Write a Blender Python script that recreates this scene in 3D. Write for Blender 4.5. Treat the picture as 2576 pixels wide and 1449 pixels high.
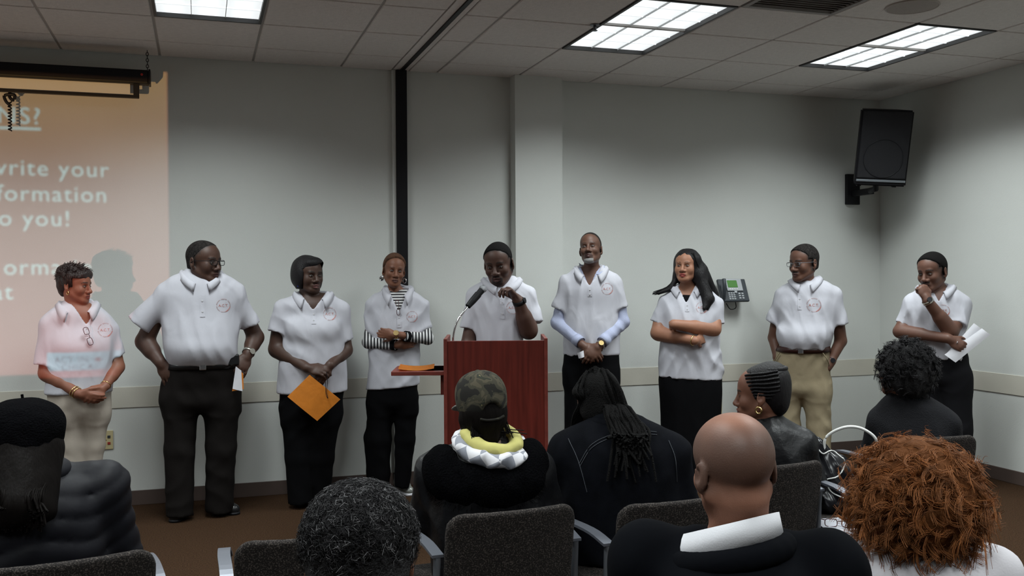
import bpy, bmesh, math, random
import numpy as np
from mathutils import Vector, Matrix, Euler

for _o in list(bpy.data.objects):
    bpy.data.objects.remove(_o)
SC = bpy.context.scene
COL = SC.collection
rnd = random.Random(7)
PI = math.pi

# ------------------------------------------------------------------ camera
FPX, YAW, PITCH, ROLL, CAMZ = 2413.5, 0.31525, -0.011486, -0.005616, 1.526
IW, IH = 2576.0, 1449.0
def _axes():
    f = np.array([math.sin(YAW) * math.cos(PITCH), math.cos(YAW) * math.cos(PITCH), math.sin(PITCH)])
    r = np.array([math.cos(YAW), -math.sin(YAW), 0.0])
    u = np.cross(r, f)
    r2 = math.cos(ROLL) * r + math.sin(ROLL) * u
    u2 = -math.sin(ROLL) * r + math.cos(ROLL) * u
    return r2, u2, f
CR, CU, CF = _axes()
CAM = np.array([0.0, 0.0, CAMZ])
cd = bpy.data.cameras.new('camera')
cam = bpy.data.objects.new('camera', cd)
COL.objects.link(cam)
cam.matrix_world = Matrix(((CR[0], CU[0], -CF[0], 0), (CR[1], CU[1], -CF[1], 0), (CR[2], CU[2], -CF[2], CAMZ), (0, 0, 0, 1)))
cd.sensor_width = 36.0
cd.lens = 36.0 * FPX / IW
cd.clip_start = 0.05
SC.camera = cam
SC.view_settings.view_transform = 'Standard'
SC.view_settings.look = 'None'
SC.view_settings.exposure = 0.0
SC.view_settings.gamma = 1.0
SC.view_settings.use_curve_mapping = False
wd = bpy.data.worlds.new('world')
SC.world = wd
wd.use_nodes = True
wd.node_tree.nodes['Background'].inputs[0].default_value = (0.5, 0.52, 0.55, 1)
wd.node_tree.nodes['Background'].inputs[1].default_value = 0.02

TROFFER_W = 34.5        # watts of each ceiling troffer
PROJ_W = 400.0          # watts of the slide projector's lamp

def ray(px, py):
    return CR * ((px - IW / 2) / FPX) - CU * ((py - IH / 2) / FPX) + CF
def at_y(px, py, Y):
    d = ray(px, py); return CAM + d * (Y / d[1])
def at_z(px, py, Z):
    d = ray(px, py); return CAM + d * ((Z - CAMZ) / d[2])
def at_d(px, py, dep):
    return CAM + ray(px, py) * dep

# ------------------------------------------------------------------ materials
def new_mat(name):
    m = bpy.data.materials.new(name); m.use_nodes = True
    return m, m.node_tree, m.node_tree.nodes['Principled BSDF']
def mat(name, col, rough=0.6, metal=0.0, spec=0.4, bump=0.0, bscale=60.0, var=0.0, vscale=4.0, emit=None, estr=0.0, stretch=None, sheen=0.0, wrinkle=0.0):
    m, nt, b = new_mat(name)
    b.inputs['Base Color'].default_value = (*col, 1)
    b.inputs['Roughness'].default_value = rough
    b.inputs['Metallic'].default_value = metal
    b.inputs['Specular IOR Level'].default_value = spec
    if sheen: b.inputs['Sheen Weight'].default_value = sheen
    if emit:
        b.inputs['Emission Color'].default_value = (*emit, 1)
        b.inputs['Emission Strength'].default_value = estr
    if bump or var:
        tc = nt.nodes.new('ShaderNodeTexCoord')
        mp = nt.nodes.new('ShaderNodeMapping')
        nt.links.new(tc.outputs['Object'], mp.inputs[0])
        if stretch: mp.inputs['Scale'].default_value = stretch
    if var:
        n = nt.nodes.new('ShaderNodeTexNoise'); n.inputs['Scale'].default_value = vscale; n.inputs['Detail'].default_value = 5
        nt.links.new(mp.outputs[0], n.inputs['Vector'])
        r = nt.nodes.new('ShaderNodeValToRGB')
        r.color_ramp.elements[0].position = 0.3; r.color_ramp.elements[1].position = 0.7
        r.color_ramp.elements[0].color = (*[max(0, c * (1 - var)) for c in col], 1)
        r.color_ramp.elements[1].color = (*[min(1, c * (1 + var)) for c in col], 1)
        nt.links.new(n.outputs[0], r.inputs[0]); nt.links.new(r.outputs[0], b.inputs['Base Color'])
    if bump:
        n2 = nt.nodes.new('ShaderNodeTexNoise'); n2.inputs['Scale'].default_value = bscale; n2.inputs['Detail'].default_value = 4
        nt.links.new(mp.outputs[0], n2.inputs['Vector'])
        bp = nt.nodes.new('ShaderNodeBump'); bp.inputs['Strength'].default_value = bump; bp.inputs['Distance'].default_value = 0.01
        nt.links.new(n2.outputs[0], bp.inputs['Height']); nt.links.new(bp.outputs[0], b.inputs['Normal'])
        if wrinkle:   # soft cloth creases
            mp2 = nt.nodes.new('ShaderNodeMapping'); mp2.inputs['Scale'].default_value = (1.5, 1.0, 0.7); mp2.inputs['Rotation'].default_value = (0.1, 0.45, 0.2)
            nt.links.new(tc.outputs['Object'], mp2.inputs[0])
            n3 = nt.nodes.new('ShaderNodeTexNoise'); n3.inputs['Scale'].default_value = 7.5; n3.inputs['Detail'].default_value = 1.5; n3.inputs['Distortion'].default_value = .9
            nt.links.new(mp2.outputs[0], n3.inputs['Vector'])
            b2 = nt.nodes.new('ShaderNodeBump'); b2.inputs['Strength'].default_value = wrinkle; b2.inputs['Distance'].default_value = 0.05
            nt.links.new(n3.outputs[0], b2.inputs['Height']); nt.links.new(b2.outputs[0], bp.inputs['Normal'])
    return m
def col_mat(name, rough=0.5, spec=0.35, bump=0.1, bscale=250.0):
    """material that takes its colour from the mesh's Col attribute (lips, brows, stubble, dyed strands)"""
    m, nt, b = new_mat(name)
    a = nt.nodes.new('ShaderNodeAttribute'); a.attribute_name = 'Col'
    tc = nt.nodes.new('ShaderNodeTexCoord')
    n = nt.nodes.new('ShaderNodeTexNoise'); n.inputs['Scale'].default_value = 22; n.inputs['Detail'].default_value = 5
    nt.links.new(tc.outputs['Object'], n.inputs['Vector'])
    mr = nt.nodes.new('ShaderNodeMapRange'); mr.inputs['To Min'].default_value = 0.82; mr.inputs['To Max'].default_value = 1.18
    nt.links.new(n.outputs[0], mr.inputs[0])
    vm = nt.nodes.new('ShaderNodeVectorMath'); vm.operation = 'SCALE'
    nt.links.new(a.outputs['Color'], vm.inputs[0]); nt.links.new(mr.outputs[0], vm.inputs['Scale'])
    nt.links.new(vm.outputs[0], b.inputs['Base Color'])
    b.inputs['Roughness'].default_value = rough; b.inputs['Specular IOR Level'].default_value = spec
    n2 = nt.nodes.new('ShaderNodeTexNoise'); n2.inputs['Scale'].default_value = bscale
    nt.links.new(tc.outputs['Object'], n2.inputs['Vector'])
    bp = nt.nodes.new('ShaderNodeBump'); bp.inputs['Strength'].default_value = bump; bp.inputs['Distance'].default_value = 0.004
    nt.links.new(n2.outputs[0], bp.inputs['Height']); nt.links.new(bp.outputs[0], b.inputs['Normal'])
    return m

M = {}
M['wall'] = mat('wall_paint', (0.63, 0.645, 0.62), 0.75, bump=0.12, bscale=220, var=0.02, vscale=1.5)
M['stripe'] = mat('beige_rail', (0.57, 0.545, 0.475), 0.6, bump=0.05, bscale=120, var=0.03, vscale=3)
M['base'] = mat('brown_vinyl', (0.085, 0.060, 0.052), 0.5, var=0.1)
M['tile'] = mat('ceiling_tile', (0.70, 0.665, 0.64), 0.9, bump=0.5, bscale=90, var=0.05, vscale=30)
M['plenum'] = mat('ceiling_grid', (0.40, 0.385, 0.37), 0.7)
M['black'] = mat('black_plastic', (0.007, 0.007, 0.009), 0.5, spec=.25)
M['blackm'] = mat('black_metal', (0.010, 0.010, 0.013), 0.45, spec=.3)
M['white_metal'] = mat('white_metal', (0.75, 0.75, 0.75), 0.4)
M['dark_trim'] = mat('dark_trim', (0.05, 0.05, 0.05), 0.5)
M['grey_metal'] = mat('grey_metal', (0.16, 0.17, 0.19), 0.38, metal=0.55)
M['chrome'] = mat('chrome', (0.7, 0.7, 0.72), 0.18, metal=1.0)
M['gold'] = mat('gold_metal', (0.85, 0.62, 0.28), 0.25, metal=1.0)
M['wood'] = mat('cherry_wood', (0.105, 0.015, 0.010), 0.38, var=0.35, vscale=3.0, stretch=(14, 14, 0.7))
M['wood_edge'] = mat('cherry_edge', (0.15, 0.030, 0.022), 0.4, var=0.2, vscale=20)
M['paper'] = mat('paper', (0.74, 0.74, 0.79), 0.7, var=0.03, vscale=30)
M['orange'] = mat('orange_envelope', (0.62, 0.20, 0.020), 0.6, var=0.08, vscale=14, bump=0.2, bscale=30)
M['beige_plate'] = mat('beige_plate', (0.55, 0.47, 0.27), 0.4)
M['red'] = mat('red_plastic', (0.35, 0.04, 0.03), 0.4)
M['logo'] = mat('logo_print', (0.47, 0.19, 0.17), 0.8)
M['logo2'] = mat('logo_print_pale', (0.44, 0.32, 0.33), 0.8)
M['shirt'] = mat('white_pique', (0.49, 0.49, 0.54), 0.85, bump=0.12, bscale=420, var=0.015, vscale=6, wrinkle=.15)
M['shirt2'] = mat('white_cotton', (0.62, 0.62, 0.65), 0.85, bump=0.1, bscale=300)
M['screen_cloth'] = mat('screen_fabric', (0.75, 0.75, 0.72), 0.8)
M['lens'] = None
def lens_mat():
    m = bpy.data.materials.new('lens_glass'); m.use_nodes = True; nt = m.node_tree
    for n in list(nt.nodes): nt.nodes.remove(n)
    o = nt.nodes.new('ShaderNodeOutputMaterial'); mx = nt.nodes.new('ShaderNodeMixShader')
    t = nt.nodes.new('ShaderNodeBsdfTransparent'); g = nt.nodes.new('ShaderNodeBsdfGlossy'); g.inputs['Roughness'].default_value = 0.05
    fr = nt.nodes.new('ShaderNodeFresnel'); fr.inputs[0].default_value = 1.5
    nt.links.new(fr.outputs[0], mx.inputs[0]); nt.links.new(t.outputs[0], mx.inputs[1]); nt.links.new(g.outputs[0], mx.inputs[2]); nt.links.new(mx.outputs[0], o.inputs[0])
    return m
M['lens'] = lens_mat()
def carpet_mat():
    m, nt, b = new_mat('brown_carpet')
    tc = nt.nodes.new('ShaderNodeTexCoord')
    n = nt.nodes.new('ShaderNodeTexNoise'); n.inputs['Scale'].default_value = 130; n.inputs['Detail'].default_value = 4
    n3 = nt.nodes.new('ShaderNodeTexNoise'); n3.inputs['Scale'].default_value = 2.2
    nt.links.new(tc.outputs['Object'], n.inputs['Vector']); nt.links.new(tc.outputs['Object'], n3.inputs['Vector'])
    r = nt.nodes.new('ShaderNodeValToRGB'); r.color_ramp.elements[0].position = 0.32; r.color_ramp.elements[1].position = 0.7
    r.color_ramp.elements[0].color = (0.020, 0.0105, 0.0055, 1); r.color_ramp.elements[1].color = (0.066, 0.036, 0.0195, 1)
    nt.links.new(n.outputs[0], r.inputs[0])
    nt.links.new(r.outputs[0], b.inputs['Base Color'])
    bp = nt.nodes.new('ShaderNodeBump'); bp.inputs['Strength'].default_value = 0.7; bp.inputs['Distance'].default_value = 0.01
    nt.links.new(n.outputs[0], bp.inputs['Height']); nt.links.new(bp.outputs[0], b.inputs['Normal'])
    b.inputs['Roughness'].default_value = 0.95; b.inputs['Specular IOR Level'].default_value = 0.06
    return m
M['carpet'] = carpet_mat()
def speckle_mat(name, c0, c1, scale=240):
    m, nt, b = new_mat(name)
    tc = nt.nodes.new('ShaderNodeTexCoord')
    n = nt.nodes.new('ShaderNodeTexNoise'); n.inputs['Scale'].default_value = scale; n.inputs['Detail'].default_value = 2
    nt.links.new(tc.outputs['Object'], n.inputs['Vector'])
    r = nt.nodes.new('ShaderNodeValToRGB'); r.color_ramp.elements[0].position = 0.5; r.color_ramp.elements[1].position = 0.72
    r.color_ramp.elements[0].color = (*c0, 1); r.color_ramp.elements[1].color = (*c1, 1)
    nt.links.new(n.outputs[0], r.inputs[0]); nt.links.new(r.outputs[0], b.inputs['Base Color'])
    bp = nt.nodes.new('ShaderNodeBump'); bp.inputs['Strength'].default_value = 0.4; bp.inputs['Distance'].default_value = 0.004
    nt.links.new(n.outputs[0], bp.inputs['Height']); nt.links.new(bp.outputs[0], b.inputs['Normal'])
    b.inputs['Roughness'].default_value = 0.9; b.inputs['Specular IOR Level'].default_value = 0.2
    return m
M['chair_fabric'] = speckle_mat('speckled_chair_fabric', (0.012, 0.010, 0.0092), (0.088, 0.074, 0.066))

# ------------------------------------------------------------------ object helpers
def link(o, parent=None):
    COL.objects.link(o)
    if parent is not None: o.parent = parent
    return o
def tag(o, label=None, cat=None, group=None, kind=None):
    if label: o['label'] = label
    if cat: o['category'] = cat
    if group: o['group'] = group
    if kind: o['kind'] = kind
    return o
def empty(name, loc=(0, 0, 0), rz=0.0):
    o = bpy.data.objects.new(name, None); COL.objects.link(o)
    o.location = loc; o.rotation_euler = (0, 0, rz); o.empty_display_size = 0.1
    return o
def npmesh(name, V, F, smooth=True):
    """V (n,3) array, F (m,4) or (m,3) array"""
    V = np.asarray(V, np.float32); F = np.asarray(F, np.int32)
    me = bpy.data.meshes.new(name)
    k = F.shape[1]
    me.vertices.add(len(V)); me.vertices.foreach_set('co', V.ravel())
    me.loops.add(F.size); me.loops.foreach_set('vertex_index', F.ravel())
    me.polygons.add(len(F)); me.polygons.foreach_set('loop_start', np.arange(0, F.size, k, dtype=np.int32))
    if smooth: me.polygons.foreach_set('use_smooth', np.ones(len(F), bool))
    me.update(calc_edges=True)
    return me
def add(name, me, m, parent=None, label=None):
    o = bpy.data.objects.new(name, me); link(o, parent)
    if m is not None and not len(me.materials):
        for x in (m if isinstance(m, (list, tuple)) else [m]): me.materials.append(x)
    if label: o['label'] = label
    return o
def set_col(me, C):
    C = np.asarray(C, np.float32)
    if C.shape[1] == 3: C = np.concatenate([C, np.ones((len(C), 1), np.float32)], 1)
    a = me.color_attributes.new('Col', 'FLOAT_COLOR', 'POINT'); a.data.foreach_set('color', C.ravel())
def bm_mesh(name, bm, smooth=False):
    me = bpy.data.meshes.new(name); bm.normal_update(); bm.to_mesh(me); bm.free()
    if smooth:
        for p in me.polygons: p.use_smooth = True
    return me
def box_bm(bm, size, loc=(0, 0, 0), rot=None, bevel=0.0, seg=2):
    r = bmesh.ops.create_cube(bm, size=1.0)
    mt = Matrix.Translation(loc) @ (rot.to_4x4() if rot is not None else Matrix()) @ Matrix.Diagonal((*size, 1))
    bmesh.ops.transform(bm, matrix=mt, verts=r['verts'])
    if bevel:
        es = list({e for v in r['verts'] for e in v.link_edges})
        bmesh.ops.bevel(bm, geom=es, offset=bevel, segments=seg, affect='EDGES', profile=0.5)
def box(name, size, loc, m, parent=None, rot=None, bevel=0.0, label=None):
    bm = bmesh.new(); box_bm(bm, size, loc, rot, bevel)
    return add(name, bm_mesh(name, bm), m, parent, label)
def cyl_bm(bm, r, h, loc=(0, 0, 0), rot=None, seg=24, r2=None):
    c = bmesh.ops.create_cone(bm, cap_ends=True, segments=seg, radius1=r, radius2=r if r2 is None else r2, depth=h)
    bmesh.ops.transform(bm, matrix=Matrix.Translation(loc) @ (rot.to_4x4() if rot is not None else Matrix()), verts=c['verts'])
def cyl(name, r, h, loc, m, parent=None, rot=None, seg=24, r2=None, smooth=True, label=None):
    bm = bmesh.new(); cyl_bm(bm, r, h, loc, rot, seg, r2)
    me = bm_mesh(name, bm)
    if smooth:
        for p in me.polygons: p.use_smooth = len(p.vertices) == 4
    return add(name, me, m, parent, label)
def tubes_np(P, R, sides=4):
    """P (S,n,3) strands, R scalar / (S,) / (S,n) radii -> V,F of open tubes"""
    P = np.asarray(P, np.float64); S, n, _ = P.shape
    R = np.asarray(R, np.float64)
    if R.ndim == 0: R = np.full((S, n), float(R))
    elif R.ndim == 1: R = np.repeat(R[:, None], n, 1)
    T = np.gradient(P, axis=1); T /= np.linalg.norm(T, axis=2, keepdims=True) + 1e-9
    ref = np.zeros((S, 1, 3)); ref[:, 0, :] = [0.31, 0.17, 0.93]
    alt = np.abs((T * ref).sum(2, keepdims=True)) > 0.93
    refs = np.where(alt, np.array([0.9, -0.3, 0.1]), ref)
    A = np.cross(T, refs); A /= np.linalg.norm(A, axis=2, keepdims=True) + 1e-9
    B = np.cross(T, A)
    ang = np.arange(sides) * 2 * PI / sides
    V = P[:, :, None, :] + R[:, :, None, None] * (A[:, :, None, :] * np.cos(ang)[None, None, :, None] + B[:, :, None, :] * np.sin(ang)[None, None, :, None])
    idx = np.arange(S * n * sides).reshape(S, n, sides)
    a = idx[:, :-1, :]; b = idx[:, 1:, :]
    F = np.stack([a, np.roll(a, -1, 2), np.roll(b, -1, 2), b], -1).reshape(-1, 4)
    return V.reshape(-1, 3), F
def poly_tube(pts, r, sides=8, closed=False):
    pts = np.array(pts, float)
    if closed: pts = np.concatenate([pts, pts[:1]], 0)
    return tubes_np(pts[None], r, sides)
def join_vf(parts):
    V = []; F = []; o = 0
    for v, f in parts:
        V.append(np.asarray(v)); F.append(np.asarray(f) + o); o += len(v)
    return np.concatenate(V), np.concatenate(F)
def tube_obj(name, pts, r, m, parent=None, sides=8, closed=False, label=None):
    V, F = poly_tube(pts, r, sides, closed)
    return add(name, npmesh(name, V, F), m, parent, label)
def smooth_path(pts, n=24):
    pts = np.array(pts, float); k = len(pts)
    P = np.concatenate([[2 * pts[0] - pts[1]], pts, [2 * pts[-1] - pts[-2]]])
    out = []
    for t in np.linspace(0, k - 1, n):
        i = min(int(t), k - 2); u = t - i
        a, b, c, d = P[i], P[i + 1], P[i + 2], P[i + 3]
        out.append(0.5 * ((2 * b) + (c - a) * u + (2 * a - 5 * b + 4 * c - d) * u * u + (3 * b - a - 3 * c + d) * u ** 3))
    return np.array(out)
def Rz(a): c, s = math.cos(a), math.sin(a); return np.array([[c, -s, 0], [s, c, 0], [0, 0, 1.0]])
def Rx(a): c, s = math.cos(a), math.sin(a); return np.array([[1.0, 0, 0], [0, c, -s], [0, s, c]])
def Ry(a): c, s = math.cos(a), math.sin(a); return np.array([[c, 0, s], [0, 1.0, 0], [-s, 0, c]])
def rad(d): return d * PI / 180.0
def text_mesh(body, size, bold=0.0, align='LEFT', name='lettering'):
    """2D text as numpy (V 2D, tris/ngons list)"""
    cu = bpy.data.curves.new(name, 'FONT'); cu.body = body; cu.size = size; cu.align_x = align; cu.offset = bold; cu.resolution_u = 4
    o = bpy.data.objects.new(name, cu); COL.objects.link(o)
    dg = bpy.context.evaluated_depsgraph_get()
    me = bpy.data.meshes.new_from_object(o.evaluated_get(dg))
    V = np.array([v.co[:] for v in me.vertices]); F = [list(p.vertices) for p in me.polygons]
    bpy.data.objects.remove(o); bpy.data.curves.remove(cu); bpy.data.meshes.remove(me)
    return V, F

# ------------------------------------------------------------------ the room
CEIL = 3.037; WY = 6.942; XR = 5.63; XL = -4.4; YB = -4.2
T = 0.6096
def plane_struct(name, pts, m, parent=None):
    me = bpy.data.meshes.new(name); me.from_pydata([tuple(p) for p in pts], [], [tuple(range(len(pts)))]); me.update()
    o = add(name, me, m, parent)
    if parent is None: o['kind'] = 'structure'
    return o
floor = box('floor', (XR - XL + 0.2, WY - YB + 0.2, 0.1), ((XR + XL) / 2, (WY + YB) / 2, -0.05), M['carpet']); floor['kind'] = 'structure'
wall_front = box('wall_front', (XR - XL + 0.2, 0.1, CEIL + 0.3), ((XR + XL) / 2, WY + 0.05, (CEIL + 0.3) / 2), M['wall']); wall_front['kind'] = 'structure'
wall_right = box('wall_right', (0.1, WY - YB, CEIL + 0.3), (XR + 0.05, (WY + YB) / 2, (CEIL + 0.3) / 2), M['wall']); wall_right['kind'] = 'structure'
wall_left = box('wall_left', (0.1, WY - YB, CEIL + 0.3), (XL - 0.05, (WY + YB) / 2, (CEIL + 0.3) / 2), M['wall']); wall_left['kind'] = 'structure'
wall_rear = box('wall_rear', (XR - XL, 0.1, CEIL + 0.3), ((XR + XL) / 2, YB - 0.05, (CEIL + 0.3) / 2), M['wall']); wall_rear['kind'] = 'structure'
# pilaster that stands proud of the front wall
PX0, PX1, PD = 2.255, 2.631, 0.124
pil = box('wall_pilaster', (PX1 - PX0, PD, CEIL), ((PX0 + PX1) / 2, WY - PD / 2, CEIL / 2), M['wall']); pil['kind'] = 'structure'
# beige chair rail band, in two runs either side of the pilaster, on it and on the right wall
def rail(name, x0, x1, y, z0, z1, m, t=0.006):
    o = box(name, (x1 - x0, t, z1 - z0), ((x0 + x1) / 2, y - t / 2, (z0 + z1) / 2), m, bevel=0.002); o['kind'] = 'structure'; return o
rail('trim_1', XL, 1.375, WY, 0.66, 0.80, M['stripe'])
rail('trim_2', 1.455, PX0, WY, 0.66, 0.80, M['stripe'])
rail('trim_3', PX0, PX1, WY - PD, 0.66, 0.80, M['stripe'])
rail('trim_4', PX1, XR, WY, 0.66, 0.80, M['stripe'])
o = box('trim_5', (0.006, WY - YB - 0.1, 0.145), (XR - 0.003, (WY + YB) / 2 - 0.05, 0.72), M['stripe'], bevel=0.002); o['kind'] = 'structure'
rail('baseboard_front', XL, PX0, WY, 0.0, 0.098, M['base'], 0.012)
rail('baseboard_pilaster', PX0, PX1, WY - PD, 0.0, 0.098, M['base'], 0.012)
rail('baseboard_front_right', PX1, XR, WY, 0.0, 0.098, M['base'], 0.012)
o = box('baseboard_right', (0.012, WY - YB - 0.1, 0.098), (XR - 0.006, (WY + YB) / 2 - 0.05, 0.049), M['base'], bevel=0.003); o['kind'] = 'structure'
# black partition post and its ceiling track
post = box('trim_6', (0.078, 0.05, CEIL), (1.413, WY - 0.025, CEIL / 2), M['black'], bevel=0.004); post['kind'] = 'structure'

o = box('trim_7', (0.026, 0.03, CEIL), (1.360, WY - 0.015, CEIL / 2), M['wall'], bevel=0.003); o['kind'] = 'structure'
ceiling = empty('ceiling', (0, 0, CEIL)); ceiling['kind'] = 'structure'
def cchild(o): o.parent = ceiling; o.location.z -= 0; return o
slab = box('ceiling_deck', (XR - XL + 0.2, WY - YB + 0.2, 0.05), ((XR + XL) / 2, (WY + YB) / 2, 0.30), M['plenum'], ceiling)
tile_me = {}
def tile_mesh(w, l):
    k = (round(w, 3), round(l, 3))
    if k not in tile_me:
        bm = bmesh.new(); box_bm(bm, (w - 0.016, l - 0.016, 0.016), (0, 0, 0.008), bevel=0.004, seg=1)
        tile_me[k] = bm_mesh('ceiling_tile', bm); tile_me[k].materials.append(M['tile'])
    return tile_me[k]
XA, XB = 1.352, 1.472        # fixed strips either side of the black track
LX = [0.98 - T * i for i in range(0, 10)]
RX0 = 2.295
RY0, LY0 = 5.964, 5.90
right_x = [XB] + [RX0 + T * i for i in range(-1, 6)] + [XR]
left_x = [XL] + sorted(x for x in LX if x > XL + 0.1) + [XA]
def ys_from(y0):
    return [YB] + [y0 + T * k for k in range(-16, 2) if y0 + T * k > YB + 0.1] + [WY]
TROFF = []
def troff_cells():
    # (x0, y0) near-left corner of each 2x4 ft fixture
    out = []
    for k in (0, -4.0, -8.0):
        out.append((RX0, RY0 - 2 * T + k * T, 'r')); out.append((RX0 + 3 * T, RY0 - 2 * T + k * T, 'r'))
        out.append((0.98 - 2 * T, LY0 - 2 * T + k * T, 'l')); out.append((0.98 - 6 * T, LY0 - 2 * T + k * T, 'l'))
    return out
TROFF = [t for t in troff_cells() if t[1] > YB + 0.2]
VENT = (RX0 + T, RY0 - 4 * T + 2 * T - T)   # replaced cell of the return air grille
def in_troff(cx, cy):
    for x, y, s in TROFF:
        if x - 0.01 < cx < x + T + 0.01 and y - 0.01 < cy < y + 2 * T + 0.01: return True
    return False
VENT_C = (RX0 + 1.5 * T, RY0 - 2.5 * T)
for xs, ys in ((right_x, ys_from(RY0)), (left_x, ys_from(LY0))):
    for i in range(len(xs) - 1):
        for j in range(len(ys) - 1):
            cx, cy = (xs[i] + xs[i + 1]) / 2, (ys[j] + ys[j + 1]) / 2
            w, l = xs[i + 1] - xs[i], ys[j + 1] - ys[j]
            if w < 0.03 or l < 0.03 or in_troff(cx, cy): continue
            if abs(cx - VENT_C[0]) < 0.2 and abs(cy - VENT_C[1]) < 0.2: continue
            o = add('ceiling_tile', tile_mesh(w, l), None, ceiling); o.location = (cx, cy, 0)
    # T bars: one lattice bar per line, a little above the tile faces so the joints read as shallow grooves
    for x in xs[1:-1]:
        box('grid_bar', (0.024, WY - YB, 0.02), (x, (WY + YB) / 2, 0.018), M['plenum'], ceiling)
    for y in ys[1:-1]:
        box('grid_bar', (xs[-1] - xs[0], 0.024, 0.02), ((xs[0] + xs[-1]) / 2, y, 0.0183), M['plenum'], ceiling)
box('track_strip', (1.405 - XA - 0.004, WY - YB, 0.02), ((XA + 1.405) / 2, (WY + YB) / 2, 0.012), M['tile'], ceiling)
box('track_strip', (XB - 1.432 - 0.004, WY - YB, 0.02), ((XB + 1.432) / 2, (WY + YB) / 2, 0.012), M['tile'], ceiling)
box('partition_track', (0.026, WY - YB, 0.03), (1.418, (WY + YB) / 2, 0.008), M['black'], ceiling)

# return air grille (darker square at the top of the picture)
vent = empty('ceiling_vent', (VENT_C[0], VENT_C[1], CEIL)); tag(vent, 'dark grey square air return grille in the ceiling between the two right lights', 'vent')
M['vent'] = mat('vent_grey', (0.27, 0.255, 0.245), 0.6)
bm = bmesh.new()
for sx in (-1, 1):
    box_bm(bm, (0.03, T - 0.01, 0.014), (sx * (T / 2 - 0.02), 0, 0.004)); box_bm(bm, (T - 0.07, 0.03, 0.014), (0, sx * (T / 2 - 0.02), 0.004))
add('frame', bm_mesh('frame', bm), M['vent'], vent)
for i in range(15):
    box('slat', (T - 0.07, 0.026, 0.003), (0, -0.25 + i * 0.0357, 0.008), M['vent'], vent, rot=Matrix.Rotation(0.5, 3, 'X'))
box('backing', (T - 0.02, T - 0.02, 0.004), (0, 0, 0.03), M['vent'], vent)
# round ceiling loudspeaker
spk = empty('ceiling_speaker', (3.83, 4.45, CEIL)); tag(spk, 'round flush loudspeaker grille in a ceiling tile near the top right', 'ceiling speaker')
cyl('grille', 0.135, 0.006, (0, 0, -0.003), mat('speaker_grille', (0.40, 0.36, 0.33), 0.7, bump=0.6, bscale=300), spk, seg=40)
V, F = poly_tube([(0.14 * math.cos(a), 0.14 * math.sin(a), -0.003) for a in np.linspace(0, 2 * PI, 33)[:-1]], 0.006, 6, True)
add('rim', npmesh('rim', V, F), mat('speaker_rim', (0.45, 0.41, 0.38), 0.6), spk)
# sprinkler beside the middle light
spr = empty('sprinkler_head', (2.27, 5.33, CEIL)); tag(spr, 'small dark fire sprinkler head beside the middle ceiling light', 'sprinkler')
cyl('escutcheon', 0.03, 0.006, (0, 0, -0.003), M['grey_metal'], spr); cyl('stem', 0.009, 0.03, (0, 0, -0.02), M['grey_metal'], spr, seg=10); cyl('deflector', 0.017, 0.003, (0, 0, -0.036), M['grey_metal'], spr, seg=12)

# ------------------------------------------------------------------ ceiling troffers (the room's lamps)
M['glow'] = None
def glow_mat():
    m, nt, b = new_mat('troffer_lamp_glow')
    b.inputs['Base Color'].default_value = (0.8, 0.8, 0.8, 1)
    tc = nt.nodes.new('ShaderNodeTexCoord'); sx = nt.nodes.new('ShaderNodeSeparateXYZ'); nt.links.new(tc.outputs['Object'], sx.inputs[0])
    # three tubes running along the fixture: brighter bands across x
    w = nt.nodes.new('ShaderNodeMath'); w.operation = 'MULTIPLY'; w.inputs[1].default_value = 2 * PI / 0.19
    nt.links.new(sx.outputs[0], w.inputs[0])
    c = nt.nodes.new('ShaderNodeMath'); c.operation = 'COSINE'; nt.links.new(w.outputs[0], c.inputs[0])
    mr = nt.nodes.new('ShaderNodeMapRange'); mr.inputs['From Min'].default_value = -1; mr.inputs['To Min'].default_value = 0.85; mr.inputs['To Max'].default_value = 1.05
    nt.links.new(c.outputs[0], mr.inputs[0])
    b.inputs['Emission Color'].default_value = (0.93, 0.98, 1.0, 1)
    nt.links.new(mr.outputs[0], b.inputs['Emission Strength'])
    return m
M['glow'] = glow_mat()
M['louver'] = mat('louver_grey', (0.45, 0.47, 0.47), 0.35)
M['louver2'] = mat('prismatic_rib', (0.8, 0.8, 0.8), 0.3, emit=(0.9, 0.97, 1.0), estr=0.72)
def make_troffer():
    root = empty('ceiling_light', (0, 0, CEIL))
    w, l = T - 0.012, 2 * T - 0.012
    bm = bmesh.new()
    for s in (-1, 1):
        box_bm(bm, (0.016, l, 0.05), (s * (w / 2 - 0.008), 0, 0.022)); box_bm(bm, (w - 0.032, 0.016, 0.05), (0, s * (l / 2 - 0.008), 0.022))
    add('housing_frame', bm_mesh('housing_frame', bm), M['dark_trim'], root)
    me = bpy.data.meshes.new('diffuser'); a, b_ = w / 2 - 0.016, l / 2 - 0.016
    me.from_pydata([(-a, -b_, 0.022), (a, -b_, 0.022), (a, b_, 0.022), (-a, b_, 0.022)], [], [(0, 3, 2, 1)]); me.update()
    add('lamp_panel', me, M['glow'], root)
    for i in (1, 2):
        box('louver', (0.0035, 2 * b_, 0.010), (-a + 2 * a * i / 3, 0, 0.0165), M['louver'], root)
    for j in range(1, 6):
        box('louver', (2 * a, 0.012, 0.003), (0, -b_ + 2 * b_ * j / 6, 0.019), M['louver2'], root)
    ld = bpy.data.lights.new('troffer_light', 'AREA'); ld.shape = 'RECTANGLE'; ld.size = w - 0.05; ld.size_y = l - 0.05
    ld.energy = TROFFER_W; ld.color = (0.93, 1.0, 1.0); ld.spread = rad(140)
    lo = bpy.data.objects.new('troffer_light', ld); link(lo, root); lo.location = (0, 0, -0.004)
    return root
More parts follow.
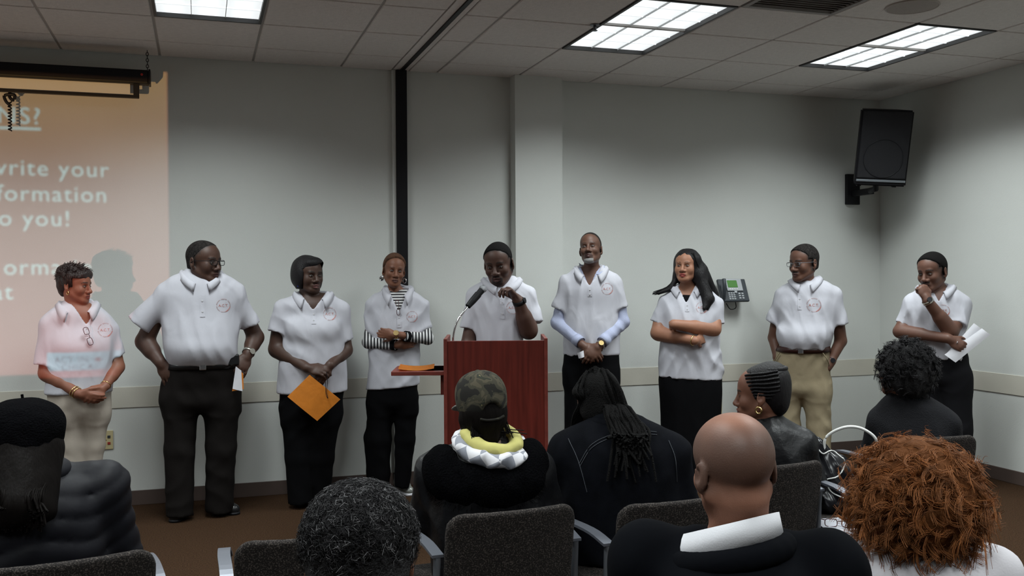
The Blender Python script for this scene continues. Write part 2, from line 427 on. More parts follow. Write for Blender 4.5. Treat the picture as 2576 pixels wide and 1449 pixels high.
def copy_tree(o, parent=None):
    c = o.copy(); COL.objects.link(c); c.parent = parent
    for ch in list(o.children): copy_tree(ch, c)
    return c
tl = make_troffer()
names = {0: 'bright ceiling light panel above the lectern, nearest the middle of the picture', 1: 'bright ceiling light panel at the far right before the corner loudspeaker', 2: 'bright ceiling light panel cut off at the top left above the projection'}
first = True
for i, (x, y, s) in enumerate(TROFF):
    r = tl if i == 0 else copy_tree(tl)
    r.location = (x + T / 2, y + T, CEIL)
    tag(r, names.get(i, 'ceiling light panel out of the picture, %s row back, %s' % (('first', 'second', 'third')[i // 4], ('over the middle', 'at the right', 'left of the middle', 'at the far left')[i % 4])), 'ceiling light', 'ceiling light panels')

# ------------------------------------------------------------------ projector, its slide and the screen case
PJ = np.array([-1.66, 3.0, 1.115])
stand = empty('projector_cart', (PJ[0], PJ[1] - 0.12, 0)); tag(stand, 'grey projector cart left of the audience, outside the picture', 'cart')
for sx in (-1, 1):
    for sy in (-1, 1):
        cyl('leg', 0.014, 0.98, (sx * 0.22, sy * 0.19, 0.49), M['grey_metal'], stand, seg=10)
box('shelf', (0.5, 0.44, 0.02), (0, 0, 0.97), M['grey_metal'], stand, bevel=0.003); box('shelf', (0.5, 0.44, 0.02), (0, 0, 0.35), M['grey_metal'], stand, bevel=0.003)
proj = empty('slide_projector', (PJ[0], PJ[1], 0.98)); tag(proj, 'black projector standing on the cart, outside the picture', 'projector')
pz = PJ[2] - 0.98
bm = bmesh.new()
box_bm(bm, (0.32, 0.24, 0.02), (0, -0.14, 0.012)); box_bm(bm, (0.32, 0.24, 0.02), (0, -0.14, 0.20)); box_bm(bm, (0.02, 0.24, 0.2), (-0.16, -0.14, 0.105)); box_bm(bm, (0.02, 0.24, 0.2), (0.16, -0.14, 0.105)); box_bm(bm, (0.32, 0.02, 0.2), (0, -0.26, 0.105))
add('housing', bm_mesh('housing', bm), M['black'], proj)
ld = bpy.data.lights.new('projector_lamp', 'SPOT'); ld.energy = PROJ_W; ld.spot_size = rad(60); ld.spot_blend = 0.05; ld.shadow_soft_size = 0.0006; ld.color = (1, 1, 1)
ctr = np.array([-1.55, WY, 1.9])
lo = bpy.data.objects.new('projector_lamp', ld); link(lo, proj); lo.location = (0, 0, pz)
lo.rotation_euler = Vector(ctr - PJ).to_track_quat('-Z', 'Y').to_euler()
# the slide: a transparent film; letters are cut out of the tinted ground, so it projects real light
SF = 0.05
def slide_pt(X, Z): return (np.array([X, WY, Z]) - PJ) * SF + np.array([0, 0, pz])
def film_mat(name, c0, c1=None):
    m = bpy.data.materials.new(name); m.use_nodes = True; nt = m.node_tree
    for n in list(nt.nodes): nt.nodes.remove(n)
    o = nt.nodes.new('ShaderNodeOutputMaterial'); t = nt.nodes.new('ShaderNodeBsdfTransparent'); nt.links.new(t.outputs[0], o.inputs[0])
    t.inputs[0].default_value = (*c0, 1)
    if c1:
        tc = nt.nodes.new('ShaderNodeTexCoord'); s = nt.nodes.new('ShaderNodeSeparateXYZ'); nt.links.new(tc.outputs['Object'], s.inputs[0])
        mr = nt.nodes.new('ShaderNodeMapRange'); mr.inputs['From Min'].default_value = slide_pt(0, 1.0)[2]; mr.inputs['From Max'].default_value = slide_pt(0, 2.9)[2]
        nt.links.new(s.outputs[2], mr.inputs[0])
        cr = nt.nodes.new('ShaderNodeValToRGB'); cr.color_ramp.elements[0].color = (*c0, 1); cr.color_ramp.elements[1].color = (*c1[1], 1)
        e = cr.color_ramp.elements.new(.62); e.color = (*c1[0], 1)
        nt.links.new(mr.outputs[0], cr.inputs[0]); nt.links.new(cr.outputs[0], t.inputs[0])
    return m
SX1, SX0, SZ0, SZ1 = -0.195, -2.95, 0.905, 2.93
def wallp(px, py): p = at_y(px, py, WY); return p[0], p[2]
splines = []
def rect(x0, x1, z0, z1): splines.append([(x0, z0), (x1, z0), (x1, z1), (x0, z1)])
def text_splines(body, right_px, base_py, cap, bold=0.0):
    """outlines of a line of text in wall coordinates (right aligned)"""
    cu = bpy.data.curves.new('t', 'FONT'); cu.body = body; cu.size = cap / 0.70; cu.align_x = 'RIGHT'; cu.resolution_u = 3; cu.fill_mode = 'NONE'; cu.offset = bold - .0012; cu.space_character = 1.12
    o = bpy.data.objects.new('t', cu); COL.objects.link(o)
    me = bpy.data.meshes.new_from_object(o.evaluated_get(bpy.context.evaluated_depsgraph_get()))
    x1, z0 = wallp(right_px, base_py)
    nb = {}
    for e in me.edges:
        a, b = e.vertices; nb.setdefault(a, []).append(b); nb.setdefault(b, []).append(a)
    seen = set()
    for s in nb:
        if s in seen: continue
        loop = [s]; seen.add(s); cur = s
        while True:
            nx = [n for n in nb[cur] if n not in seen]
            if not nx: break
            cur = nx[0]; seen.add(cur); loop.append(cur)
        if len(loop) > 3: splines.append([(x1 + me.vertices[i].co.x, z0 + me.vertices[i].co.y) for i in loop])
    bpy.data.objects.remove(o); bpy.data.curves.remove(cu); bpy.data.meshes.remove(me)
rect(SX0, SX1, SZ0, SZ1)
text_splines('NS?', 103, 313, 0.108, 0.006)
x1, z0 = wallp(103, 322); rect(x1 - 0.75, x1, z0 - 0.016, z0)
text_splines('write your', 274, 446, 0.104)
text_splines('formation', 270, 509, 0.104)
text_splines('to you!', 178, 569, 0.104)
text_splines('ormation', 268, 690, 0.104)
text_splines('at', 33, 753, 0.104)
# the pale logo box at the foot of the slide
bx0, bz1 = wallp(228, 868); bz0 = wallp(228, 918)[1]; bx1 = SX1 - 0.0
rect(bx0, SX1 - 0.004, bz0, bz1)
nbase = len(splines)
def curve_mesh(spl, name):
    cu = bpy.data.curves.new(name, 'CURVE'); cu.dimensions = '2D'; cu.fill_mode = 'BOTH'
    for s in spl:
        sp = cu.splines.new('POLY'); sp.points.add(len(s) - 1); sp.use_cyclic_u = True
        for i, (x, z) in enumerate(s): sp.points[i].co = (x, z, 0, 1)
    o = bpy.data.objects.new(name, cu); COL.objects.link(o)
    me = bpy.data.meshes.new_from_object(o.evaluated_get(bpy.context.evaluated_depsgraph_get()))
    V = np.array([v.co[:] for v in me.vertices]); F = [list(p.vertices) for p in me.polygons]
    bpy.data.objects.remove(o); bpy.data.curves.remove(cu); bpy.data.meshes.remove(me)
    return V, F
def film(V, F, name, m, dy=0.0, label=None):
    me = bpy.data.meshes.new(name)
    P = [slide_pt(v[0], v[1]) + np.array([0, dy, 0]) for v in V]
    me.from_pydata([tuple(p) for p in P], [], F); me.update()
    return add(name, me, m, proj, label)
V, F = curve_mesh(splines, 'slide_ground')
film(V, F, 'slide_film', film_mat('slide_ground_film', (0.62, 0.14, 0.12), ((0.56, 0.21, 0.15), (0.88, 0.38, 0.14))))
me = bpy.data.meshes.new('c')
# everything the letters let through is tinted pale cyan by a clear backing film
P4 = [(SX0, SZ0), (SX1, SZ0), (SX1, SZ1), (SX0, SZ1)]
film([(x, z) for x, z in P4], [[0, 1, 2, 3]], 'slide_backing', film_mat('slide_backing_film', (0.74, 1.0, 1.0)), 0.0012)
splines = []
text_splines('ACT IN', 345, 893, 0.046, 0.003); text_splines('CHICAGO', 400, 912, 0.046, 0.004)
V, F = curve_mesh(splines, 'slide_logo'); film([(bx0, bz0), (SX1 - .004, bz0), (SX1 - .004, bz1), (bx0, bz1)], [[0, 1, 2, 3]], 'slide_logo_box', film_mat('slide_box_film', (0.50, 0.52, 0.55)), -0.0003); film(V, F, 'slide_lettering', film_mat('slide_logo_film', (0.35, 0.22, 0.25)), -0.0006)
# six-pointed star of the logo
sxp, szp = wallp(366, 886); star = []
for i in range(12):
    a = i * PI / 6; r_ = 0.024 if i % 2 == 0 else 0.013
    star.append((sxp + r_ * math.cos(a), szp + r_ * math.sin(a)))
film([(p[0], p[1]) for p in star], [list(range(12))], 'slide_star', film_mat('slide_star_film', (0.9, 0.2, 0.2)), -0.0006)
# opaque mask round the slide keeps the beam inside the picture
bm_pts = [(SX0, SZ0), (SX1, SZ0), (SX1, SZ1), (SX0, SZ1)]
ms = []; fs = []
g = 3.0
outer = [(SX0 - g, SZ0 - g), (SX1 + g, SZ0 - g), (SX1 + g, SZ1 + g), (SX0 - g, SZ1 + g)]
film(bm_pts + outer, [[0, 1, 5, 4], [1, 2, 6, 5], [2, 3, 7, 6], [3, 0, 4, 7]], 'slide_mount', M['black'])

# roll-up projection screen case hung below the ceiling in front of the wall
YC = WY - 0.15
case = empty('projection_screen', (-0.3, YC, 2.855)); tag(case, 'black roll-up projection screen case hung high on the wall at top left', 'projection screen')
L_ = 2.9
bm = bmesh.new(); box_bm(bm, (L_, 0.09, 0.092), (-L_ / 2, 0, 0), bevel=0.012); add('case', bm_mesh('case', bm), M['black'], case)
box('end_cap', (0.012, 0.1, 0.1), (0.002, 0, 0), M['blackm'], case, bevel=0.003)
cyl('indicator', 0.008, 0.004, (-0.045, -0.047, 0.012), mat('red_indicator', (0.5, 0.03, 0.02), 0.4), case, rot=Matrix.Rotation(PI / 2, 3, 'X'), seg=12)
box('screen_sheet', (L_ - 0.2, 0.002, 0.09), (-L_ / 2 - 0.02, 0.0, -0.082), M['screen_cloth'], case)
box('bottom_bar', (L_ - 0.12, 0.022, 0.022), (-L_ / 2 - 0.005, 0, -0.128), M['blackm'], case, bevel=0.003)
box('bar_bracket', (0.035, 0.025, 0.10), (-0.082, 0, -0.088), M['blackm'], case, bevel=0.003)
for cx in (-0.012, -L_ + 0.02):
    V, F = join_vf([poly_tube([(cx + 0.008 * math.cos(a) * (i % 2), 0.008 * math.cos(a) * ((i + 1) % 2), 0.058 + i * 0.02 + 0.013 * math.sin(a)) for a in np.linspace(0, 2 * PI, 9)[:-1]], 0.0025, 5, True) for i in range(7)])
    add('hanging_chain', npmesh('hanging_chain', V, F), M['blackm'], case)
# pull hook with its coiled cord on the bottom bar
hx = at_y(25, 235, YC)[0] - (-0.3)
hk = smooth_path([(hx, 0, -0.14), (hx, -0.012, -0.17), (hx + 0.02, -0.014, -0.19), (hx + 0.03, -0.014, -0.16), (hx, -0.014, -0.155), (hx - 0.03, -0.012, -0.165), (hx - 0.02, -0.012, -0.2), (hx, -0.012, -0.22)], 40)
tube_obj('pull_loop', hk, 0.010, M['blackm'], case, 7)
coil = [(hx + 0.009 * math.cos(t * 18 * PI), -0.012 + 0.009 * math.sin(t * 18 * PI), -0.2 - t * 0.185) for t in np.linspace(0, 1, 150)]
tube_obj('pull_cord', coil, 0.0045, M['blackm'], case, 5)

# ------------------------------------------------------------------ corner loudspeaker
sp_c = at_d(2212, 368, 7.75)
lsp = empty('wall_loudspeaker', sp_c, 0); tag(lsp, 'black loudspeaker tilted down on a bracket high in the right corner', 'loudspeaker')
lsp.rotation_euler = (rad(13), rad(3.4), rad(-26))
# local: front is -y
bm = bmesh.new()
vs = [bm.verts.new(p) for p in [(-0.2, -0.17, -0.30), (0.2, -0.17, -0.30), (0.14, 0.17, -0.29), (-0.14, 0.17, -0.29), (-0.2, -0.17, 0.30), (0.2, -0.17, 0.30), (0.14, 0.17, 0.29), (-0.14, 0.17, 0.29)]]
for f in ((0, 3, 2, 1), (4, 5, 6, 7), (0, 1, 5, 4), (1, 2, 6, 5), (2, 3, 7, 6), (3, 0, 4, 7)): bm.faces.new([vs[i] for i in f])
bmesh.ops.bevel(bm, geom=list(bm.edges), offset=0.012, segments=2, affect='EDGES')
add('cabinet', bm_mesh('cabinet', bm), M['black'], lsp)
box('grille', (0.37, 0.012, 0.525), (0, -0.174, 0.025), mat('black_grille', (0.010, 0.010, 0.013), 0.6, bump=0.6, bscale=500), lsp, bevel=0.006)
box('grille_rail', (0.375, 0.014, 0.018), (0, -0.175, -0.258), mat('grille_rail', (0.20, 0.22, 0.24), 0.4, metal=0.3), lsp, bevel=0.003)
V, F = poly_tube([(0.15 * math.cos(a), -0.1815, -0.08 + 0.15 * math.sin(a)) for a in np.linspace(0, 2 * PI, 41)[:-1]], 0.003, 6, True)
add('woofer_ring', npmesh('woofer_ring', V, F), M['blackm'], lsp)
for sx in (-0.15, 0.12): box('foot', (0.03, 0.05, 0.012), (sx, -0.1, -0.305), M['black'], lsp)
brk = empty('speaker_bracket', (5.334, WY, 2.26)); tag(brk, 'black steel wall bracket carrying the corner loudspeaker', 'bracket')
box('wall_plate', (0.13, 0.035, 0.26), (0, -0.0175, 0), M['black'], brk, bevel=0.004)
bottom = np.array(lsp.matrix_basis @ Vector((0.0, -0.02, -0.30))) - np.array([5.334, WY, 2.26])
box('arm', (0.045, 0.24, 0.05), (0.0, -0.15, -0.035), M['black'], brk, bevel=0.004)
tube_obj('swivel_arm', [(0.0, -0.25, -0.035), (bottom[0] * 0.6, bottom[1] * 0.4 - 0.15, -0.035), (bottom[0], bottom[1], -0.035), (bottom[0], bottom[1], bottom[2] + 0.01)], 0.024, M['black'], brk, 8)

# ------------------------------------------------------------------ wall phone, outlets
ph = empty('wall_phone', (4.125, WY, 1.405)); tag(ph, 'dark grey wall telephone with a green display above the beige band', 'telephone'); ph.scale = (.94, .94, .94)
pr = Matrix.Rotation(rad(-24), 3, 'X')
def pbox(name, size, loc, m, bev=0.003, par=ph):
    return box(name, size, tuple(pr @ Vector(loc) + Vector((0, -0.09, 0))), m, par, rot=pr, bevel=bev)
M['phone_dark'] = mat('phone_dark', (0.035, 0.042, 0.05), 0.45); M['phone_silver'] = mat('phone_silver', (0.42, 0.44, 0.46), 0.35, metal=0.3)
pbox('body', (0.27, 0.03, 0.21), (0.0, 0, 0), M['phone_dark'], 0.008)
pbox('display_bezel', (0.155, 0.012, 0.115), (0.01, -0.02, 0.045), M['phone_silver'], 0.005)
pbox('display', (0.095, 0.004, 0.066), (-0.008, -0.027, 0.052), mat('lcd_green', (0.07, 0.17, 0.05), 0.2, emit=(0.10, 0.26, 0.07), estr=0.25))
for i in range(4): pbox('soft_key', (0.013, 0.005, 0.008), (-0.042 + i * 0.023, -0.027, 0.004), M['white_metal'], 0.001)
for r_ in range(4):
    for c_ in range(3): pbox('key', (0.018, 0.006, 0.011), (-0.055 + c_ * 0.024, -0.017, -0.03 - r_ * 0.018), M['phone_silver'], 0.001)
for r_ in range(3):
    for c_ in range(2): pbox('key', (0.02, 0.006, 0.013), (0.045 + c_ * 0.03, -0.017, -0.035 - r_ * 0.021), M['phone_silver'], 0.001)
cyl('navigation_wheel', 0.013, 0.006, tuple(pr @ Vector((0.012, -0.02, -0.018)) + Vector((0, -0.09, 0))), M['phone_silver'], ph, rot=pr @ Matrix.Rotation(PI / 2, 3, 'X'))
V, F = poly_tube(smooth_path([(-0.115, -0.135, 0.1), (-0.12, -0.155, 0.05), (-0.12, -0.15, -0.02), (-0.115, -0.12, -0.1)], 20), 0.017, 8); add('handset', npmesh('handset', V, F), M['phone_dark'], ph)
box('wall_mount', (0.12, 0.085, 0.10), (0, -0.042, -0.03), M['phone_dark'], ph, bevel=0.006)
tube_obj('cord', smooth_path([(-0.06, -0.08, -0.11), (-0.02, -0.08, -0.16), (0.04, -0.07, -0.15), (0.05, -0.05, -0.1)], 20), 0.004, M['black'], ph, 6)
def outlet(x, z, w, h, label):
    r = empty('wall_outlet', (x, WY, z)); tag(r, label, 'outlet')
    box('plate', (w, 0.008, h), (0, -0.004, 0), M['beige_plate'], r, bevel=0.002)
    for i in range(2):
        for j, mm in ((0, M['phone_dark']), (1, M['red'])):
            box('socket', (0.018, 0.006, 0.016), (-0.017 + i * 0.034, -0.009, 0.022 - j * 0.044), mm, r, bevel=0.001)
    cyl('screw', 0.003, 0.003, (0, -0.009, 0), M['gold'], r, rot=Matrix.Rotation(PI / 2, 3, 'X'), seg=8)
outlet(-0.60, 0.45, 0.085, 0.125, 'beige wall outlet plate with red sockets beside the beige trousers')
outlet(4.03, 0.455, 0.075, 0.115, 'beige wall outlet plate half hidden by the long black skirt')

# ------------------------------------------------------------------ lectern
def frame_at(px, dep):
    g_ = CAM + ray(px, 724) * dep; phi = math.atan2(g_[0], g_[1])
    return np.array([g_[0], g_[1], 0.0]), phi
LD = 5.45
lp, lphi = frame_at(1246, LD)
lec = empty('lectern', lp, -lphi); tag(lec, 'dark cherry wood lectern with a side shelf in front of the person speaking', 'lectern')
LW, LH = 0.592, at_d(1246, 853, LD)[2]
box('front_panel', (LW - 0.036, 0.02, LH - 0.03), (0, 0.01, (LH - 0.03) / 2 + 0.02), M['wood'], lec, bevel=0.002)
for s in (-1, 1):
    box('side_panel', (0.020, 0.42, LH), (s * (LW / 2 - 0.010), 0.205, LH / 2 + 0.003), M['wood_edge'], lec, bevel=0.003)
rt = Matrix.Rotation(rad(-14), 3, 'X')
box('reading_top', (LW - 0.042, 0.38, 0.02), (0, 0.21, LH - 0.075), M['wood'], lec, rot=rt, bevel=0.003)
box('inner_shelf', (LW - 0.042, 0.36, 0.018), (0, 0.21, 0.62), M['wood'], lec)
box('base', (LW, 0.43, 0.02), (0, 0.205, 0.01), M['wood_edge'], lec, bevel=0.004)
zs = at_d(1050, 938, LD + 0.05)[2]
box('side_shelf', (0.30, 0.36, 0.024), (-LW / 2 - 0.15, 0.19, zs), M['wood_edge'], lec, bevel=0.003, )
box('shelf_bracket', (0.02, 0.25, 0.12), (-LW / 2 - 0.012, 0.2, zs - 0.07), M['wood_edge'], lec)
LR = Matrix.Translation(lp) @ Matrix.Rotation(-lphi, 4, 'Z')
def lecw(p): return tuple(LR @ Vector(p))
# gooseneck microphone fixed to the lectern top
mic = empty('microphone', lecw((-0.245, 0.12, LH - 0.028)), -lphi); tag(mic, 'black and silver microphone on a bent chrome gooseneck at the lectern', 'microphone')
def lloc(px, py, y):      # lectern-local point seen at pixel, at local depth y
    d = ray(px, py); ey = np.array([math.sin(lphi), math.cos(lphi), 0.0]); ex = np.array([math.cos(lphi), -math.sin(lphi), 0.0])
    t = (np.dot(lp, ey) + y) / np.dot(d, ey); p = CAM + d * t
    return np.array([np.dot(p - lp, ex), y, p[2]])
mo = np.array([-0.245, 0.12, LH - 0.028])
gp = [lloc(1140, 872, 0.12), lloc(1141, 840, 0.12), lloc(1150, 808, 0.13), lloc(1166, 785, 0.15), lloc(1177, 771, 0.17)]
gp[0][2] = LH - 0.026
tube_obj('gooseneck', smooth_path(gp, 40) - mo, 0.0062, M['chrome'], mic, 10)
m0, m1 = lloc(1177, 771, 0.17) - mo, lloc(1219, 722, 0.24) - mo
md = (m1 - m0); ml = np.linalg.norm(md); md /= ml
def seg_tube(name, a, b, r0, r1, m, par, n=6):
    t = np.linspace(0, 1, n)[:, None]; V, F = tubes_np((m0 + md * ml * (a + (b - a) * t))[None], np.linspace(r0, r1, n)[None], 14)
    add(name, npmesh(name, V, F), m, par)
seg_tube('handle', 0.0, 0.86, 0.013, 0.017, M['chrome'], mic); seg_tube('clip', 0.0, 0.30, 0.017, 0.021, M['black'], mic); seg_tube('clip', 0.30, 0.62, 0.021, 0.022, M['black'], mic)
seg_tube('collar', 0.60, 0.86, 0.0185, 0.02, M['black'], mic)
bm = bmesh.new(); bmesh.ops.create_uvsphere(bm, u_segments=16, v_segments=10, radius=0.024)
bmesh.ops.translate(bm, verts=bm.verts, vec=tuple(m0 + md * ml * 0.9)); add('windscreen', bm_mesh('windscreen', bm, True), mat('mic_mesh', (0.35, 0.36, 0.38), 0.35, metal=0.8, bump=0.8, bscale=700), mic)
cyl('base_plate', 0.022, 0.01, (0.0, 0, 0.0), M['black'], mic)
# orange padded envelope and sheets on the side shelf
def sheet(name, w, l, m, thick=0.001, bend=0.0, seg=8, pw=1.0):
    xs = np.linspace(-w / 2, w / 2, seg + 1); ys = np.linspace(-l / 2, l / 2, 5)
    bm = bmesh.new(); g2 = [[bm.verts.new((x, y, bend * (abs(x) / (w / 2)) ** 2 * (1 if pw > 0 else math.copysign(1, x)))) for y in ys] for x in xs]
    for i in range(seg):
        for j in range(4): bm.faces.new([g2[i][j], g2[i + 1][j], g2[i + 1][j + 1], g2[i][j + 1]])
    ex = bmesh.ops.solidify(bm, geom=list(bm.faces), thickness=-thick)
    return bm_mesh(name, bm, False)
o = add('envelope', sheet('envelope', 0.205, 0.30, M['orange'], 0.012, 0.012), M['orange']); o.location = lecw((-LW / 2 - 0.168, 0.19, zs + 0.014)); o.rotation_euler = (0, 0, -lphi + 0.05)
tag(o, 'orange padded envelope lying flat on the lectern side shelf', 'envelope')
o = add('paper_sheet', sheet('paper_sheet', 0.215, 0.29, M['paper'], 0.002), M['paper']); o.location = lecw((-LW / 2 - 0.11, 0.2, zs + 0.0125)); o.rotation_euler = (0, 0, -lphi + 0.03)
tag(o, 'white papers under the orange envelope on the lectern side shelf', 'papers')
o = add('speech_notes', sheet('speech_notes', 0.24, 0.2, M['paper'], 0.003), M['paper']); o.location = lecw((0.06, 0.24, LH - 0.058)); o.rotation_euler = (rad(-14), 0, -lphi)
tag(o, 'white speech notes lying on the lectern reading top', 'papers')

# ------------------------------------------------------------------ signed distance modelling (smooth blended solids -> one mesh)
f32 = np.float32
def smin(a, b, k):
    if k <= 0: return np.minimum(a, b)
    h = np.clip(0.5 + 0.5 * (b - a) / k, 0, 1)
    return b + (a - b) * h - k * h * (1 - h)
class SDF:
    def __init__(s): s.ops = []
    def add(s, fn, lo, hi, k=0.0, sub=False): s.ops.append((fn, np.array(lo, float), np.array(hi, float), k, sub)); return s
    # primitives
    def rc(s, a, b, ra, rb, k=0.02, sub=False):
        a = np.array(a, float); b = np.array(b, float); ba = b - a; bb = max(1e-9, float(ba @ ba))
        def fn(x, y, z):
            px, py, pz = x - f32(a[0]), y - f32(a[1]), z - f32(a[2])
            t = np.clip((px * f32(ba[0]) + py * f32(ba[1]) + pz * f32(ba[2])) / f32(bb), 0, 1)
            return np.sqrt((px - t * f32(ba[0])) ** 2 + (py - t * f32(ba[1])) ** 2 + (pz - t * f32(ba[2])) ** 2) - (f32(ra) + f32(rb - ra) * t)
        r = max(ra, rb)
        return s.add(fn, np.minimum(a, b) - r, np.maximum(a, b) + r, k, sub)
    def cone(s, a, b, ra, rb, k=0.02, flat=1.0):
        """tapered limb with a flat cut end at b (sleeves, trouser legs)"""
        a = np.array(a, float); b = np.array(b, float); ba = b - a; L = float(np.linalg.norm(ba)); d = ba / L
        def fn(x, y, z):
            px, py, pz = x - f32(a[0]), y - f32(a[1]), z - f32(a[2])
            u = px * f32(d[0]) + py * f32(d[1]) + pz * f32(d[2])
            t = np.clip(u / f32(L), 0, 1)
            rr = np.sqrt((px - t * f32(ba[0])) ** 2 + (py - t * f32(ba[1])) ** 2 + (pz - t * f32(ba[2])) ** 2) - (f32(ra) + f32(rb - ra) * t)
            q = np.sqrt(np.maximum(px * px + py * py + pz * pz - u * u, 0)) - (f32(ra) + f32(rb - ra) * t)
            return np.maximum(np.where(u > L, q, rr), u - f32(L))
        r = max(ra, rb)
        return s.add(fn, np.minimum(a, b) - r, np.maximum(a, b) + r, k)
    def el(s, c, r, k=0.02, sub=False, rot=None):
        c = np.array(c, float); r = np.array(r, float)
        def fn(x, y, z):
            px, py, pz = x - f32(c[0]), y - f32(c[1]), z - f32(c[2])
            if rot is not None:
                R = rot.T.astype(f32)
                px, py, pz = R[0, 0] * px + R[0, 1] * py + R[0, 2] * pz, R[1, 0] * px + R[1, 1] * py + R[1, 2] * pz, R[2, 0] * px + R[2, 1] * py + R[2, 2] * pz
            k0 = np.sqrt((px / f32(r[0])) ** 2 + (py / f32(r[1])) ** 2 + (pz / f32(r[2])) ** 2)
            k1 = np.sqrt((px / f32(r[0] ** 2)) ** 2 + (py / f32(r[1] ** 2)) ** 2 + (pz / f32(r[2] ** 2)) ** 2)
            return k0 * (k0 - 1) / np.maximum(k1, f32(1e-6))
        m = max(r) if rot is not None else r
        return s.add(fn, c - m, c + m, k, sub)
    def loft(s, rows, k=0.03, n=2.3, turn=0.0, grow=0.0, cap=0.0):
        """rows of (z, cx, cy, rx, ry); horizontal super-ellipse sections"""
        rows = sorted(rows); A = np.array(rows, float)
        zz = A[:, 0]; ct, st = math.cos(turn), math.sin(turn)
        def fn(x, y, z):
            zf = np.asarray(z, float)
            zc = np.clip(zf, zz[0], zz[-1])
            # smooth interpolation of the profile
            cx, cy, rx, ry = [_interp(zc, zz, A[:, i]).astype(f32) for i in (1, 2, 3, 4)]
            rx = rx + f32(grow); ry = ry + f32(grow)
            dx, dy = x - cx, y - cy
            u = f32(ct) * dx + f32(st) * dy; v = -f32(st) * dx + f32(ct) * dy
            q = ((np.abs(u) / rx) ** f32(n) + (np.abs(v) / ry) ** f32(n)) ** f32(1 / n)
            d = (q - 1) * np.minimum(rx, ry)
            oz = np.maximum(f32(zz[0]) - z, z - f32(zz[-1]))
            return np.maximum(d, oz)
        m = max(A[:, 3].max(), A[:, 4].max()) + grow
        lo = [A[:, 1].min() - m, A[:, 2].min() - m, zz[0]]; hi = [A[:, 1].max() + m, A[:, 2].max() + m, zz[-1]]
        return s.add(fn, lo, hi, k)
    def sub_sdf(s, other, M4, k=0.02, lo=None, hi=None, scale=1.0):
        """insert another SDF through a local frame: M4 = (R, t, scale)"""
        R, t, sc = M4; Ri = (R.T / 1.0).astype(f32)
        sv = np.array(sc if hasattr(sc, '__len__') else (sc, sc, sc), float)
        def fn(x, y, z):
            px, py, pz = x - f32(t[0]), y - f32(t[1]), z - f32(t[2])
            X = (Ri[0, 0] * px + Ri[0, 1] * py + Ri[0, 2] * pz) / f32(sv[0]); Y = (Ri[1, 0] * px + Ri[1, 1] * py + Ri[1, 2] * pz) / f32(sv[1]); Z = (Ri[2, 0] * px + Ri[2, 1] * py + Ri[2, 2] * pz) / f32(sv[2])
            return other.ev(X, Y, Z) * f32(sv.min())
        return s.add(fn, lo, hi, k)
    def post(s, fn): s.ops.append((fn, None, None, 0, 'post')); return s
    def ev(s, x, y, z):
        F = None
        for fn, lo, hi, k, sub in s.ops:
            if sub == 'post': F = fn(F, x, y, z); continue
            d = fn(x, y, z)
            if F is None: F = d if not sub else np.full_like(d, 1.0)
            elif sub: F = -smin(-F, d, k)
            else: F = smin(F, d, k)
        return F
    def bounds(s, pad=0.02):
        lo = np.min([o[1] for o in s.ops if o[1] is not None and o[4] is not True], 0) - pad; hi = np.max([o[2] for o in s.ops if o[2] is not None and o[4] is not True], 0) + pad
        return lo, hi
    def grid(s, h, fine=None, clip=None):
        lo, hi = s.bounds()
        if clip is not None: lo = np.maximum(lo, clip[0]); hi = np.minimum(hi, clip[1])
        ax = []
        for i in range(3):
            fr = [] if fine is None else [(f[0][i], f[1][i], f[2]) for f in fine]
            ax.append(axis(lo[i], hi[i], h, fr))
        xs, ys, zs = ax
        F = np.full((len(xs), len(ys), len(zs)), 0.3, f32)
        for fn, l, h_, k, sub in s.ops:
            if sub == 'post':
                F = fn(F, xs[:, None, None], ys[None, :, None], zs[None, None, :]).astype(f32); continue
            m = 0.025 + k
            sl = []
            for a, p, q in zip(ax, l, h_):
                i0 = max(0, int(np.searchsorted(a, p - m)) - 1); i1 = min(len(a), int(np.searchsorted(a, q + m)) + 1)
                sl.append(slice(i0, i1))
            if any(c.stop <= c.start for c in sl): continue
            sub_ = F[tuple(sl)]
            d = fn(xs[sl[0]][:, None, None], ys[sl[1]][None, :, None], zs[sl[2]][None, None, :])
            F[tuple(sl)] = -smin(-sub_, d, k) if sub else smin(sub_, d, k)
        return F, xs, ys, zs
    def mesh(s, h, fine=None, clip=None):
        return surface_net(*s.grid(h, fine, clip))
def _interp(z, zz, v):
    i = np.clip(np.searchsorted(zz, z, side='right') - 1, 0, len(zz) - 2)
    t = (z - zz[i]) / np.maximum(zz[i + 1] - zz[i], 1e-6); t = np.clip(t, 0, 1)
    # monotone-ish cubic with centred slopes
    sl = np.gradient(v, zz) if len(zz) > 2 else np.full(len(zz), (v[-1] - v[0]) / (zz[-1] - zz[0]))
    hh = zz[i + 1] - zz[i]
    return (2 * t ** 3 - 3 * t ** 2 + 1) * v[i] + (t ** 3 - 2 * t ** 2 + t) * hh * sl[i] + (-2 * t ** 3 + 3 * t ** 2) * v[i + 1] + (t ** 3 - t ** 2) * hh * sl[i + 1]
def axis(lo, hi, h, fine):
    out = [lo]; x = lo
    while x < hi:
        st = h
        for a, b, hf in fine:
            if a - h * 0.5 < x < b: st = min(st, hf)
        x += st; out.append(x)
    return np.array(out, f32)
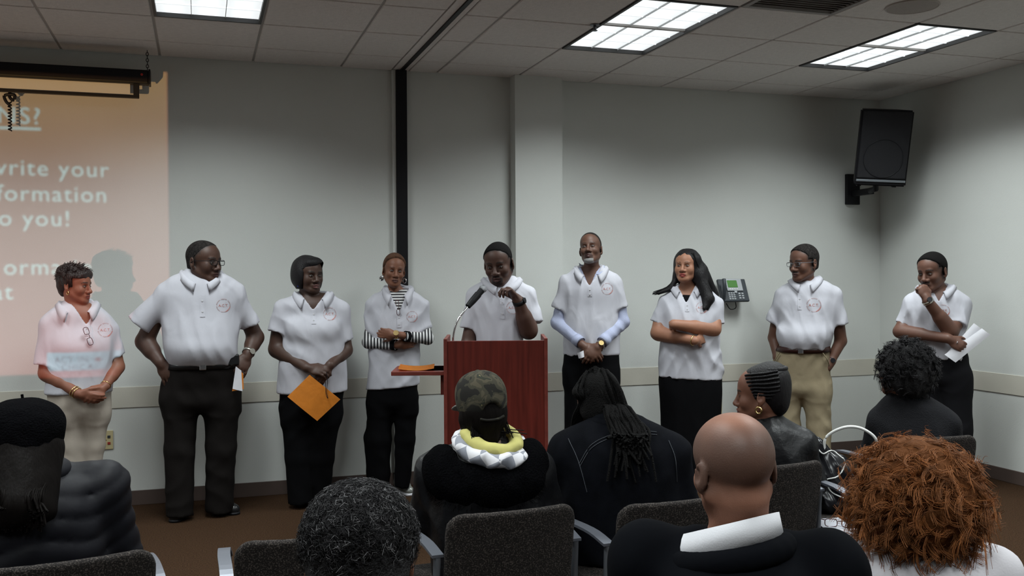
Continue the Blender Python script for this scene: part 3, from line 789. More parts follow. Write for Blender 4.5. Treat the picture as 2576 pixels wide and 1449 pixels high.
def surface_net(F, xs, ys, zs):
    s = F < 0
    n = s.astype(np.int8)
    c = n[:-1, :-1, :-1] + n[1:, :-1, :-1] + n[:-1, 1:, :-1] + n[:-1, :-1, 1:] + n[1:, 1:, :-1] + n[1:, :-1, 1:] + n[:-1, 1:, 1:] + n[1:, 1:, 1:]
    I = np.argwhere((c > 0) & (c < 8))
    i, j, k = I[:, 0], I[:, 1], I[:, 2]
    acc = np.zeros((len(I), 3), f32); cnt = np.zeros(len(I), f32)
    corner = lambda d: F[i + d[0], j + d[1], k + d[2]]
    cs = [(a, b, e) for a in (0, 1) for b in (0, 1) for e in (0, 1)]
    val = {q: corner(q) for q in cs}
    for a in cs:
        for axn in range(3):
            if a[axn]: continue
            b = list(a); b[axn] = 1; b = tuple(b)
            va, vb = val[a], val[b]
            m = (va < 0) != (vb < 0)
            t = np.where(m, va / np.where(m, va - vb, 1), 0)
            p = [f32(a[0]) + (t if axn == 0 else 0), f32(a[1]) + (t if axn == 1 else 0), f32(a[2]) + (t if axn == 2 else 0)]
            for q in range(3): acc[:, q] += np.where(m, p[q], 0)
            cnt += m
    acc /= np.maximum(cnt, 1)[:, None]
    V = np.stack([xs[i] + acc[:, 0] * (xs[i + 1] - xs[i]), ys[j] + acc[:, 1] * (ys[j + 1] - ys[j]), zs[k] + acc[:, 2] * (zs[k + 1] - zs[k])], 1)
    ID = np.full(c.shape, -1, np.int32); ID[i, j, k] = np.arange(len(I), dtype=np.int32)
    Q = []
    m = s[:-1, 1:-1, 1:-1] != s[1:, 1:-1, 1:-1]
    a, b, e = np.nonzero(m); b += 1; e += 1; fl = s[a, b, e]
    q = np.stack([ID[a, b - 1, e - 1], ID[a, b, e - 1], ID[a, b, e], ID[a, b - 1, e]], 1); q[~fl] = q[~fl][:, ::-1]; Q.append(q)
    m = s[1:-1, :-1, 1:-1] != s[1:-1, 1:, 1:-1]
    a, b, e = np.nonzero(m); a += 1; e += 1; fl = s[a, b, e]
    q = np.stack([ID[a - 1, b, e - 1], ID[a - 1, b, e], ID[a, b, e], ID[a, b, e - 1]], 1); q[~fl] = q[~fl][:, ::-1]; Q.append(q)
    m = s[1:-1, 1:-1, :-1] != s[1:-1, 1:-1, 1:]
    a, b, e = np.nonzero(m); a += 1; b += 1; fl = s[a, b, e]
    q = np.stack([ID[a - 1, b - 1, e], ID[a, b - 1, e], ID[a, b, e], ID[a - 1, b, e]], 1); q[~fl] = q[~fl][:, ::-1]; Q.append(q)
    return V, np.concatenate(Q)
def trig_noise(seed, freq=(9, 9, 5)):
    r = random.Random(seed); W = [[r.uniform(-1, 1) * f for f in freq] + [r.uniform(0, 6.28)] for _ in range(5)]
    W2 = [[r.uniform(-1, 1) * f * 2.7 for f in freq] + [r.uniform(0, 6.28)] for _ in range(5)]
    def fn(x, y, z):
        out = 0
        for a in W: out = out + np.sin(x * f32(a[0]) + y * f32(a[1]) + z * f32(a[2]) + f32(a[3]))
        for a in W2: out = out + f32(0.45) * np.sin(x * f32(a[0]) + y * f32(a[1]) + z * f32(a[2]) + f32(a[3]))
        return out * f32(1 / 4.0)
    return fn
def folds(amp, seed, freq=(26, 26, 14)):
    """cloth folds: ridged low noise added to a garment's field"""
    nz = trig_noise(seed, tuple(q * .55 for q in freq)); r = random.Random(seed + 50)
    W = []
    for _ in range(5):
        a = r.uniform(-1.0, 1.0); W.append((math.cos(a) * freq[0] * 2.6, r.uniform(-.6, .6) * freq[1], math.sin(a) * freq[2] * 3.2, r.uniform(0, 6.28), trig_noise(r.randint(0, 9999), (9, 9, 9)), trig_noise(r.randint(0, 9999), (7, 7, 7))))
    def fn(F, x, y, z):
        out = f32(0)
        for a, b, c, p, m1, m2 in W:
            mk = np.clip(m1(x, y, z) * f32(1.6), 0, 1)
            out = out + mk * (np.abs(np.sin((x * f32(a) + y * f32(b) + z * f32(c)) * f32(.5) + f32(p) + f32(2.2) * m2(x, y, z))) - f32(.6))
        return F + f32(amp) * out * np.exp(-(F / f32(.06)) ** 2)
    def fn_old(F, x, y, z):
        v = nz(x, y, z)
        return F + f32(amp) * (f32(0.75) - f32(2) * np.sqrt(np.abs(v) + f32(.02))) * np.exp(-(F / f32(.06)) ** 2)
    return fn
def add_sdf(name, sdf, h, m, parent, xf=None, fine=None, clip=None, label=None):
    V, Fq = sdf.mesh(h, fine, clip)
    if xf is not None: V = xf(V)
    return add(name, npmesh(name, V, Fq), m, parent, label)

# ------------------------------------------------------------------ the head
def head_sdf(g):
    """canonical head: face towards -y, height .24 m, origin between the ears at mid height"""
    s = SDF()
    fw = g.get('face_w', 1.0); jaw = g.get('jaw', 1.0); nose = g.get('nose', 1.0); lip = g.get('lip', 1.0); chk = g.get('cheek', 1.0)
    s.el((0, 0.014, 0.034), (0.0765, 0.098, 0.086), 0)
    s.el((0, -0.026, 0.036), (0.066, 0.062, 0.06), 0.03)
    s.el((0, -0.016, -0.045), (0.062 * fw, 0.072, 0.072), 0.035)
    for q in (-1, 1):
        s.rc((q * 0.055 * fw * jaw, 0.012, -0.05), (q * 0.020 * jaw, -0.066, -0.096), 0.020, 0.021, 0.025)
        s.el((q * 0.041 * fw, -0.056, -0.030), (0.026, 0.028, 0.028 * chk), 0.02)
    s.el((0, -0.074, -0.099), (0.022 * jaw, 0.018, 0.019), 0.02)
    s.rc((-0.034, -0.080, 0.017), (0.034, -0.080, 0.017), 0.0095, 0.0095, 0.018)
    for q in (-1, 1):
        s.el((q * 0.032, -0.096, -0.002), (0.020, 0.016, 0.0125), 0.012, True)
        s.el((q * 0.0315, -0.074, -0.003), (0.0155, 0.0135, 0.0125), 0.003)
    s.rc((0, -0.088, 0.006), (0, -0.106, -0.034), 0.0075, 0.0115 * nose, 0.010)
    s.el((0, -0.107, -0.037), (0.0125 * nose, 0.0125, 0.011), 0.008)
    for q in (-1, 1):
        s.el((q * 0.0155 * nose, -0.096, -0.041), (0.0105, 0.012, 0.0095), 0.007)
        s.el((q * 0.0075 * nose, -0.105, -0.0495), (0.0045, 0.007, 0.004), 0.003, True)
    s.el((0, -0.082, -0.066), (0.030, 0.018, 0.020), 0.012)
    s.rc((-0.021, -0.0895, -0.0675), (0, -0.0995, -0.0635), 0.0045 * lip, 0.0065 * lip, 0.004); s.rc((0.021, -0.0895, -0.0675), (0, -0.0995, -0.0635), 0.0045 * lip, 0.0065 * lip, 0.004)
    s.rc((-0.018, -0.0890, -0.0765), (0, -0.0975, -0.0785), 0.005 * lip, 0.0075 * lip, 0.004); s.rc((0.018, -0.0890, -0.0765), (0, -0.0975, -0.0785), 0.005 * lip, 0.0075 * lip, 0.004)
    s.rc((-0.026, -0.0935, -0.0725), (0, -0.108, -0.0710), 0.0022, 0.0030, 0.003, True); s.rc((0.026, -0.0935, -0.0725), (0, -0.108, -0.0710), 0.0022, 0.0030, 0.003, True)
    for q in (-1, 1):
        rot = Rz(q * 0.35) @ Rx(-0.15)
        s.el((q * 0.0815, 0.016, -0.008), (0.0075, 0.020, 0.032), 0.006, rot=rot)
        s.el((q * 0.0885, 0.011, -0.004), (0.006, 0.011, 0.018), 0.004, True, rot=rot)
        s.el((q * 0.0795, 0.006, -0.036), (0.006, 0.009, 0.010), 0.005)
    return s
def hair_keep(x, y, z, front, side_y, nape, temple):
    """> 0 where hair grows: above the sloping hairline, or behind the ears and above the nape"""
    a = (z - f32(front)) + (y + f32(0.065)) * f32(1.15)
    b = np.minimum((y - f32(side_y)) * f32(1.0), z - f32(nape))
    c = np.minimum((y - f32(side_y) + f32(0.028)), z - f32(temple))
    return np.maximum(np.maximum(np.minimum(a, z - f32(0.02)), b), c)
def hair_cap(g, t=0.008, front=0.074, side_y=-0.012, nape=-0.062, temple=0.03, puff=None):
    """close-cropped hair: cranium grown by t, cut back to the hairline"""
    s = SDF()
    s.el((0, 0.014, 0.034), (0.0765, 0.098, 0.086), 0)
    s.el((0, -0.026, 0.036), (0.066, 0.062, 0.06), 0.03)
    s.el((0, 0.036, -0.034), (0.060, 0.058, 0.050), 0.03)
    hn = trig_noise(77, (330, 330, 330))
    def cut(F, x, y, z):
        keep = hair_keep(x, y, z, front, side_y, nape, temple) + f32(.0035) * hn(x, y, z)
        s_ = np.clip((keep + f32(.004)) / f32(.018), 0, 1); s_ = s_ * s_ * (3 - 2 * s_)
        return np.maximum(F - f32(t + .0008) * s_ + f32(.004) * (1 - s_), -keep - f32(.006))
    s.post(cut)
    return s
def paint_head(P, g, C):
    """colours of lips, brows, stubble on head-local points P; C (n,3) in/out"""
    x, y, z = P[:, 0], P[:, 1], P[:, 2]
    ax = np.abs(x)
    def mixc(mask, col):
        m = np.clip(mask, 0, 1)[:, None]; C[:] = C * (1 - m) + np.array(col, float)[None] * m
    front = y < -0.05
    if g.get('hairline'):
        k = hair_keep(x, y, z, *g['hairline'][:4]); mixc(np.clip((k + .011) / .016, 0, 1) * .85 * (np.abs(x) < .079), g['hairline'][4])
    if g.get('stubble'):
        m = np.clip((-0.035 - z) / 0.012, 0, 1) * np.clip((0.02 - y) / 0.02, 0, 1) * (z > -0.14) * 0.7
        mixc(m, g['stubble'])
    if g.get('goatee'):
        d = np.sqrt((x / 0.034) ** 2 + ((z + 0.082) / 0.033) ** 2)
        mixc(((d < 1.0) & (y < -0.055)) * 0.9, g['goatee'][0])
        if len(g['goatee']) > 1:
            mixc(((z < -0.092) & (z > -0.13) & (ax < 0.036) & (y < -0.045)) * 0.85, g['goatee'][1])
    if g.get('moustache'):
        mixc(((ax < 0.028) & (z > -0.062) & (z < -0.049) & (y < -0.08)) * 0.85, g['moustache'])
    lipm = (((x / 0.0245) ** 2 + ((z + 0.0715) / 0.0135) ** 2) < 1) & (y < -0.0855)
    mixc(lipm * 0.9, g.get('lipc', (0.16, 0.06, 0.05)))
    mouth = (ax < 0.024) & (np.abs(z + 0.0715) < 0.0028) & (y < -0.084)
    mixc(mouth * 0.8, (0.02, 0.008, 0.008))
    bz = 0.0245 - ((ax - 0.031) / 0.022) ** 2 * 0.006
    brow = (ax > 0.012) & (ax < 0.052) & (np.abs(z - bz) < g.get('brow_t', 0.0042)) & (y < -0.045)
    mixc(brow * g.get('brow_s', 0.85), g.get('brow', (0.012, 0.009, 0.008)))
    lash = front & (((ax - 0.0315) / 0.0165) ** 2 + ((z + 0.0005) / 0.0075) ** 2 < 1) & (y < -0.07)
    mixc(lash * 0.75, (0.012, 0.008, 0.007))
    return C
def eye_parts(parent, xf, g):
    """two eyeballs with an iris each, set between the lids"""
    for q in (-1, 1):
        o = g.get('eye_open', 0.86)
        V, Fq = SDF().el((q * 0.0315, -0.0815, -0.0035), (0.0118, 0.0075, 0.0046 * o), 0).mesh(0.002)
        e = add('eye', npmesh('eye', xf(V), Fq), M['sclera'], parent)
        gz = g.get('gaze', 0.0)
        V, Fq = SDF().el((q * 0.0315 + gz, -0.0868, -0.003), (0.0052, 0.0032, 0.0046 * o), 0).mesh(0.0016)
        add('iris', npmesh('iris', xf(V), Fq), M['iris'], e)
M['sclera'] = mat('eye_white', (0.24, 0.21, 0.20), 0.3, spec=0.4)
M['iris'] = mat('eye_iris', (0.012, 0.008, 0.006), 0.2, spec=0.5)
M['skin'] = col_mat('skin', 0.52, 0.38, 0.10, 320)

# ------------------------------------------------------------------ figures
def unit(v): v = np.asarray(v, float); return v / (np.linalg.norm(v) + 1e-9)
class Fig:
    def __init__(s, px0, dep, label, seated=False, cat='person'):
        s.org, s.phi = frame_at(px0, dep)
        s.ex = np.array([math.cos(s.phi), -math.sin(s.phi), 0.0]); s.ey = np.array([math.sin(s.phi), math.cos(s.phi), 0.0])
        s.root = empty('person', s.org, -s.phi); tag(s.root, label, cat)
        s.rng = float(np.dot(s.org, s.ey))
        s.ppm = FPX / dep
    def L(s, px, py, dy=0.0):
        """person-local point whose picture position is (px, py) at dy behind the person's plane"""
        d = ray(px, py); t = (s.rng + dy) / np.dot(d, s.ey); p = CAM + d * t
        return np.array([np.dot(p - s.org, s.ex), dy, p[2]])
    def J(s, j): return s.L(*j[:3])
    def rows(s, rr, shrink=0.0):
        out = []
        for r in rr:
            py, xl, xr, ry = r[:4]; cy = r[4] if len(r) > 4 else 0.0
            a, b = s.L(xl, py), s.L(xr, py)
            out.append(((a[2] + b[2]) / 2, (a[0] + b[0]) / 2, cy, (b[0] - a[0]) / 2 - shrink, ry - shrink))
        return out
    def head_frame(s, h):
        """h: cx, top, chin pixels, yaw/pitch/roll degrees, dy, sw (width factor)"""
        c = s.L(h['cx'], (h['top'] + h['chin']) / 2, h.get('dy', -0.02))
        sc = (h['chin'] - h['top']) / s.ppm / 0.24 * h.get('k', 1.0)
        R = Rz(rad(h.get('yaw', 0))) @ Rx(rad(h.get('pitch', 0))) @ Ry(rad(h.get('roll', 0)))
        sv = (sc * h.get('sw', 1.0), sc * h.get('sd', 1.0), sc)
        s.HR, s.Ht, s.Hs = R, c, np.array(sv)
        s.hxf = lambda V: (np.asarray(V, float) * s.Hs) @ R.T + c
        s.hinv = lambda V: ((np.asarray(V, float) - c) @ R) / s.Hs
        return c
def hand(sdf, w, to, palm, thumb=1, curl=(0.35, 0.45, 0.35), size=1.0, spread=0.0, k=0.006, tcurl=0.3):
    d = unit(to - w); n = unit(np.asarray(palm, float) - d * np.dot(palm, d)); sd = np.cross(d, n) * thumb
    z = size
    sdf.rc(w - d * 0.01, w + d * 0.02 * z, 0.024 * z, 0.026 * z, 0.015)
    Rm = np.stack([sd, d, n], 1)
    sdf.el(w + d * 0.052 * z, (0.041 * z, 0.050 * z, 0.0165 * z), 0.012, rot=Rm)
    fb = [0.030, 0.0105, -0.0095, -0.0285]; fl = [0.074, 0.083, 0.077, 0.060]; fr = [0.0098, 0.0100, 0.0095, 0.0085]
    tips = []
    for i in range(4):
        p = w + (d * (0.088 - 0.004 * abs(i - 1)) + sd * fb[i]) * z; a = 0.0
        sp = spread * (1.5 - i)
        dd = unit(d + sd * sp)
        for j, (ln, cu) in enumerate(zip((0.46, 0.30, 0.24), curl)):
            a += cu * (1.0 + 0.08 * (i - 1))
            q = p + (dd * math.cos(a) + n * math.sin(a)) * fl[i] * ln * z
            sdf.rc(p, q, fr[i] * z * (1 - 0.08 * j), fr[i] * z * (0.92 - 0.09 * j), 0.004 if j else 0.008)
            p = q
        tips.append(p)
    p = w + (d * 0.022 + sd * 0.024 + n * 0.004) * z
    t1 = unit(d * 0.75 + sd * 0.62 + n * 0.25); t2 = unit(t1 * (1 - tcurl) + d * tcurl + n * tcurl * 0.8 - sd * tcurl * 0.5)
    q = p + t1 * 0.040 * z; sdf.rc(p, q, 0.0150 * z, 0.0118 * z, 0.010); p2 = q + t2 * 0.033 * z; sdf.rc(q, p2, 0.0115 * z, 0.0100 * z, 0.003); p3 = p2 + unit(t2 + n * 0.2) * 0.024 * z; sdf.rc(p2, p3, 0.0100 * z, 0.0080 * z, 0.003)
    return d, n, sd, tips

def band(name, c, axis_d, r, w, m, parent, t=0.003, flat=1.0, label=None):
    """watch strap / bracelet: a short ring round an arm"""
    d = unit(axis_d); a = unit(np.cross(d, [0.2, 0.3, 0.9])); b = np.cross(d, a)
    n = 24; prof = [(-w / 2, 0), (-w / 2, t), (w / 2, t), (w / 2, 0)]
    V = []; F = []
    for i in range(n):
        an = 2 * PI * i / n
        for (u, e) in prof: V.append(c + d * u + (a * math.cos(an) + b * math.sin(an) * flat) * (r + e))
    for i in range(n):
        j = (i + 1) % n
        for q in range(4): F.append([i * 4 + q, j * 4 + q, j * 4 + (q + 1) % 4, i * 4 + (q + 1) % 4])
    return add(name, npmesh(name, np.array(V), np.array(F)), m, parent, label)
def watch(parent, c, axis_d, r, strap, case_m, face_n, label=None, w=0.018):
    o = band('wristwatch', c, axis_d, r, w, strap, parent, 0.004, label=label)
    n = unit(face_n); p = c + n * (r + 0.006)
    q = Vector(n).to_track_quat('Z', 'Y').to_matrix()
    cyl('watch_case', 0.018, 0.009, tuple(p), case_m, o, rot=q, seg=20)
    return o
def hoop(name, parent, c, r, tr, m, normal=(0, 1, 0), label=None):
    n = unit(normal); a = unit(np.cross(n, [0.1, 0.2, 0.95])); b = np.cross(n, a)
    pts = [c + (a * math.cos(t) + b * math.sin(t)) * r for t in np.linspace(0, 2 * PI, 21)[:-1]]
    return tube_obj(name, pts, tr, m, parent, 6, True, label)
def glasses(parent, xf, m, name='eyeglasses', dz=0.0, temples=True, lens=True, w=0.024, h=0.016, y=-0.106, label=None):
    parts = []
    def rr(q): return [(q * 0.033 + w * math.copysign(abs(math.cos(t)) ** 0.6, math.cos(t)), y + 0.012 * abs(q * 0.033 + w * math.cos(t)) / 0.057 * 0.5, -0.002 + dz + h * math.copysign(abs(math.sin(t)) ** 0.6, math.sin(t))) for t in np.linspace(0, 2 * PI, 25)[:-1]]
    for q in (-1, 1):
        parts.append(poly_tube(xf(np.array(rr(q))), 0.0019, 6, True))
        if temples: parts.append(poly_tube(xf(np.array([(q * 0.057, y + 0.008, 0.008 + dz), (q * 0.079, y + 0.04, 0.006 + dz), (q * 0.084, 0.0, 0.004 + dz), (q * 0.084, 0.025, -0.008 + dz)])), 0.0021, 6))
    parts.append(poly_tube(xf(np.array([(-0.010, y, 0.004 + dz), (0, y - 0.003, 0.006 + dz), (0.010, y, 0.004 + dz)])), 0.0019, 6))
    V, Fq = join_vf(parts)
    o = add(name, npmesh(name, V, Fq), m, parent, label)
    if lens:
        for q in (-1, 1):
            r = np.array(rr(q)); c = r.mean(0); Vl = xf(np.concatenate([[c], r])); n = len(r)
            add('lens', npmesh('lens', Vl, np.array([[0, i + 1, (i + 1) % n + 1] for i in range(n)])), M['lens'], o)
    return o

def conform(sdf, P, off, y0=-0.5, steps=48):
    """drop points (x, *, z) along +y onto a garment's surface"""
    P = np.array(P, float); x = P[:, 0].astype(f32); z = P[:, 2].astype(f32); y = np.full(len(P), y0, f32)
    for _ in range(steps):
        d = sdf.ev(x, y, z); y = y + np.clip(d, -0.05, 0.08) * f32(0.7)
    return np.stack([x, y - off, z], 1)
def push_out(sdf, P, off, both=False):
    P = np.array(P, float)
    for _ in range(4):
        x, y, z = [P[:, i].astype(f32) for i in range(3)]
        d = sdf.ev(x, y, z); e = f32(0.004)
        g = np.stack([sdf.ev(x + e, y, z) - d, sdf.ev(x, y + e, z) - d, sdf.ev(x, y, z + e) - d], 1); g /= np.linalg.norm(g, axis=1, keepdims=True) + 1e-6
        mv = off - d if both else np.maximum(off - d, 0)
        P = P + g * np.clip(mv, -0.012, 0.02)[:, None]
    return P
ACT_V, ACT_F = text_mesh('A.C.T.', 0.0225, 0.0, 'CENTER')
def chest_logo(parent, sdf, c, r=0.041):
    """printed round logo: ring of small lettering ticks, A.C.T., and the bold swoosh at lower right"""
    V = []; F = []
    def q4(a): o = len(V); V.extend(a); F.append([o, o + 1, o + 2, o + 3])
    nt = 40
    for i in range(nt):
        a = 2 * PI * i / nt; da = 0.045; r0, r1 = r * 0.90, r * 1.04
        if i % 7 == 6: continue
        q4([(r0 * math.cos(a - da), 0, r0 * math.sin(a - da)), (r0 * math.cos(a + da), 0, r0 * math.sin(a + da)), (r1 * math.cos(a + da), 0, r1 * math.sin(a + da)), (r1 * math.cos(a - da), 0, r1 * math.sin(a - da))])
    n1 = len(F)
    for i in range(12):
        a0, a1 = -1.25 + i * 0.085, -1.25 + (i + 1) * 0.085
        t0, t1 = 0.05 * math.sin(PI * i / 12), 0.05 * math.sin(PI * (i + 1) / 12)
        q4([(r * (0.93 - t0) * math.cos(a0), 0, r * (0.93 - t0) * math.sin(a0)), (r * 1.05 * math.cos(a0), 0, r * 1.05 * math.sin(a0)), (r * 1.05 * math.cos(a1), 0, r * 1.05 * math.sin(a1)), (r * (0.93 - t1) * math.cos(a1), 0, r * (0.93 - t1) * math.sin(a1))])
    o = len(V)
    k = r / 0.041
    V.extend([(v[0] * k, 0, v[1] * k - 0.008 * k) for v in ACT_V]); F2 = [[i + o for i in f] for f in ACT_F]
    P = np.array(V, float); P[:, 0] += c[0]; P[:, 2] += c[2]
    P = conform(sdf, P, 0.0016)
    me = bpy.data.meshes.new('chest_logo'); me.from_pydata([tuple(p) for p in P], [], F + F2); me.update()
    me.materials.append(M['logo2']); me.materials.append(M['logo'])
    for i, p in enumerate(me.polygons): p.material_index = 0 if i < n1 else 1
    add('chest_logo', me, None, parent, 'round red printed logo reading A.C.T.')
def collar(parent, sdf, c, rx, ry, m, zb=0.03, zf=-0.03, open_deg=24, fall=0.045, point=0.02, tilt=0.0, name='collar', flare=0.028, pts_out=0.010):
    """turned-down polo collar: inner stand, fold and outer fall, open at the front"""
    n = 44; th0 = rad(180 - open_deg); V = []
    ths = np.linspace(-th0, th0, n)
    for th in ths:
        u = abs(th) / th0; s_ = math.sin(th); co = math.cos(th)
        # th = 0 at the back (+y), +-180 at the front
        x, y = c[0] + rx * s_, c[1] + ry * co
        zt = c[2] + zb + (zf - zb) * u ** 1.6 + tilt * s_
        nx, ny = s_ / rx, co / ry; l = math.hypot(nx, ny); nx /= l; ny /= l
        f = fall * (0.82 + 0.34 * u ** 3); fl = flare * (1 + 0.4 * u)
        # tips of the collar swing outward and down
        tip = point * u ** 6
        px_ = pts_out * u ** 5 * math.copysign(1, th)
        prof = [(-0.003, -0.045), (-0.002, -0.01), (0.0015, 0.0), (0.006, -0.001), (fl * 0.55, -f * 0.45), (fl, -f - tip)]
        for i, (o, dz) in enumerate(prof):
            w = max(0, (i - 3) / 2.0)
            V.append((x + nx * o + px_ * w, y + ny * o, zt + dz))
    V = np.array(V); k = 6
    outer = np.zeros(len(V), bool)
    for i in range(n):
        for j in (4, 5): outer[i * k + j] = True
    V0 = V.copy(); V[outer] = push_out(sdf, V[outer], 0.019)
    tipm = np.zeros(len(V), bool); tipm[5::6] = True
    V[tipm] = push_out(sdf, V[tipm], 0.017, True)
    dv = V - V0; l_ = np.linalg.norm(dv, axis=1, keepdims=True); V = V0 + dv * np.minimum(1, .045 / np.maximum(l_, 1e-6))
    F = [[i * k + j, (i + 1) * k + j, (i + 1) * k + j + 1, i * k + j + 1] for i in range(n - 1) for j in range(k - 1)]
    bm = bmesh.new(); vs = [bm.verts.new(p) for p in V]
    for f in F: bm.faces.new([vs[i] for i in f])
    bmesh.ops.recalc_face_normals(bm, faces=bm.faces); bmesh.ops.solidify(bm, geom=list(bm.faces), thickness=0.003)
    return add(name, bm_mesh(name, bm, True), m, parent)
def placket(parent, sdf, x, z1, z0, m, w=0.030, buttons=2, bm_=None):
    n = 8; V = []; F = []
    for i in range(n + 1):
        z = z1 + (z0 - z1) * i / n
        for sx in (-1, 1): V.append((x + sx * w / 2, 0, z))
    for i in range(n): F.append([i * 2, i * 2 + 1, i * 2 + 3, i * 2 + 2])
    P = conform(sdf, V, 0.003)
    bm = bmesh.new(); vs = [bm.verts.new(p) for p in P]
    for f in F: bm.faces.new([vs[i] for i in f])
    bmesh.ops.recalc_face_normals(bm, faces=bm.faces); bmesh.ops.solidify(bm, geom=list(bm.faces), thickness=0.0025)
    o = add('placket', bm_mesh('placket', bm), m, parent)
    for i in range(buttons):
        z = z1 + (z0 - z1) * (i + 0.5) / buttons
        p = conform(sdf, [(x, 0, z)], 0.006)[0]
        cyl('button', 0.0055, 0.003, tuple(p), M['shirt2'], o, rot=Matrix.Rotation(PI / 2, 3, 'X'), seg=10)
    return o
def belt_ring(parent, rows, z0, z1, m, grow=0.006, n_=2.3, buckle=None, name='belt', dip=0.0):
    A = np.array(sorted(rows)); n = 48; V = []
    for i in range(n):
        a = 2 * PI * i / n
        for z in (z0, z1):
            cx, cy, rx, ry = [float(_interp(np.array(z), A[:, 0], A[:, q])) for q in (1, 2, 3, 4)]
            c_, s_ = math.cos(a), math.sin(a)
            e = 2 / n_
            V.append((cx + (rx + grow) * math.copysign(abs(c_) ** e, c_), cy + (ry + grow) * math.copysign(abs(s_) ** e, s_), z - dip * max(0, -s_)))
    F = [[i * 2, ((i + 1) % n) * 2, ((i + 1) % n) * 2 + 1, i * 2 + 1] for i in range(n)]
    bm = bmesh.new(); vs = [bm.verts.new(p) for p in V]
    for f in F: bm.faces.new([vs[i] for i in f])
    bmesh.ops.recalc_face_normals(bm, faces=bm.faces); bmesh.ops.solidify(bm, geom=list(bm.faces), thickness=-0.004)
    o = add(name, bm_mesh(name, bm, True), m, parent)
    if buckle is not None:
        cx, cy, rx, ry = [float(_interp(np.array((z0 + z1) / 2), A[:, 0], A[:, q])) for q in (1, 2, 3, 4)]
        box('buckle', (0.04, 0.008, (z1 - z0) * 1.1), (cx + buckle, cy - ry - grow - 0.006, (z0 + z1) / 2 - dip), M['chrome'], o, bevel=0.003)
    return o
def shoe(fig, heel, toe, m, sole_m, w=0.042, h=0.075, label=None, laces=None):
    heel = np.array(heel, float); toe = np.array(toe, float); d = unit(toe - heel); L = np.linalg.norm(toe - heel)
    s = SDF()
    s.rc((*heel[:2], 0.045), (*(heel + d * L * 0.45)[:2], 0.05), w * 0.85, w * 0.88, 0)
    s.rc((*(heel + d * L * 0.4)[:2], 0.045), (*(toe - d * w)[:2], 0.030), w * 0.95, w * 0.80, 0.03)
    s.rc((*heel[:2], 0.06), (*heel[:2], h + 0.03), w * 0.75, w * 0.8, 0.03)
    s.post(lambda F, x, y, z: np.maximum(np.maximum(F, f32(0.012) - z), z - f32(h + 0.05)))
    o = add_sdf('shoe', s, 0.0085, m, fig.root, label=label)
    s2 = SDF(); s2.rc((*heel[:2], 0.012), (*(heel + d * L * 0.45)[:2], 0.012), w * 0.9, w * 0.9, 0); s2.rc((*(heel + d * L * 0.4)[:2], 0.012), (*(toe - d * w)[:2], 0.012), w * 1.0, w * 0.86, 0.02)
    s2.post(lambda F, x, y, z: np.maximum(F, np.abs(z - f32(0.010)) - f32(0.010)))
    add_sdf('sole', s2, 0.0085, sole_m, o)
    if laces:
        sd = np.array([-d[1], d[0], 0])
        for i in range(4):
            p = heel + d * (L * 0.42 + i * 0.022); zc = 0.086 - i * 0.010
            tube_obj('lace', [p + sd * 0.022 + [0, 0, zc - 0.012], p + [0, 0, zc + 0.004], p - sd * 0.022 + [0, 0, zc - 0.012]], 0.0035, laces, o, 6)
    return o

# ------------------------------------------------------------------ standing row
def stripes_mat(name, c0, c1, n, axis_i=2, rough=0.8):
    m, nt, b = new_mat(name)
    tc = nt.nodes.new('ShaderNodeTexCoord'); s = nt.nodes.new('ShaderNodeSeparateXYZ'); nt.links.new(tc.outputs['Object'], s.inputs[0])
    mu = nt.nodes.new('ShaderNodeMath'); mu.operation = 'MULTIPLY'; mu.inputs[1].default_value = n
    nt.links.new(s.outputs[axis_i], mu.inputs[0])
    fr = nt.nodes.new('ShaderNodeMath'); fr.operation = 'FRACT'; nt.links.new(mu.outputs[0], fr.inputs[0])
    gt = nt.nodes.new('ShaderNodeMath'); gt.operation = 'GREATER_THAN'; gt.inputs[1].default_value = 0.5; nt.links.new(fr.outputs[0], gt.inputs[0])
    mx = nt.nodes.new('ShaderNodeMix'); mx.data_type = 'RGBA'; mx.inputs[6].default_value = (*c0, 1); mx.inputs[7].default_value = (*c1, 1)
    nt.links.new(gt.outputs[0], mx.inputs[0]); nt.links.new(mx.outputs[2], b.inputs['Base Color']); b.inputs['Roughness'].default_value = rough
    return m
M['hair'] = mat('black_hair', (0.008, 0.007, 0.008), 0.5, spec=.22, bump=0.45, bscale=220, stretch=(1, 1, 0.12))
M['crop'] = mat('cropped_black_hair', (0.009, 0.008, 0.008), 0.9, spec=.1, bump=0.8, bscale=380)
M['crop_grey'] = mat('cropped_greying_hair', (0.026, 0.023, 0.022), 0.9, spec=.1, bump=0.8, bscale=380, var=0.6, vscale=70)
M['trouser_black'] = mat('black_trousers', (0.0035, 0.0035, 0.0042), 0.9, spec=.07, bump=0.15, bscale=300)
M['trouser_brown'] = mat('dark_brown_trousers', (0.009, 0.0075, 0.007), 0.85, spec=.1, bump=0.15, bscale=300)
M['trouser_beige'] = mat('beige_linen', (0.42, 0.37, 0.315), 0.85, bump=0.2, bscale=300, var=0.05, vscale=12, wrinkle=.16)
M['trouser_khaki'] = mat('khaki_cotton', (0.30, 0.245, 0.155), 0.85, bump=0.2, bscale=300, var=0.05, vscale=10, wrinkle=.16)
M['leather_black'] = mat('black_leather', (0.010, 0.010, 0.011), 0.28)
M['leather_brown'] = mat('brown_leather', (0.035, 0.012, 0.010), 0.35)
M['silver_shoe'] = mat('silver_shoe', (0.32, 0.33, 0.31), 0.35, metal=0.5)
M['watch_silver'] = mat('watch_silver', (0.55, 0.53, 0.47), 0.25, metal=0.9)
M['blue_cloth'] = mat('pale_blue_cotton', (0.36, 0.39, 0.53), 0.85, bump=0.15, bscale=300, var=0.06, vscale=150, wrinkle=.16)
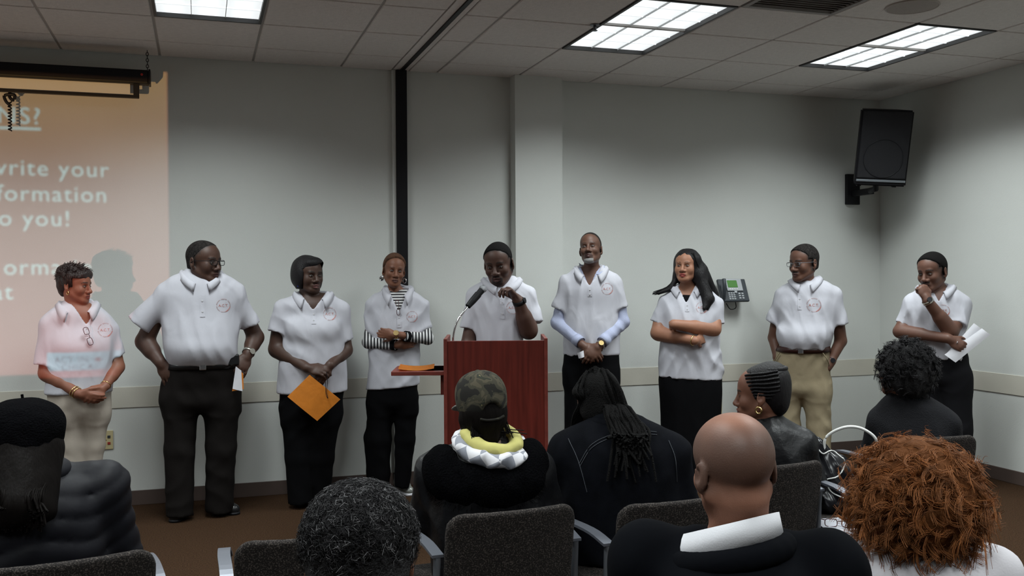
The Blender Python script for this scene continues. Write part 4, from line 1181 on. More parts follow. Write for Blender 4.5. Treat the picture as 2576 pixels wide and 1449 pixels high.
M['stripe_z'] = stripes_mat('black_white_stripes', (0.012, 0.012, 0.016), (0.62, 0.62, 0.62), 52)
M['stripe_x'] = stripes_mat('black_white_stripes_upright', (0.012, 0.012, 0.016), (0.62, 0.62, 0.62), 46, 0)
M['red_frame'] = mat('dark_red_frame', (0.07, 0.02, 0.025), 0.4)
M['black_cloth'] = mat('black_cloth', (0.004, 0.004, 0.005), 0.9, spec=.08)

def add_body(f, S, res=0.012, head_res=0.0040, hand_res=0.0054):
    hs = head_sdf(S.get('face', {}))
    b = SDF(); fine = []
    rows = f.rows(S['rows'], S.get('skin_in', 0.010))
    rows = [r for r in rows if r[0] > f.L(S['px'], S['rows'][min(3, len(S['rows']) - 1)][0])[2] - 0.06]
    b.loft(rows, 0.0, 2.2)
    nb = f.J(S['neck']); nr = S['neck'][3]
    b.rc(nb - [0, 0, 0.03], f.hxf(np.array([[0, 0.022, -0.055]]))[0], nr * 1.05, nr * 0.96, 0.03)
    # trapezius slopes
    rad_h = 0.165 * f.Hs.max()
    lo, hi = f.Ht - rad_h, f.Ht + rad_h
    b.sub_sdf(hs, (f.HR, f.Ht, f.Hs), 0.014, f.Ht - rad_h * 0.86, f.Ht + rad_h * 0.86)
    e = 0.122 * f.Hs.max()
    fine.append((f.Ht - [e, e, e * 1.08], f.Ht + [e, e, e * 1.08], head_res))
    for ch in S['arms']:
        pts = [f.J(j) for j in ch]
        for (p, j), (q, l) in zip(zip(pts, ch), zip(pts[1:], ch[1:])):
            b.rc(p - ([0, 0, j[3] * .35] if j is ch[0] else [0, 0, 0]), q, j[3] * (.84 if j is ch[0] else 1), l[3], 0.012)
        # muscle of the forearm
        if len(pts) >= 3:
            p, q = pts[-2], pts[-1]; r0 = ch[-2][3]
            b.rc(p + (q - p) * 0.08, p + (q - p) * 0.45, r0 * 1.0, r0 * 0.92, 0.02)
    f.hands = []
    for hd in S.get('hands', []):
        w = f.J(hd['w']); to = f.J(hd['to'])
        f.hands.append(hand(b, w, to, hd['palm'], hd.get('thumb', 1), hd.get('curl', (0.35, 0.45, 0.35)), hd.get('size', 1.0), hd.get('spread', 0.0), tcurl=hd.get('tcurl', 0.3)))
        c = w + unit(to - w) * 0.075
        fine.append((c - 0.10, c + 0.10, hand_res))
    V, Fq = b.mesh(res, fine)
    me = npmesh('body', V, Fq)
    C = np.tile(np.array(S['skin'], float), (len(V), 1))
    P = f.hinv(V)
    nearh = (np.abs(P) < 0.15).all(1)
    if nearh.any(): C[nearh] = paint_head(P[nearh], S.get('face', {}), C[nearh].copy())
    set_col(me, C)
    f.body = add('body', me, M['skin'], f.root)
    f.body_sdf = b
    if S.get('eyes', True): eye_parts(f.root, f.hxf, S.get('face', {}))
    return f.body

def vcut(x0, z0, slope, ylim, top=None):
    def fn(F, x, y, z):
        ins = np.minimum((z - f32(z0)) * f32(slope) - np.abs(x - f32(x0)), f32(ylim) - y) * f32(0.8)
        return np.maximum(F, ins)
    return fn
def add_polo(f, S, res=0.0095, m=None, name='polo_shirt', fold=0.009, seed=1):
    s = SDF(); rows = f.rows(S['rows'])
    s.loft(rows, 0.0, 2.25)
    zt = rows[0]
    for ch in S['sleeves']:
        a = f.J(ch[0]); b = f.J(ch[1])
        nbk = np.array([zt[1] + (a[0] - zt[1]) * 0.35, 0.005, zt[0] - 0.022])
        a = a - np.array([0, 0, ch[0][3] * 0.30]); s.rc(nbk, a + np.array([0, 0, ch[0][3] * .10]), 0.030, ch[0][3] * 0.74, 0.05)
        s.cone(a, b, ch[0][3] * .90, ch[1][3], 0.035)
    if S.get('bust'):
        for bx, by, r in S['bust']:
            c = f.L(bx, by); s.el((c[0], S['bust_y'], c[2]), (r, r * 0.8, r), 0.04)
    f.shirt_base = SDF(); f.shirt_base.ops = list(s.ops)
    s.post(folds(fold, seed))
    if S.get('hem_tilt'):
        px, py = S['hem_tilt'][0]; c0 = f.L(px, py); px, py = S['hem_tilt'][1]; c1 = f.L(px, py)
        k = (c1[2] - c0[2]) / (c1[0] - c0[0])
        s.post(lambda F, x, y, z: np.maximum(F, (f32(c0[2]) + (x - f32(c0[0])) * f32(k)) - z))
    if S.get('V'):
        v = f.L(S['V'][0], S['V'][1]); s.post(vcut(v[0], v[2], S['V'][2], 0.0))
    o = add_sdf(name, s, res, m or M['shirt'], f.root)
    f.shirt = s; f.shirt_o = o
    return o
def finish_polo(f, S):
    o = f.shirt_o; s = f.shirt
    c = S['collar']; cc = f.L(c['px'], c['py'], c.get('dy', 0.012))
    collar(o, f.shirt_base, cc, c.get('rx', 0.072), c.get('ry', 0.072), M['shirt'], c.get('zb', 0.030), c.get('zf', -0.035), c.get('open', 22), c.get('fall', 0.045), c.get('point', 0.016), c.get('tilt', 0.0))
    if 'placket' in S:
        px, y1, y0 = S['placket']; a = f.L(px, y1); b = f.L(px, y0); placket(o, s, a[0], a[2], b[2], M['shirt'])
    if 'logo' in S:
        l = f.L(*S['logo'][:2]); chest_logo(o, s, l, S['logo'][2] / f.ppm)
def add_legs(f, S, m, name='trousers', res=0.0125, fold=0.006, seed=3, k=0.035):
    s = SDF(); rows = f.rows(S['pants'])
    r0 = max(ch[0][3] for ch in S['legs'])
    rr = list(rows); n_ = len(rr)
    rr[-1] = (*rr[-1][:3], rr[-1][3] * .97, min(rr[-1][4], r0 + .010)); rr[-2] = (*rr[-2][:4], min(rr[-2][4], r0 + .028))
    rr.append((rr[-1][0] - .035, rr[-1][1], rr[-1][2], rr[-1][3] * .86, r0 * .80))
    s.loft(rr, 0.0, 2.3)
    for ch in S['legs']:
        pts = [f.J(j) for j in ch]
        s.rc(pts[0] + [0, 0, .07], pts[0], ch[0][3] * .94, ch[0][3], .04)
        if 'floor' in S:
            zf = S['floor']; l = ch[-1]
            pts[-1] = np.array([pts[-1][0], pts[-1][1], zf])
        for i in range(len(pts) - 1):
            last = i == len(pts) - 2
            (s.cone if last else s.rc)(pts[i], pts[i + 1], ch[i][3], ch[i + 1][3], k if i == 0 else 0.02)
    s.post(folds(fold, seed, (20, 20, 16)))
    o = add_sdf(name, s, res, m, f.root); f.pants = s; f.pants_o = o; f.pants_rows = rows
    return o
def ground(f, px, py):
    p = at_z(px, py, 0.0) - f.org; return np.array([np.dot(p, f.ex), np.dot(p, f.ey), 0.0])

# ---- 1 woman with short dark hair, lit by the slide
S = dict(px=195, rows=[(759, 168, 224, .056, .01), (779, 130, 258, .085), (818, 114, 288, .105), (868, 118, 288, .128, -.02), (910, 121, 285, .120, -.015), (950, 114, 284, .125), (989, 109, 283, .13)],
    skin=(0.215, 0.083, 0.050), neck=(196, 780, 0.0, .050), head=dict(cx=190, top=672, chin=763, yaw=58, pitch=4, dy=-.015, sw=.96),
    face=dict(lipc=(0.20, 0.06, 0.05), nose=1.05, jaw=.92, gaze=.003),
    sleeves=[[(124, 812, 0, .058), (115, 919, -.01, .070)], [(274, 826, 0.0, .056), (293, 894, .01, .055)]],
    arms=[[(122, 830, 0, .048), (117, 938, -.01, .046), (196, 990, -.15, .027)], [(282, 835, 0, .043), (296, 922, .0, .040), (264, 972, -.13, .026)]],
    hands=[dict(w=(198, 991, -.155), to=(245, 1006, -.185), palm=(0, .8, .35), thumb=1, curl=(.25, .35, .3), size=.92), dict(w=(262, 974, -.14), to=(228, 1000, -.19), palm=(0, .9, -.3), thumb=-1, curl=(.5, .6, .4), size=.92)],
    V=(217, 814, .62), collar=dict(px=196, py=760, dy=.006, rx=.064, ry=.062, zb=.032, zf=-.05, open=34, fall=.048), placket=(219, 817, 842), logo=(264, 828, 17),
    pants=[(955, 124, 278, .115), (1000, 119, 280, .125), (1045, 130, 278, .12)], legs=[[(172, 1045, 0, .088), (180, 1120, 0, .075), (185, 1200, 0, .072), (186, 1290, .01, .070)], [(238, 1045, 0, .084), (234, 1120, 0.01, .068), (229, 1200, .02, .058), (226, 1290, .03, .056)]], floor=.03, skin_in=.008)
f1 = Fig(195, 5.82, 'person in a polo washed pink by the projector and beige trousers, hands clasped')
f1.head_frame(S['head']); add_body(f1, S); add_polo(f1, S, seed=11, fold=.006); finish_polo(f1, S); add_legs(f1, S, M['trouser_beige'], seed=12)
for hx_, hy_ in ((0.02, 0.0), (0.13, 0.02)):
    q = f1.L(186 if hx_ < .1 else 226, 1290); shoe(f1, (q[0], 0.05 + hy_, 0), (q[0] + .02, -0.17 + hy_, 0), M['leather_black'], M['black'])
s = SDF(); s.el((0, 0.020, 0.045), (0.092, 0.108, 0.090), 0); s.el((0.0, 0.05, 0.085), (0.075, 0.075, 0.055), 0.03); s.el((0, 0.075, -0.005), (0.066, 0.045, 0.075), 0.03); s.el((0.012, -0.062, 0.082), (0.058, 0.030, 0.030), 0.03); s.rc((0.066, -0.03, 0.06), (0.072, -0.028, 0.005), 0.016, 0.008, 0.02); s.rc((-0.066, -0.03, 0.06), (-0.072, -0.028, 0.005), 0.016, 0.008, 0.02)
nz1 = trig_noise(5, (60, 60, 40)); s.post(lambda F, x, y, z: np.maximum(F + f32(.006) * nz1(x, y, z), np.minimum(f32(.048) - z, (f32(-0.022) - y))))
M['hair_brown'] = mat('dark_brown_hair', (0.018, 0.010, 0.009), 0.42, bump=0.9, bscale=120, stretch=(1, 1, .4))
ho = add_sdf('hair', s, .0055, M['hair_brown'], f1.root, f1.hxf)
def scatter_dirs(n, seed, zmin=-1.0, zmax=1.0):
    r = np.random.default_rng(seed); z = r.uniform(zmin, zmax, n); t = r.uniform(0, 2 * PI, n); q = np.sqrt(1 - z * z)
    return np.stack([q * np.cos(t), q * np.sin(t), z], 1), r
def strand_hair(name, parent, xf, m, base_c, base_r, n, length, seed, curl=0.012, turns=2.0, nseg=9, rad_=0.0016, zmin=-0.3, droop=0.4, cols=None, sides=3, keep=None, lift=1.0, along=None):
    D, r = scatter_dirs(n, seed, zmin)
    P0 = np.array(base_c) + D * np.array(base_r)
    if keep is not None:
        k = keep(P0); D, P0 = D[k], P0[k]; n = len(D)
    t = np.linspace(0, 1, nseg)[None, :, None]
    Ln = (length * r.uniform(0.6, 1.25, n))[:, None, None]
    A = np.cross(D, r.normal(size=(n, 3))); A /= np.linalg.norm(A, axis=1, keepdims=True); B = np.cross(D, A)
    ph = r.uniform(0, 2 * PI, n)[:, None, None]; tn = (turns * r.uniform(0.6, 1.4, n))[:, None, None]
    W = D[:, None, :] * t * Ln * lift
    if along is not None: W = W + (np.array(along)[None, None, :] if np.ndim(along) == 1 else along(P0)[:, None, :]) * t * Ln
    W = W + curl * (A[:, None, :] * (np.cos(ph + tn * 2 * PI * t) - np.cos(ph)) + B[:, None, :] * (np.sin(ph + tn * 2 * PI * t) - np.sin(ph)))
    W[..., 2] -= (droop * (t[..., 0] ** 2) * Ln[..., 0])
    P = P0[:, None, :] + W
    V, Fq = tubes_np(xf(P.reshape(-1, 3)).reshape(P.shape), np.linspace(1, 0.45, nseg)[None] * np.full((n, 1), rad_), sides)
    me = npmesh(name, V, Fq)
    if cols is not None:
        c = cols(n, r); set_col(me, np.repeat(c, nseg * sides, 0))
    o = add(name, me, m, parent)
    return o
strand_hair('hair_spikes', ho, f1.hxf, M['hair_brown'], (0, .025, .05), (.088, .10, .085), 420, .030, 3, .004, .5, 5, .0022, -.1, .2, keep=lambda P: (P[:, 1] > -0.03) | (P[:, 2] > .09), along=(0, -.5, 0))
for q in (1, -1):
    e = f1.hxf(np.array([[q * .082, .004, -.050]]))[0]; oo = hoop('earring', f1.root, e, .011, .002, M['gold'], (.6, .3, 0))
g0 = f1.L(221, 824); gs = conform(f1.shirt, [(g0[0], 0, g0[2])], .012)[0]
RG = Ry(rad(72)) ; glasses(f1.root, lambda P: (np.asarray(P) - [0, -.106, 0]) @ RG.T + f1.L(222, 842) * [1, 0, 1] + [0, gs[1] - .040, 0], M['red_frame'], temples=False, w=.022, h=.014, label='eyeglasses hung from the shirt opening')
w_ = f1.J((196, 990, -.15)); d_ = unit(w_ - f1.J((117, 938, -.01)))
for k_ in (0, 1): band('bracelet', w_ - d_ * (.010 + .018 * k_), d_, .031, .006, M['gold'], f1.root, .004)
w_ = f1.J((264, 972, -.13)); d_ = unit(w_ - f1.J((296, 922, 0))); band('bracelet', w_ - d_ * .012, d_, .029, .005, M['gold'], f1.root, .003)

# ---- 2 tall man, hands on hips
S = dict(px=510, rows=[(681, 470, 543, .075, .02), (700, 427, 583, .100, .01), (733, 404, 604, .122), (790, 405, 600, .142, -.01), (840, 408, 600, .158, -.03), (878, 412, 598, .168, -.04), (900, 418, 598, .160, -.03), (916, 426, 595, .140, -.02)],
    skin=(0.066, 0.032, 0.022), neck=(504, 716, 0.01, .066), head=dict(cx=513, top=606, chin=711, yaw=50, pitch=3, dy=-.02, sw=1.02, sd=.98),
    face=dict(lipc=(0.06, 0.025, 0.022), nose=1.15, jaw=1.1, cheek=1.15, lip=1.1, hairline=(.098, -.002, -.05, .05, (.022, .019, .018))),
    sleeves=[[(418, 735, 0, .072), (349, 817, .02, .084)], [(588, 730, 0, .068), (633, 819, .02, .060)]],
    arms=[[(412, 745, 0, .06), (364, 858, .06, .056), (403, 911, -.05, .036)], [(596, 742, 0, .056), (643, 848, .07, .052), (624, 890, -.03, .035)]],
    hands=[dict(w=(404, 912, -.055), to=(426, 955, -.08), palm=(.25, .9, 0), thumb=1, curl=(.15, .2, .2), spread=.16, size=1.1), dict(w=(623, 893, -.035), to=(604, 938, -.09), palm=(-.2, .9, 0), thumb=-1, curl=(.25, .3, .25), spread=.12, size=1.08)],
    collar=dict(px=506, py=688, dy=.014, rx=.085, ry=.082, zb=.036, zf=-.055, open=16, fall=.048), placket=(509, 742, 795), logo=(561, 767, 16.5),
    pants=[(900, 425, 596, .145), (930, 414, 602, .150), (970, 403, 604, .150), (1022, 408, 604, .142)],
    legs=[[(455, 1025, 0, .106), (452, 1130, -.01, .092), (452, 1285, -.02, .083)], [(557, 1025, 0, .110), (556, 1130, 0, .094), (551, 1278, .03, .086)]], floor=.028)
f2 = Fig(510, 6.11, 'person in eyeglasses, white polo and dark belted trousers with hands on hips')
f2.head_frame(S['head']); add_body(f2, S); add_polo(f2, S, seed=21, fold=.007); finish_polo(f2, S); add_legs(f2, S, M['trouser_brown'], seed=22)
zb = f2.L(510, 916)[2]; belt_ring(f2.pants_o, f2.pants_rows, zb - .022, zb + .022, M['leather_black'], .006, buckle=0.0)
add_sdf('hair', hair_cap({}, .0022, .098, -.002, -.05, .05), .0035, M['crop_grey'], f2.root, f2.hxf)
glasses(f2.root, f2.hxf, M['black'], w=.025, h=.0145)
t0 = ground(f2, 437, 1317); shoe(f2, (t0[0] + .04, t0[1] + .26, 0), t0, M['leather_black'], M['black'], .048)
t0 = ground(f2, 601, 1296); shoe(f2, (t0[0] - .16, t0[1] + .20, 0), t0, M['leather_black'], M['black'], .048)
a_ = f2.J((643, 848, .07)); b_ = f2.J((624, 890, -.03)); watch(f2.root, b_ - unit(b_ - a_) * .012, b_ - a_, .037, M['watch_silver'], M['watch_silver'], (.5, -.8, .2))
c_ = f2.L(587, 905, -.10); box('belt_pouch', (.078, .030, .072), (c_[0], -.108, c_[2]), M['leather_black'], f2.pants_o, rot=Matrix.Rotation(rad(38), 3, 'Z'), bevel=.010)
# papers in his hand
def quad_sheet(f, name, corners, dys, m, label, cat, thick=.002, bend=.01, parent=None, nseg=8):
    P = [f.L(px, py, dy) for (px, py), dy in zip(corners, dys)]
    bm = bmesh.new(); g_ = []
    for i in range(nseg + 1):
        u = i / nseg; row = []
        for j in range(5):
            v = j / 4; p = (P[0] * (1 - u) + P[1] * u) * (1 - v) + (P[3] * (1 - u) + P[2] * u) * v
            p = p + np.array([0, -bend * math.sin(PI * u), 0]); row.append(bm.verts.new(f.org + f.ex * p[0] + f.ey * p[1] + np.array([0, 0, p[2]])))
        g_.append(row)
    for i in range(nseg):
        for j in range(4): bm.faces.new([g_[i][j], g_[i + 1][j], g_[i + 1][j + 1], g_[i][j + 1]])
    c = Vector(sum((v.co for v in bm.verts), Vector()) / len(bm.verts))
    bmesh.ops.translate(bm, verts=bm.verts, vec=-c)
    bmesh.ops.recalc_face_normals(bm, faces=bm.faces); bmesh.ops.solidify(bm, geom=list(bm.faces), thickness=thick)
    o = add(name, bm_mesh(name, bm), m); o.location = c
    tag(o, label, cat); return o
quad_sheet(f2, 'paper_sheet', [(593, 922), (607, 932), (610, 984), (585, 978)], [-.13, -.135, -.13, -.125], M['paper'], 'white folded paper held at the hip by the person with hands on hips', 'paper')
quad_sheet(f2, 'envelope', [(596, 925), (612, 940), (613, 979), (584, 984)], [-.118, -.122, -.122, -.115], M['orange'], 'orange envelope edge behind the white paper at the hip beside the belt pouch', 'envelope', .003)

# ---- 3 woman with black bob and orange envelope
S = dict(px=785, rows=[(737, 756, 824, .066, .01), (756, 716, 850, .10), (794, 704, 866, .125), (826, 712, 862, .150, -.025), (866, 712, 868, .150, -.02), (910, 701, 871, .156, -.015), (950, 697, 873, .158), (988, 695, 873, .155)],
    skin=(0.058, 0.029, 0.020), neck=(787, 757, 0.0, .058), head=dict(cx=776, top=647, chin=737, yaw=33, pitch=2, dy=-.02, sw=1.05),
    face=dict(lipc=(0.16, 0.065, 0.06), nose=1.2, cheek=1.2, lip=1.2, jaw=1.05),
    sleeves=[[(712, 772, 0, .066), (699, 836, -.01, .069)], [(856, 776, 0, .064), (867, 856, 0, .061)]], bust=[(752, 826, .075), (822, 826, .075)], bust_y=-.10,
    arms=[[(705, 795, 0, .055), (696, 878, .0, .054), (772, 925, -.19, .031)], [(862, 805, 0, .05), (869, 880, .0, .047), (830, 919, -.18, .030)]],
    hands=[dict(w=(774, 926, -.195), to=(828, 936, -.23), palm=(0, .75, -.6), thumb=1, curl=(.35, .5, .4)), dict(w=(828, 921, -.185), to=(800, 962, -.205), palm=(.1, .9, 0), thumb=-1, curl=(.3, .35, .3), size=1.0)],
    V=(788, 778, .75), collar=dict(px=787, py=740, dy=.008, rx=.080, ry=.070, zb=.028, zf=-.03, open=30, fall=.046), placket=(789, 781, 812), logo=(829, 788, 15.5),
    pants=[(955, 703, 866, .14), (1000, 703, 863, .145), (1045, 708, 860, .14)], legs=[[(748, 1050, 0, .105), (753, 1150, 0, .092), (757, 1258, 0, .085)], [(817, 1050, .0, .105), (807, 1150, .01, .086), (801, 1252, .05, .082)]], floor=.03, skin_in=.008, hem_tilt=[(695, 990), (873, 982)])
f3 = Fig(785, 6.39, 'person in a white polo holding a large orange envelope before black trousers')
f3.head_frame(S['head']); add_body(f3, S); add_polo(f3, S, seed=31, fold=.007); finish_polo(f3, S); add_legs(f3, S, M['trouser_black'], seed=32)
s = SDF(); s.el((0, 0.024, 0.040), (0.093, 0.110, 0.094), 0); s.el((0, 0.045, -0.02), (0.094, 0.082, 0.085), 0.04); s.el((-0.068, 0.0, -0.03), (0.030, 0.05, 0.08), 0.03); s.el((0.068, 0.012, -0.03), (0.030, 0.05, 0.08), 0.03); s.el((0.01, -0.055, 0.083), (0.062, 0.035, 0.032), .03)
nz3 = trig_noise(8, (40, 40, 20)); s.post(lambda F, x, y, z: np.maximum(np.maximum(F + f32(.004) * nz3(x, y, z), f32(-0.092) - z), np.minimum(np.minimum(f32(.066) + x * f32(.40) - z, f32(-.038) - y), f32(.066) - np.abs(x))))
add_sdf('hair', s, .0065, M['hair'], f3.root, f3.hxf)
e = f3.hxf(np.array([[-.085, -.018, -.070]]))[0]; s = SDF(); s.el(e, (.007, .007, .010), 0); add_sdf('earring', s, .003, mat('blue_bead', (0.03, 0.06, 0.45), .25), f3.root)
for px, py, dx in ((757, 1272, -.01), (797, 1262, .0)):
    t0 = ground(f3, px, py); t0[1] = max(t0[1], -.1); shoe(f3, (t0[0] + .01, t0[1] + .23, 0), t0, M['leather_black'], M['black'])
quad_sheet(f3, 'envelope', [(779, 943), (856, 1005), (798, 1059), (723, 998)], [-.222, -.20, -.20, -.215], M['orange'], 'large orange envelope held low in both hands like a diamond', 'envelope', .006, .008)
kx = [f3.L(821, 935, -.235), f3.L(824, 958, -.235), f3.L(822, 985, -.23), f3.L(825, 1002, -.228), f3.L(820, 990, -.23), f3.L(819, 960, -.235)]
o = tube_obj('key_cord', smooth_path(kx, 30) , .002, M['black'], None, 5); o.location = f3.org; o.rotation_euler = (0, 0, -f3.phi); tag(o, 'thin dark cord dangling in front of the large orange envelope', 'cord')

# ---- 4 woman in striped undershirt, arms crossed
S = dict(px=995, rows=[(727, 972, 1028, .056, .015), (746, 940, 1058, .085, .01), (783, 928, 1070, .104), (840, 931, 1063, .115, -.01), (890, 928, 1056, .12), (940, 924, 1055, .125), (978, 921, 1055, .125)],
    skin=(0.185, 0.078, 0.046), neck=(1000, 742, 0.005, .044), head=dict(cx=991, top=639, chin=722, yaw=10, pitch=2, roll=6, dy=-.02, sw=.93),
    face=dict(lipc=(0.10, 0.04, 0.032), nose=1.15, cheek=.9, brow_s=.5, jaw=.95, hairline=(.088, -.006, -.055, .035, (.085, .036, .018))),
    sleeves=[[(938, 764, 0, .054), (938, 835, -.01, .058)], [(1060, 766, 0, .052), (1069, 828, -.01, .050)]],
    arms=[[(936, 790, 0, .038), (927, 860, -.04, .036), (1000, 868, -.155, .024)], [(1065, 790, 0, .036), (1076, 852, -.05, .034), (996, 842, -.215, .024)]],
    hands=[dict(w=(1000, 868, -.155), to=(1045, 862, -.13), palm=(0, .9, 0), thumb=1, curl=(.2, .3, .2), size=.9), dict(w=(994, 842, -.218), to=(962, 838, -.185), palm=(0, .95, .1), thumb=1, curl=(.25, .4, .3), size=.92)],
    V=(1003, 784, .42), collar=dict(px=1000, py=724, dy=.01, rx=.058, ry=.056, zb=.030, zf=-.05, open=30, fall=.055, point=.02), placket=(1004, 788, 822), logo=(1036, 795, 13.5),
    pants=[(950, 928, 1050, .11), (990, 925, 1050, .118), (1022, 925, 1049, .118)], legs=[[(957, 1030, 0, .086), (950, 1105, 0, .093), (952, 1190, 0, .080), (953, 1230, 0, .076)], [(1021, 1030, 0, .078), (1019, 1105, 0, .070), (1011, 1218, 0.0, .054)]], floor=.06, skin_in=.014, hem_tilt=[(921, 980), (1058, 966)])
f4 = Fig(995, 6.69, 'person with arms crossed, striped sleeves under a white polo, beside the lectern shelf')
f4.head_frame(S['head']); add_body(f4, S); add_polo(f4, S, seed=41, fold=.010); finish_polo(f4, S); add_legs(f4, S, M['trouser_black'], seed=42)
s = SDF(); s.loft(f4.rows(S['rows'][:4], .006), 0, 2.2); add_sdf('striped_undershirt', s, .012, M['stripe_z'], f4.root)
for nm, ch in (('striped_sleeve', [(936, 812, 0, .038), (927, 861, -.04, .043), (996, 868, -.155, .034)]), ('striped_sleeve', [(1065, 808, 0, .036), (1076, 852, -.05, .041), (1020, 846, -.19, .033)])):
    s = SDF(); p = [f4.J(j) for j in ch]; s.rc(p[0], p[1], ch[0][3], ch[1][3], 0); s.cone(p[1], p[2], ch[1][3], ch[2][3], .015); so = add_sdf(nm, s, .006, M['stripe_x'], f4.root)
    d_ = unit(p[2] - p[1]); band('cuff', p[2] - d_ * .012, d_, ch[2][3] + .001, .028, M['black_cloth'], so, .003)
s = hair_cap({}, .010, .086, -.006, -.055, .035); M['hair_red'] = mat('short_auburn_hair', (0.10, 0.042, 0.020), .8, bump=.9, bscale=300, var=.4, vscale=50)
add_sdf('hair', s, .004, M['hair_red'], f4.root, f4.hxf)
for q in (1, -1):
    e = f4.hxf(np.array([[q * .090, .0, -.066]]))[0]; eo = hoop('earring', f4.root, e, .014, .005, M['chrome'], (.5, .8, 0)); hoop('earring_ring', eo, e + [0, -.008, -.004], .009, .003, M['black'], (.8, .4, 0))
g0 = conform(f4.shirt, [(f4.L(1001, 780)[0], 0, f4.L(1001, 790)[2])], .014)[0]
RG = Ry(rad(82)); glasses(f4.root, lambda P: (np.asarray(P) - [0, -.106, 0]) @ RG.T * [.8, 1, 1] + np.array([f4.L(1001, 772)[0], g0[1] - .006, f4.L(1001, 772)[2]]), M['red_frame'], temples=False, w=.02, h=.013, label='dark red eyeglasses hung at the neckline')
a_ = f4.J((1020, 846, -.19)); b_ = f4.J((996, 842, -.215)); watch(f4.root, b_, b_ - a_, .026, M['gold'], M['gold'], (0, -.9, .4))
t0 = ground(f4, 1036, 1249); shoe(f4, (t0[0] - .09, t0[1] + .21, 0), t0, M['silver_shoe'], M['paper'], .042, laces=M['paper'])
t0 = f4.L(950, 1245); shoe(f4, (t0[0], .10, 0), (t0[0] - .02, -.13, 0), M['silver_shoe'], M['paper'], .042, laces=M['paper'])

# ---- 5 man speaking at the lectern
S = dict(px=1257, rows=[(699, 1232, 1292, .068, .02), (718, 1202, 1322, .10, .01), (752, 1186, 1334, .125), (812, 1195, 1325, .14, -.01), (850, 1198, 1318, .148, -.015), (955, 1195, 1320, .15)],
    skin=(0.070, 0.034, 0.024), neck=(1262, 726, 0.01, .062), head=dict(cx=1254, top=611, chin=716, yaw=-14, pitch=13, roll=-5, dy=-.035, sw=.98),
    face=dict(lipc=(0.075, 0.03, 0.026), nose=1.15, jaw=1.05, goatee=[(0.014, .010, .009)], eye_open=.55, lip=1.15, hairline=(.084, -.012, -.055, .03, (.010, .009, .009))),
    sleeves=[[(1200, 738, 0, .068), (1178, 828, -.02, .058)], [(1322, 738, 0, .070), (1343, 815, -.04, .064)]],
    arms=[[(1194, 772, 0, .052), (1177, 870, -.03, .048), (1215, 905, -.17, .032)], [(1332, 772, 0, .055), (1330, 832, -.10, .055), (1304, 757, -.20, .034)]],
    hands=[dict(w=(1216, 906, -.175), to=(1240, 910, -.22), palm=(0, .1, -.9), thumb=1, curl=(.3, .3, .2)), dict(w=(1303, 755, -.202), to=(1276, 722, -.225), palm=(-.62, -.25, -.7), thumb=-1, curl=(.95, .95, .55), size=1.06, tcurl=.5)],
    collar=dict(px=1262, py=704, dy=.014, rx=.078, ry=.076, zb=.034, zf=-.04, open=14, fall=.046), placket=(1263, 748, 800), logo=(1290, 772, 16),
    pants=[(930, 1200, 1318, .14), (965, 1196, 1321, .145), (1000, 1197, 1320, .14)], legs=[[(1228, 1010, 0, .09), (1226, 1110, 0, .078), (1226, 1280, 0, .07)], [(1290, 1010, 0, .09), (1291, 1110, 0, .078), (1291, 1280, 0, .07)]], floor=.03)
f5 = Fig(1257, 6.16, 'person speaking behind the lectern with one hand raised and a black wristband')
f5.head_frame(S['head']); add_body(f5, S); add_polo(f5, S, seed=51); finish_polo(f5, S); add_legs(f5, S, M['trouser_black'], seed=52, res=.012)
add_sdf('hair', hair_cap({}, .0035, .084, -.012, -.055, .03), .0035, M['crop'], f5.root, f5.hxf)
a_ = f5.J((1330, 832, -.10)); b_ = f5.J((1304, 757, -.20)); watch(f5.root, b_ - unit(b_ - a_) * .006, b_ - a_, .035, M['black'], M['black'], (.9, -.4, .2), label='black wristband watch', w=.026)
for px in (1226, 1291):
    q = f5.L(px, 1280); shoe(f5, (q[0], .06, 0), (q[0], -.20, 0), M['leather_black'], M['black'])

# ---- 6 tall man with grey goatee, hands clasped
S = dict(px=1486, rows=[(672, 1455, 1514, .06, .015), (689, 1426, 1546, .085, .01), (722, 1412, 1560, .108), (772, 1415, 1558, .115), (830, 1418, 1558, .122, -.01), (893, 1415, 1560, .128)],
    skin=(0.110, 0.052, 0.034), neck=(1487, 692, 0.005, .054), head=dict(cx=1486, top=586, chin=668, yaw=-12, pitch=-14, roll=-4, dy=-.02, sw=.93, k=1.04),
    face=dict(lipc=(0.07, 0.03, 0.027), nose=1.2, jaw=.95, cheek=.85, eye_open=.5, goatee=[(0.05, .03, .024), (0.30, .30, .30)], brow_s=.6, hairline=(.097, -.002, -.05, .045, (.028, .024, .022))),
    sleeves=[[(1426, 710, 0, .056), (1406, 777, 0, .060)], [(1546, 710, 0, .056), (1560, 775, 0, .061)]],
    arms=[[(1415, 740, 0, .038), (1403, 812, 0, .038), (1465, 868, -.155, .027)], [(1558, 740, 0, .038), (1566, 810, 0, .038), (1510, 867, -.165, .027)]],
    hands=[dict(w=(1467, 869, -.158), to=(1500, 895, -.20), palm=(0, .85, -.4), thumb=1, curl=(.4, .5, .4), size=1.1), dict(w=(1508, 869, -.17), to=(1478, 902, -.205), palm=(0, .9, -.2), thumb=-1, curl=(.35, .5, .4), size=1.1)],
    V=(1483, 719, .62), collar=dict(px=1486, py=674, dy=.01, rx=.074, ry=.064, zb=.030, zf=-.05, open=30, fall=.048), placket=(1484, 722, 745), logo=(1527, 726, 14),
    pants=[(870, 1420, 1556, .12), (912, 1417, 1558, .125), (948, 1418, 1557, .125)], legs=[[(1453, 960, 0, .1), (1451, 1090, 0, .084), (1451, 1215, 0, .078)], [(1522, 960, 0, .1), (1522, 1090, 0, .084), (1522, 1215, 0, .078)]], floor=.03, skin_in=.016)
